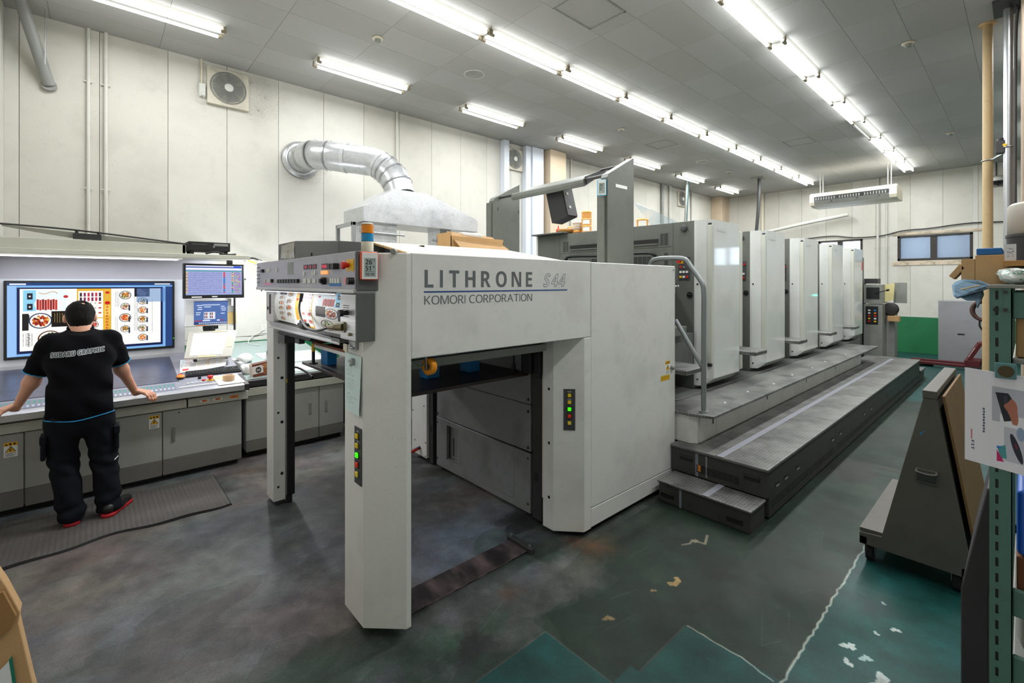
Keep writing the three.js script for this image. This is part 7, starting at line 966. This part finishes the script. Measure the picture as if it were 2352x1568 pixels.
{ // clutter on top of the shelf
  const t = thing('top_carton', 'opened brown carton on top of the green shelf with hanging flap', 'carton', [1.75, 1.746, -0.06]);
  mk('body', bx(1.7, 1.92, 1.747, 1.822, -0.088, -0.03, 0.001), M.cardboard, t); mk('side', bx(1.7, 1.9, 1.747, 1.813, -0.114, -0.0885, 0.001), M.cardboard, t); mk('flap', ex([[-0.138, 1.7695], [-0.117, 1.801], [-0.107, 1.79], [-0.129, 1.7605]], 1.7, 1.78, 'x', 0.001), M.cardboard, t);
  mk('blue_box', bx(1.72, 1.86, 1.823, 1.841, -0.087, -0.04, 0.003), std(C(18, 96, 164), 0.5), scene, { label: 'flat blue box lying on the opened brown carton', cat: 'box' });
  const pk = canvasTex(64, 128, (x, w, h) => { x.fillStyle = '#d8d8dc'; x.fillRect(0, 0, w, h); x.fillStyle = '#556'; seed = 61; for (let i = 0; i < 26; i++) x.fillRect(10 + rnd() * 36, 26 + rnd() * 70, 3 + rnd() * 8, 3); }); const w = thing('white_packet', 'small white printed packet leaning by the blue box', 'packet', [1.62, 1.8, -0.02]); mk('pack', bx(1.62, 1.64, 1.803, 1.843, -0.034, -0.015, 0.001), M.paper, w); mk('print', qd([1.6195, 1.803, -0.034], [1.6195, 1.803, -0.015], [1.6195, 1.843, -0.015], [1.6195, 1.843, -0.034]), std(0xffffff, 0.6, 0, { map: pk }), w, { uv: true });
  mk('flat_carton', bx(1.6, 1.9, 1.79, 1.803, -0.037, 0.25, 0.001), std(C(170, 124, 72), 0.8), scene, { label: 'flat tan carton under the white printed packet', cat: 'carton' });
  const bl = new THREE.IcosahedronGeometry(1, 5), p = bl.attributes.position; for (let i = 0; i < p.count; i++) { const q = new THREE.Vector3().fromBufferAttribute(p, i), n = 0.8 + 0.35 * vn(q.x * 2 + 7, q.y * 2.4 + q.z * 2 + 7, 64, 9); p.setXYZ(i, q.x * 0.1 * n, q.y * 0.024 * n, q.z * 0.052 * n); } bl.computeVertexNormals(); bl.translate(1.655, 1.7665, 0.0); const bt = canvasTex(256, 256, (x, w, h) => { x.fillStyle = '#dfe3df'; x.fillRect(0, 0, w, h); seed = 71; for (let i = 0; i < 60; i++) { x.save(); x.translate(rnd() * w, rnd() * h); x.rotate(rnd() * 6); x.fillStyle = ['#2c7a5c', '#4a9a80', '#7ab4a0'][i % 3]; x.fillRect(0, 0, 22, 9); x.restore(); } }, { repeat: 0.08 });
  mk('plastic_bag', toCreasedNormals(bl, 0.9), phys(0xffffff, 0.3, { map: bt }), scene, { label: 'white plastic bag with green print slumped on the shelf edge', cat: 'bag' });
  const cl = new THREE.MeshStandardMaterial({ color: 0xffffff, roughness: 0.9, map: dirty(134, 166, 192, 0.16, 351, 0.06) });
  const bc = thing('blue_cloth', 'pale blue wiping cloths hanging out from under the carton', 'cloth', [1.64, 1.74, -0.09]);
  const fold = (pts, a, b2) => { const g = ex(pts, a, b2, 'x', 0.004), p = g.attributes.position; for (let i = 0; i < p.count; i++) p.setX(i, p.getX(i) + 0.02 * Math.sin(p.getY(i) * 60 + p.getZ(i) * 30)); g.computeVertexNormals(); return g; };
  mk('cloth', [fold([[-0.126, 1.744], [-0.12, 1.754], [-0.105, 1.76], [-0.08, 1.757], [-0.06, 1.746], [-0.058, 1.738], [-0.073, 1.731], [-0.095, 1.722], [-0.115, 1.711], [-0.121, 1.718]], 1.61, 1.7)], cl, bc); mk('cloth', [fold([[-0.112, 1.715], [-0.09, 1.724], [-0.073, 1.733], [-0.071, 1.72], [-0.075, 1.705], [-0.08, 1.688], [-0.083, 1.706], [-0.098, 1.706]], 1.63, 1.68)], cl, bc); mk('fold_line', beam([1.605, 1.738, -0.118], [1.605, 1.728, -0.08], 0.002, 0.0012), cl, bc);
  mk('wood_stick', beam([1.59, 1.734, -0.108], [1.62, 1.7445, -0.075], 0.004, 0.003), M.wood, scene, { label: 'thin wooden stick lying across the blue cloths', cat: 'stick' });
  const d = thing('white_canister', 'white topped black canister standing at the right edge on the shelf', 'canister', [2.05, 1.746, 0.06]); mk('base', cy([2.05, 1.747, 0.065], [2.05, 1.885, 0.065], 0.105, 0.105, 32), M.black, d); mk('top', la([[0, 0.1], [0.095, 0.098], [0.103, 0.09], [0.103, 0], [0, 0]], [2.05, 1.887, 0.065], 'y', 32), std(C(214, 208, 196), 0.5), d); mk('rim', cy([2.05, 1.885, 0.065], [2.05, 1.893, 0.065], 0.107, 0.107, 32), M.dark, d); }
{ // folded cartons leaning at the lower left
  const t = thing('folded_carton', 'brown folded carton with a white label at the lower left edge', 'carton', [-0.3, 0, -1.9]);
  mk('sheet', ex([[-0.6, 0], [-0.03, 0], [-0.134, 0.607], [-0.162, 0.793], [-0.159, 0.822], [-0.186, 0.907], [-0.3, 1.2], [-0.6, 1.2]], -1.95, -1.9, 'z', 0.002), M.cardboard, t);
  mk('flap', ex([[-0.6, 0.82], [-0.19, 0.9], [-0.165, 0.82], [-0.175, 0.79], [-0.6, 0.6]], -1.9, -1.885, 'z', 0.001), std(C(150, 112, 66), 0.85), t);
  mk('label', [qd([-0.3, 0.5, -1.895], [-0.16, 0.5, -1.895], [-0.178, 0.7, -1.895], [-0.26, 0.62, -1.895])], std(C(225, 228, 226), 0.7), t); mk('label_edge', qd([-0.16, 0.5, -1.8945], [-0.154, 0.5, -1.8945], [-0.174, 0.71, -1.8945], [-0.18, 0.7, -1.8945]), std(C(16, 120, 96), 0.6), t); }
// ---------- the man at the console ----------
function surfaceNets(f, mn, mx, cell) {
  const n = [0, 1, 2].map((k) => Math.ceil((mx[k] - mn[k]) / cell) + 1), [nx, ny, nz] = n, F = new Float32Array(nx * ny * nz);
  const id = (i, j, k) => (k * ny + j) * nx + i;
  for (let k = 0; k < nz; k++) for (let j = 0; j < ny; j++) for (let i = 0; i < nx; i++) F[id(i, j, k)] = f(mn[0] + i * cell, mn[1] + j * cell, mn[2] + k * cell);
  const vi = new Int32Array(nx * ny * nz).fill(-1), pos = [], ix = [];
  for (let k = 0; k < nz - 1; k++) for (let j = 0; j < ny - 1; j++) for (let i = 0; i < nx - 1; i++) {
    let s = 0, c = 0, x = 0, y = 0, z = 0; const v = [];
    for (let q = 0; q < 8; q++) { const d = F[id(i + (q & 1), j + ((q >> 1) & 1), k + (q >> 2))]; v.push(d); if (d < 0) s++; }
    if (s === 0 || s === 8) continue;
    for (const [a, b] of [[0, 1], [2, 3], [4, 5], [6, 7], [0, 2], [1, 3], [4, 6], [5, 7], [0, 4], [1, 5], [2, 6], [3, 7]]) { if ((v[a] < 0) === (v[b] < 0)) continue; const t = v[a] / (v[a] - v[b]); x += (a & 1) + ((b & 1) - (a & 1)) * t; y += ((a >> 1) & 1) + (((b >> 1) & 1) - ((a >> 1) & 1)) * t; z += (a >> 2) + ((b >> 2) - (a >> 2)) * t; c++; }
    vi[id(i, j, k)] = pos.length / 3; pos.push(mn[0] + (i + x / c) * cell, mn[1] + (j + y / c) * cell, mn[2] + (k + z / c) * cell);
  }
  const quad = (a, b, c, d, flip) => { if (flip) ix.push(a, c, b, a, d, c); else ix.push(a, b, c, a, c, d); };
  for (let k = 1; k < nz - 1; k++) for (let j = 1; j < ny - 1; j++) for (let i = 1; i < nx - 1; i++) {
    const a = F[id(i, j, k)] < 0;
    if (a !== F[id(i + 1, j, k)] < 0) quad(vi[id(i, j - 1, k - 1)], vi[id(i, j, k - 1)], vi[id(i, j, k)], vi[id(i, j - 1, k)], !a);
    if (a !== F[id(i, j + 1, k)] < 0) quad(vi[id(i - 1, j, k - 1)], vi[id(i - 1, j, k)], vi[id(i, j, k)], vi[id(i, j, k - 1)], !a);
    if (a !== F[id(i, j, k + 1)] < 0) quad(vi[id(i - 1, j - 1, k)], vi[id(i, j - 1, k)], vi[id(i, j, k)], vi[id(i - 1, j, k)], !a);
  }
  const g = new THREE.BufferGeometry(); g.setAttribute('position', new THREE.Float32BufferAttribute(pos, 3)); g.setIndex(ix); g.computeVertexNormals(); return g;
}
const smin = (a, b, k) => { const h = Math.max(k - Math.abs(a - b), 0) / k; return Math.min(a, b) - h * h * k * 0.25; };
function cap(x, y, z, a, b, ra, rb) {   // tapered capsule
  const bx_ = b[0] - a[0], by = b[1] - a[1], bz = b[2] - a[2], px = x - a[0], py = y - a[1], pz = z - a[2];
  const t = Math.max(0, Math.min(1, (px * bx_ + py * by + pz * bz) / (bx_ * bx_ + by * by + bz * bz)));
  return Math.hypot(px - bx_ * t, py - by * t, pz - bz * t) - (ra + (rb - ra) * t);
}
const ell = (x, y, z, c, r) => { const a = (x - c[0]) / r[0], b = (y - c[1]) / r[1], d = (z - c[2]) / r[2], l = Math.sqrt(a * a + b * b + d * d); return (l - 1) * Math.min(r[0], r[1], r[2]); };
function field(bones, k) { return (x, y, z) => { let d = 9; for (const [a, b, ra, rb] of bones) d = smin(d, cap(x, y, z, a, b, ra, rb), k); return d; }; }
// joints
const J = { head: [-0.09, 1.488, -4.93], neck: [-0.088, 1.385, -4.88], chest: [-0.085, 1.19, -4.8], waist: [-0.085, 0.98, -4.7], pelvis: [-0.085, 0.86, -4.66],
  sl: [-0.255, 1.285, -4.85], sr: [0.085, 1.295, -4.85], el: [-0.352, 1.02, -4.9], er: [0.155, 1.05, -4.93], wl: [-0.438, 0.826, -5.0], wr: [0.248, 0.83, -5.01],
  hl: [-0.18, 0.84, -4.66], hr: [0.01, 0.84, -4.66], kl: [-0.175, 0.46, -4.69], kr: [0.045, 0.46, -4.69], al: [-0.13, 0.1, -4.61], ar: [0.075, 0.1, -4.63] };
const man = thing('person', 'man in black work shirt and cargo trousers leaning on the console, seen from behind', 'person', [-0.04, 0.014, -4.64]);
const bodyBones = [[J.neck, [-0.088, 1.44, -4.92], 0.055, 0.055], [J.chest, J.neck, 0.1, 0.06], [J.chest, J.waist, 0.11, 0.1], [J.waist, J.pelvis, 0.1, 0.11], [J.sl, J.sr, 0.05, 0.05],
  [J.sl, J.el, 0.052, 0.04], [J.sr, J.er, 0.052, 0.04], [J.el, J.wl, 0.043, 0.026], [J.er, J.wr, 0.043, 0.026], [J.hl, J.kl, 0.075, 0.05], [J.hr, J.kr, 0.075, 0.05], [J.kl, J.al, 0.05, 0.035], [J.kr, J.ar, 0.05, 0.035]];
const skinParts = [surfaceNets(field(bodyBones, 0.05), [-0.55, 0.04, -5.12], [0.36, 1.5, -4.5], 0.012)];
// head: skull, jaw, nose, ears, brows
{ const [hx, hy, hz] = J.head; const tilt = 0.18;
  const f = (x, y, z) => { const dy = y - hy, dz = z - hz, cy_ = Math.cos(tilt), sy = Math.sin(tilt), Y = dy * cy_ - dz * sy, Z = dy * sy + dz * cy_, X = x - hx; // -Z is the face
    let d = ell(X, Y, Z, [0, 0.02, 0.0], [0.077, 0.098, 0.094]); d = smin(d, ell(X, Y, Z, [0, -0.055, -0.03], [0.056, 0.062, 0.066]), 0.05); d = smin(d, cap(X, Y, Z, [0, -0.1, 0.02], [0, -0.03, 0.02], 0.052, 0.056), 0.04);
    d = smin(d, cap(X, Y, Z, [0, 0.01, -0.093], [0, -0.024, -0.108], 0.009, 0.014), 0.018); d = smin(d, cap(X, Y, Z, [-0.03, 0.022, -0.086], [0.03, 0.022, -0.086], 0.009, 0.009), 0.02); d = smin(d, cap(X, Y, Z, [-0.02, -0.06, -0.09], [0.02, -0.06, -0.09], 0.007, 0.007), 0.012);
    for (const s of [-1, 1]) { d = smin(d, ell(X, Y, Z, [s * 0.087, -0.012, 0.006], [0.012, 0.033, 0.02]), 0.014); d = -smin(-d, ell(X, Y, Z, [s * 0.03, 0.006, -0.092], [0.014, 0.008, 0.012]), 0.012); } return d; };
  skinParts.push(surfaceNets(f, [hx - 0.11, hy - 0.15, hz - 0.15], [hx + 0.11, hy + 0.15, hz + 0.13], 0.0042));
}
// hands: palm, four unequal bent fingers over the console edge, thumb along the side
function hand(w, s) {   // w wrist, s +1 for the right hand (thumb towards the body)
  const b = [], ex_ = s * 0.06; const pr = [w[0] + s * 0.045, 0.838, w[2] + 0.028];    // knuckle centre above the edge
  const dir = [pr[0] - w[0], 0, pr[2] - w[2]], L = Math.hypot(dir[0], dir[2]); dir[0] /= L; dir[2] /= L; const sd = [-dir[2] * s, 0, dir[0] * s];
  b.push([w, [w[0] + dir[0] * 0.02, w[1] + 0.004, w[2] + dir[2] * 0.02], 0.028, 0.026]);
  for (let i = 0; i < 4; i++) { const o = (i - 1.5) * 0.021; const k = [w[0] + dir[0] * 0.085 + sd[0] * o, 0.832 - Math.abs(i - 1.2) * 0.003, w[2] + dir[2] * 0.085 + sd[2] * o]; b.push([[w[0] + dir[0] * 0.015 + sd[0] * o * 0.6, 0.845, w[2] + dir[2] * 0.015 + sd[2] * o * 0.6], k, 0.015, 0.0125]);
    const len = [0.044, 0.05, 0.047, 0.037][i], fan = (i - 1.5) * 0.006; const m = [k[0] + dir[0] * len * 0.8 + sd[0] * fan, k[1] - len * 0.55, k[2] + dir[2] * len * 0.8 + sd[2] * fan + 0.008], e = [m[0] + dir[0] * 0.012, m[1] - len * 0.62, m[2] + 0.012], t = [e[0] + dir[0] * 0.002, e[1] - len * 0.42, e[2] - 0.002];
    b.push([k, m, 0.0108, 0.0094], [m, e, 0.0094, 0.0084], [e, t, 0.0084, 0.007]); }
  const th = [w[0] + dir[0] * 0.03 - sd[0] * 0.028, 0.838, w[2] + dir[2] * 0.03 - sd[2] * 0.028], t2 = [th[0] + dir[0] * 0.03 - sd[0] * 0.018, 0.82, th[2] + dir[2] * 0.03 - sd[2] * 0.018], t3 = [t2[0] + dir[0] * 0.026, 0.806, t2[2] + dir[2] * 0.026]; b.push([[w[0] + dir[0] * 0.01, 0.842, w[2]], th, 0.018, 0.014], [th, t2, 0.0125, 0.0105], [t2, t3, 0.0105, 0.008]);
  return surfaceNets(field(b, 0.009), [w[0] - 0.14, 0.68, w[2] - 0.14], [w[0] + 0.17, 0.9, w[2] + 0.15], 0.0034);
}
skinParts.push(hand(J.wl, -1), hand(J.wr, 1));
mk('body', skinParts, M.skin, man);
// hair: shell over the skull with a thin crown
{ const [hx, hy, hz] = J.head, tilt = 0.18;
  const f = (x, y, z) => { const dy = y - hy, dz = z - hz, c = Math.cos(tilt), s = Math.sin(tilt), Y = dy * c - dz * s, Z = dy * s + dz * c, X = x - hx;
    const n = 0.002 * (vn(X * 260 + 50, Y * 60 + 50, 999, 4) - 0.5) + 0.003 * vn(X * 120 + 40, Z * 120 + 40, 999, 6);
    let d = smin(ell(X, Y, Z, [0, 0.02, 0.004], [0.087, 0.105, 0.101]), cap(X, Y, Z, [0, -0.03, 0.05], [0, -0.1, 0.034], 0.06, 0.05), 0.03) - n;
    const cut = Math.max(-(Y + 0.052 + 0.02 * Math.min(1, Math.abs(X) / 0.07) + n * 2), 0) ; d = Math.max(d, -(Y + 0.112 - Math.max(0, 0.03 - Z) * 1.0 + n * 4));
    d = Math.max(d, -ell(X, Y, Z, [0.03, 0.112, 0.073], [0.036, 0.025, 0.031]) - 0.0);          // thin crown
    d = Math.max(d, -(Z + 0.085 - Math.max(0, Y - 0.06) * 0.3));                               // hairline
    for (const q of [-1, 1]) d = Math.max(d, -ell(X, Y, Z, [q * 0.094, -0.03, 0.0], [0.03, 0.056, 0.03]));
    return d; };
  mk('hair', surfaceNets(f, [hx - 0.11, hy - 0.12, hz - 0.13], [hx + 0.11, hy + 0.16, hz + 0.13], 0.004), phys(C(17, 14, 13), 0.8, { specularIntensity: 0.35, bumpMap: grainB, bumpScale: 0.0006 }), man, { plabel: 'short black hair thinning at the crown' });
}
// shirt
M.shirt = phys(0xffffff, 0.95, { specularIntensity: 0.25, map: dirty(9, 9, 13, 0.12, 401, 0.3) });
const back = [[-0.085, 1.22, -4.8], [-0.085, 1.0, -4.71]];
const shirtF = (x, y, z) => {
  let d = ell(x, y, z, [-0.085, 1.2, -4.815], [0.2, 0.2, 0.135]);
  d = smin(d, ell(x, y, z, [-0.085, 1.0, -4.72], [0.182, 0.25, 0.125]), 0.08); d = smin(d, ell(x, y, z, [-0.085, 0.81, -4.665], [0.2, 0.2, 0.138]), 0.07);
  d = smin(d, cap(x, y, z, [-0.235, 1.3, -4.86], [0.065, 1.31, -4.86], 0.068, 0.068), 0.06); d = smin(d, cap(x, y, z, [-0.088, 1.33, -4.86], [-0.088, 1.395, -4.89], 0.085, 0.066), 0.05);
  const fold = 0.006 * Math.sin(y * 38 + x * 14) * Math.max(0, 1 - Math.abs(y - 0.98) / 0.22) * (0.5 + Math.abs(x + 0.085) * 3) + 0.004 * Math.sin(x * 46 + y * 9) * Math.max(0, 1 - Math.abs(y - 0.86) / 0.12) + 0.004 * Math.sin((x + y) * 30);
  d = Math.max(d - fold, -(y - 0.775 - (x + 0.085) * 0.0 - 0.01 * Math.sin(x * 14)), y - 1.405 - (z + 4.88) * -0.3);
  for (const [s, a, e] of [[-1, J.sl, J.el], [1, J.sr, J.er]]) { const t = 0.74, m = a.map((q, i) => q + (e[i] - q) * t), u = a.map((q, i) => (m[i] - q)), L = Math.hypot(...u); let q = cap(x, y, z, a, [m[0] + u[0] * 0.3, m[1] + u[1] * 0.3, m[2] + u[2] * 0.3], 0.074, 0.077) - 0.003 * Math.sin(y * 55 + x * 20); q = Math.max(q, ((x - m[0]) * u[0] + (y - m[1]) * u[1] + (z - m[2]) * u[2]) / L); d = smin(d, q, 0.035); if (((x - m[0]) * u[0] + (y - m[1]) * u[1] + (z - m[2]) * u[2]) / L > 0 && s * (x + 0.085) > 0.185) d = Math.max(d, ((x - m[0]) * u[0] + (y - m[1]) * u[1] + (z - m[2]) * u[2]) / L); }
  return d; };
const shirtG = surfaceNets(shirtF, [-0.48, 0.73, -5.06], [0.31, 1.44, -4.46], 0.0085);
const shirt = mk('shirt', shirtG, M.shirt, man);
// collar, hem and sleeve edging
const cyan = std(C(24, 132, 180), 0.7);
{ const fit = (pts, closed = true) => tu(pts, 0.0045, 6, 80, closed);
  const ringAt = (y, off) => { const pts = []; for (let i = 0; i < 40; i++) { const a = i / 40 * 6.2832, dx = Math.cos(a), dz = Math.sin(a); let lo = 0, hi = 0.32; for (let k = 0; k < 22; k++) { const m = (lo + hi) / 2, X = -0.085 + dx * m; if (shirtF(X, y + 0.012 + 0.01 * Math.sin(X * 14), -4.665 + dz * m) < 0) lo = m; else hi = m; } const X = -0.085 + dx * lo; pts.push([X, y + 0.01 * Math.sin(X * 14) + off, -4.665 + dz * lo]); } return pts; };
  mk('hem', fit(ringAt(0.777, 0)), cyan, man, { plabel: 'blue edging of the shirt hem' });
  for (const [a, e] of [[J.sl, J.el], [J.sr, J.er]]) { const m = a.map((q, i) => q + (e[i] - q) * 0.74), u = V(e).sub(V(a)).normalize(), p = new THREE.Vector3(0, 0, 1).cross(u).normalize(), q = u.clone().cross(p), pts = []; for (let i = 0; i < 24; i++) { const t = i / 24 * 6.2832; pts.push([m[0] + (p.x * Math.cos(t) + q.x * Math.sin(t)) * 0.075, m[1] + (p.y * Math.cos(t) + q.y * Math.sin(t)) * 0.075, m[2] + (p.z * Math.cos(t) + q.z * Math.sin(t)) * 0.075]); } mk('sleeve_edge', fit(pts), cyan, man, { plabel: 'blue edging of the sleeve' }); }
  const c = []; for (let i = 0; i < 24; i++) { const t = i / 24 * 6.2832; c.push([-0.088 + 0.066 * Math.cos(t), 1.405 + 0.02 * -Math.sin(t) * 0.9, -4.893 + 0.066 * Math.sin(t)]); } mk('collar', tu(c, 0.014, 8, 60, true), M.shirt, man); }
{ // print across the shoulders, wrapped onto the cloth
  const tx = canvasTex(1024, 160, (x, w, h) => { x.clearRect(0, 0, w, h); x.font = 'bold 112px sans-serif'; x.textAlign = 'center'; x.textBaseline = 'middle'; x.lineJoin = 'round'; x.strokeStyle = '#a9abab'; x.lineWidth = 26; x.strokeText('SUBARU GRAPHIC', w / 2, h / 2, w - 40); x.fillStyle = '#2c3440'; x.fillText('SUBARU GRAPHIC', w / 2, h / 2, w - 40); });
  const nx = 40, ny = 6, g = new THREE.PlaneGeometry(1, 1, nx, ny), p = g.attributes.position, uv = g.attributes.uv;
  for (let i = 0; i < p.count; i++) { const u = uv.getX(i), v = uv.getY(i), X = -0.255 + u * 0.315, Y = 1.226 + (v - 0.5) * 0.062 + u * 0.026; let lo = -4.85, hi = -4.45; for (let k = 0; k < 24; k++) { const m = (lo + hi) / 2; if (shirtF(X, Y, m) < 0) lo = m; else hi = m; } p.setXYZ(i, X, Y, lo + 0.0022); }
  g.computeVertexNormals(); mk('lettering', g, std(0xffffff, 0.8, 0, { map: tx, transparent: true }), man, { uv: true, plabel: 'outlined lettering across the back' }); }
// cargo trousers
M.trouser = phys(0xffffff, 0.95, { specularIntensity: 0.3, map: dirty(24, 25, 31, 0.2, 411, 0.35) });
const trF = (x, y, z) => {
  let d = ell(x, y, z, [-0.085, 0.75, -4.658], [0.186, 0.13, 0.12]);
  for (const [h, k, a, o] of [[J.hl, J.kl, J.al, -1], [J.hr, J.kr, J.ar, 1]]) { let q = cap(x, y, z, [h[0], h[1] - 0.06, h[2]], k, 0.096, 0.083); q = smin(q, cap(x, y, z, k, [a[0], 0.07, a[2]], 0.08, 0.076), 0.03); q -= 0.007 * Math.sin(y * 70 + x * 25 + z * 20) * Math.max(0, 1 - Math.abs(y - 0.42) / 0.14) + 0.008 * Math.sin(y * 62 - x * 20) * Math.max(0, 1 - Math.abs(y - 0.12) / 0.09) + 0.003 * Math.sin(y * 40 + x * 50); d = smin(d, q, 0.03); }
  return Math.max(d, -(y - 0.045), y - 0.82); };
mk('trousers', surfaceNets(trF, [-0.32, 0.02, -4.82], [0.2, 0.87, -4.5], 0.009), M.trouser, man);
const pk = (x0, x1, y0, y1, z0, z1) => [bx(x0, x1, y0, y1, z0, z1, 0.012), bx(x0 - 0.004, x1 + 0.004, y1 - 0.045, y1 + 0.01, z0 - 0.004, z1 + 0.004, 0.006)];
mk('cargo_pocket', pk(-0.29, -0.262, 0.5, 0.66, -4.74, -4.6), M.trouser, man); mk('cargo_pocket', pk(0.105, 0.132, 0.5, 0.66, -4.74, -4.6), M.trouser, man); mk('reflective_strip', beam([0.105, 0.415, -4.612], [0.128, 0.425, -4.66], 0.004, 0.008), M.paper, man);
// shoes
function shoe(h, t) { const d = V(t).sub(V(h)).normalize(), at = (k, y) => [h[0] + d.x * k, y, h[2] + d.z * k]; const b = 0.014;
  const up = surfaceNets((x, y, z) => Math.max(smin(cap(x, y, z, at(0.03, b + 0.055), at(0.12, b + 0.05), 0.04, 0.045), cap(x, y, z, at(0.1, b + 0.05), at(0.235, b + 0.035), 0.046, 0.036), 0.03), -(y - b - 0.022)), [Math.min(h[0], t[0]) - 0.12, 0.0, Math.min(h[2], t[2]) - 0.12], [Math.max(h[0], t[0]) + 0.12, 0.14, Math.max(h[2], t[2]) + 0.12], 0.006);
  const so = surfaceNets((x, y, z) => { const f = smin(Math.hypot(x - at(0.03, 0)[0], z - at(0.03, 0)[2]) - 0.04, Math.max(0, 0) + cap(x, 0, z, at(0.03, 0), at(0.235, 0), 0.041, 0.041), 0.02); return Math.max(f, y - b - 0.026, b - y); }, [Math.min(h[0], t[0]) - 0.12, 0.0, Math.min(h[2], t[2]) - 0.12], [Math.max(h[0], t[0]) + 0.12, 0.06, Math.max(h[2], t[2]) + 0.12], 0.006);
  const s = mk('shoe', up, M.black, man); mk('sole', so, std(C(178, 24, 36), 0.6), s, { plabel: 'red sole' }); }
shoe([-0.125, 0, -4.56], [-0.16, 0, -4.82]); shoe([0.055, 0, -4.555], [0.2, 0, -4.79]);

scene.environment = null;
scene.traverse((o) => { if (o.isMesh) { o.receiveShadow = true; } });
renderer.render(scene, camera);
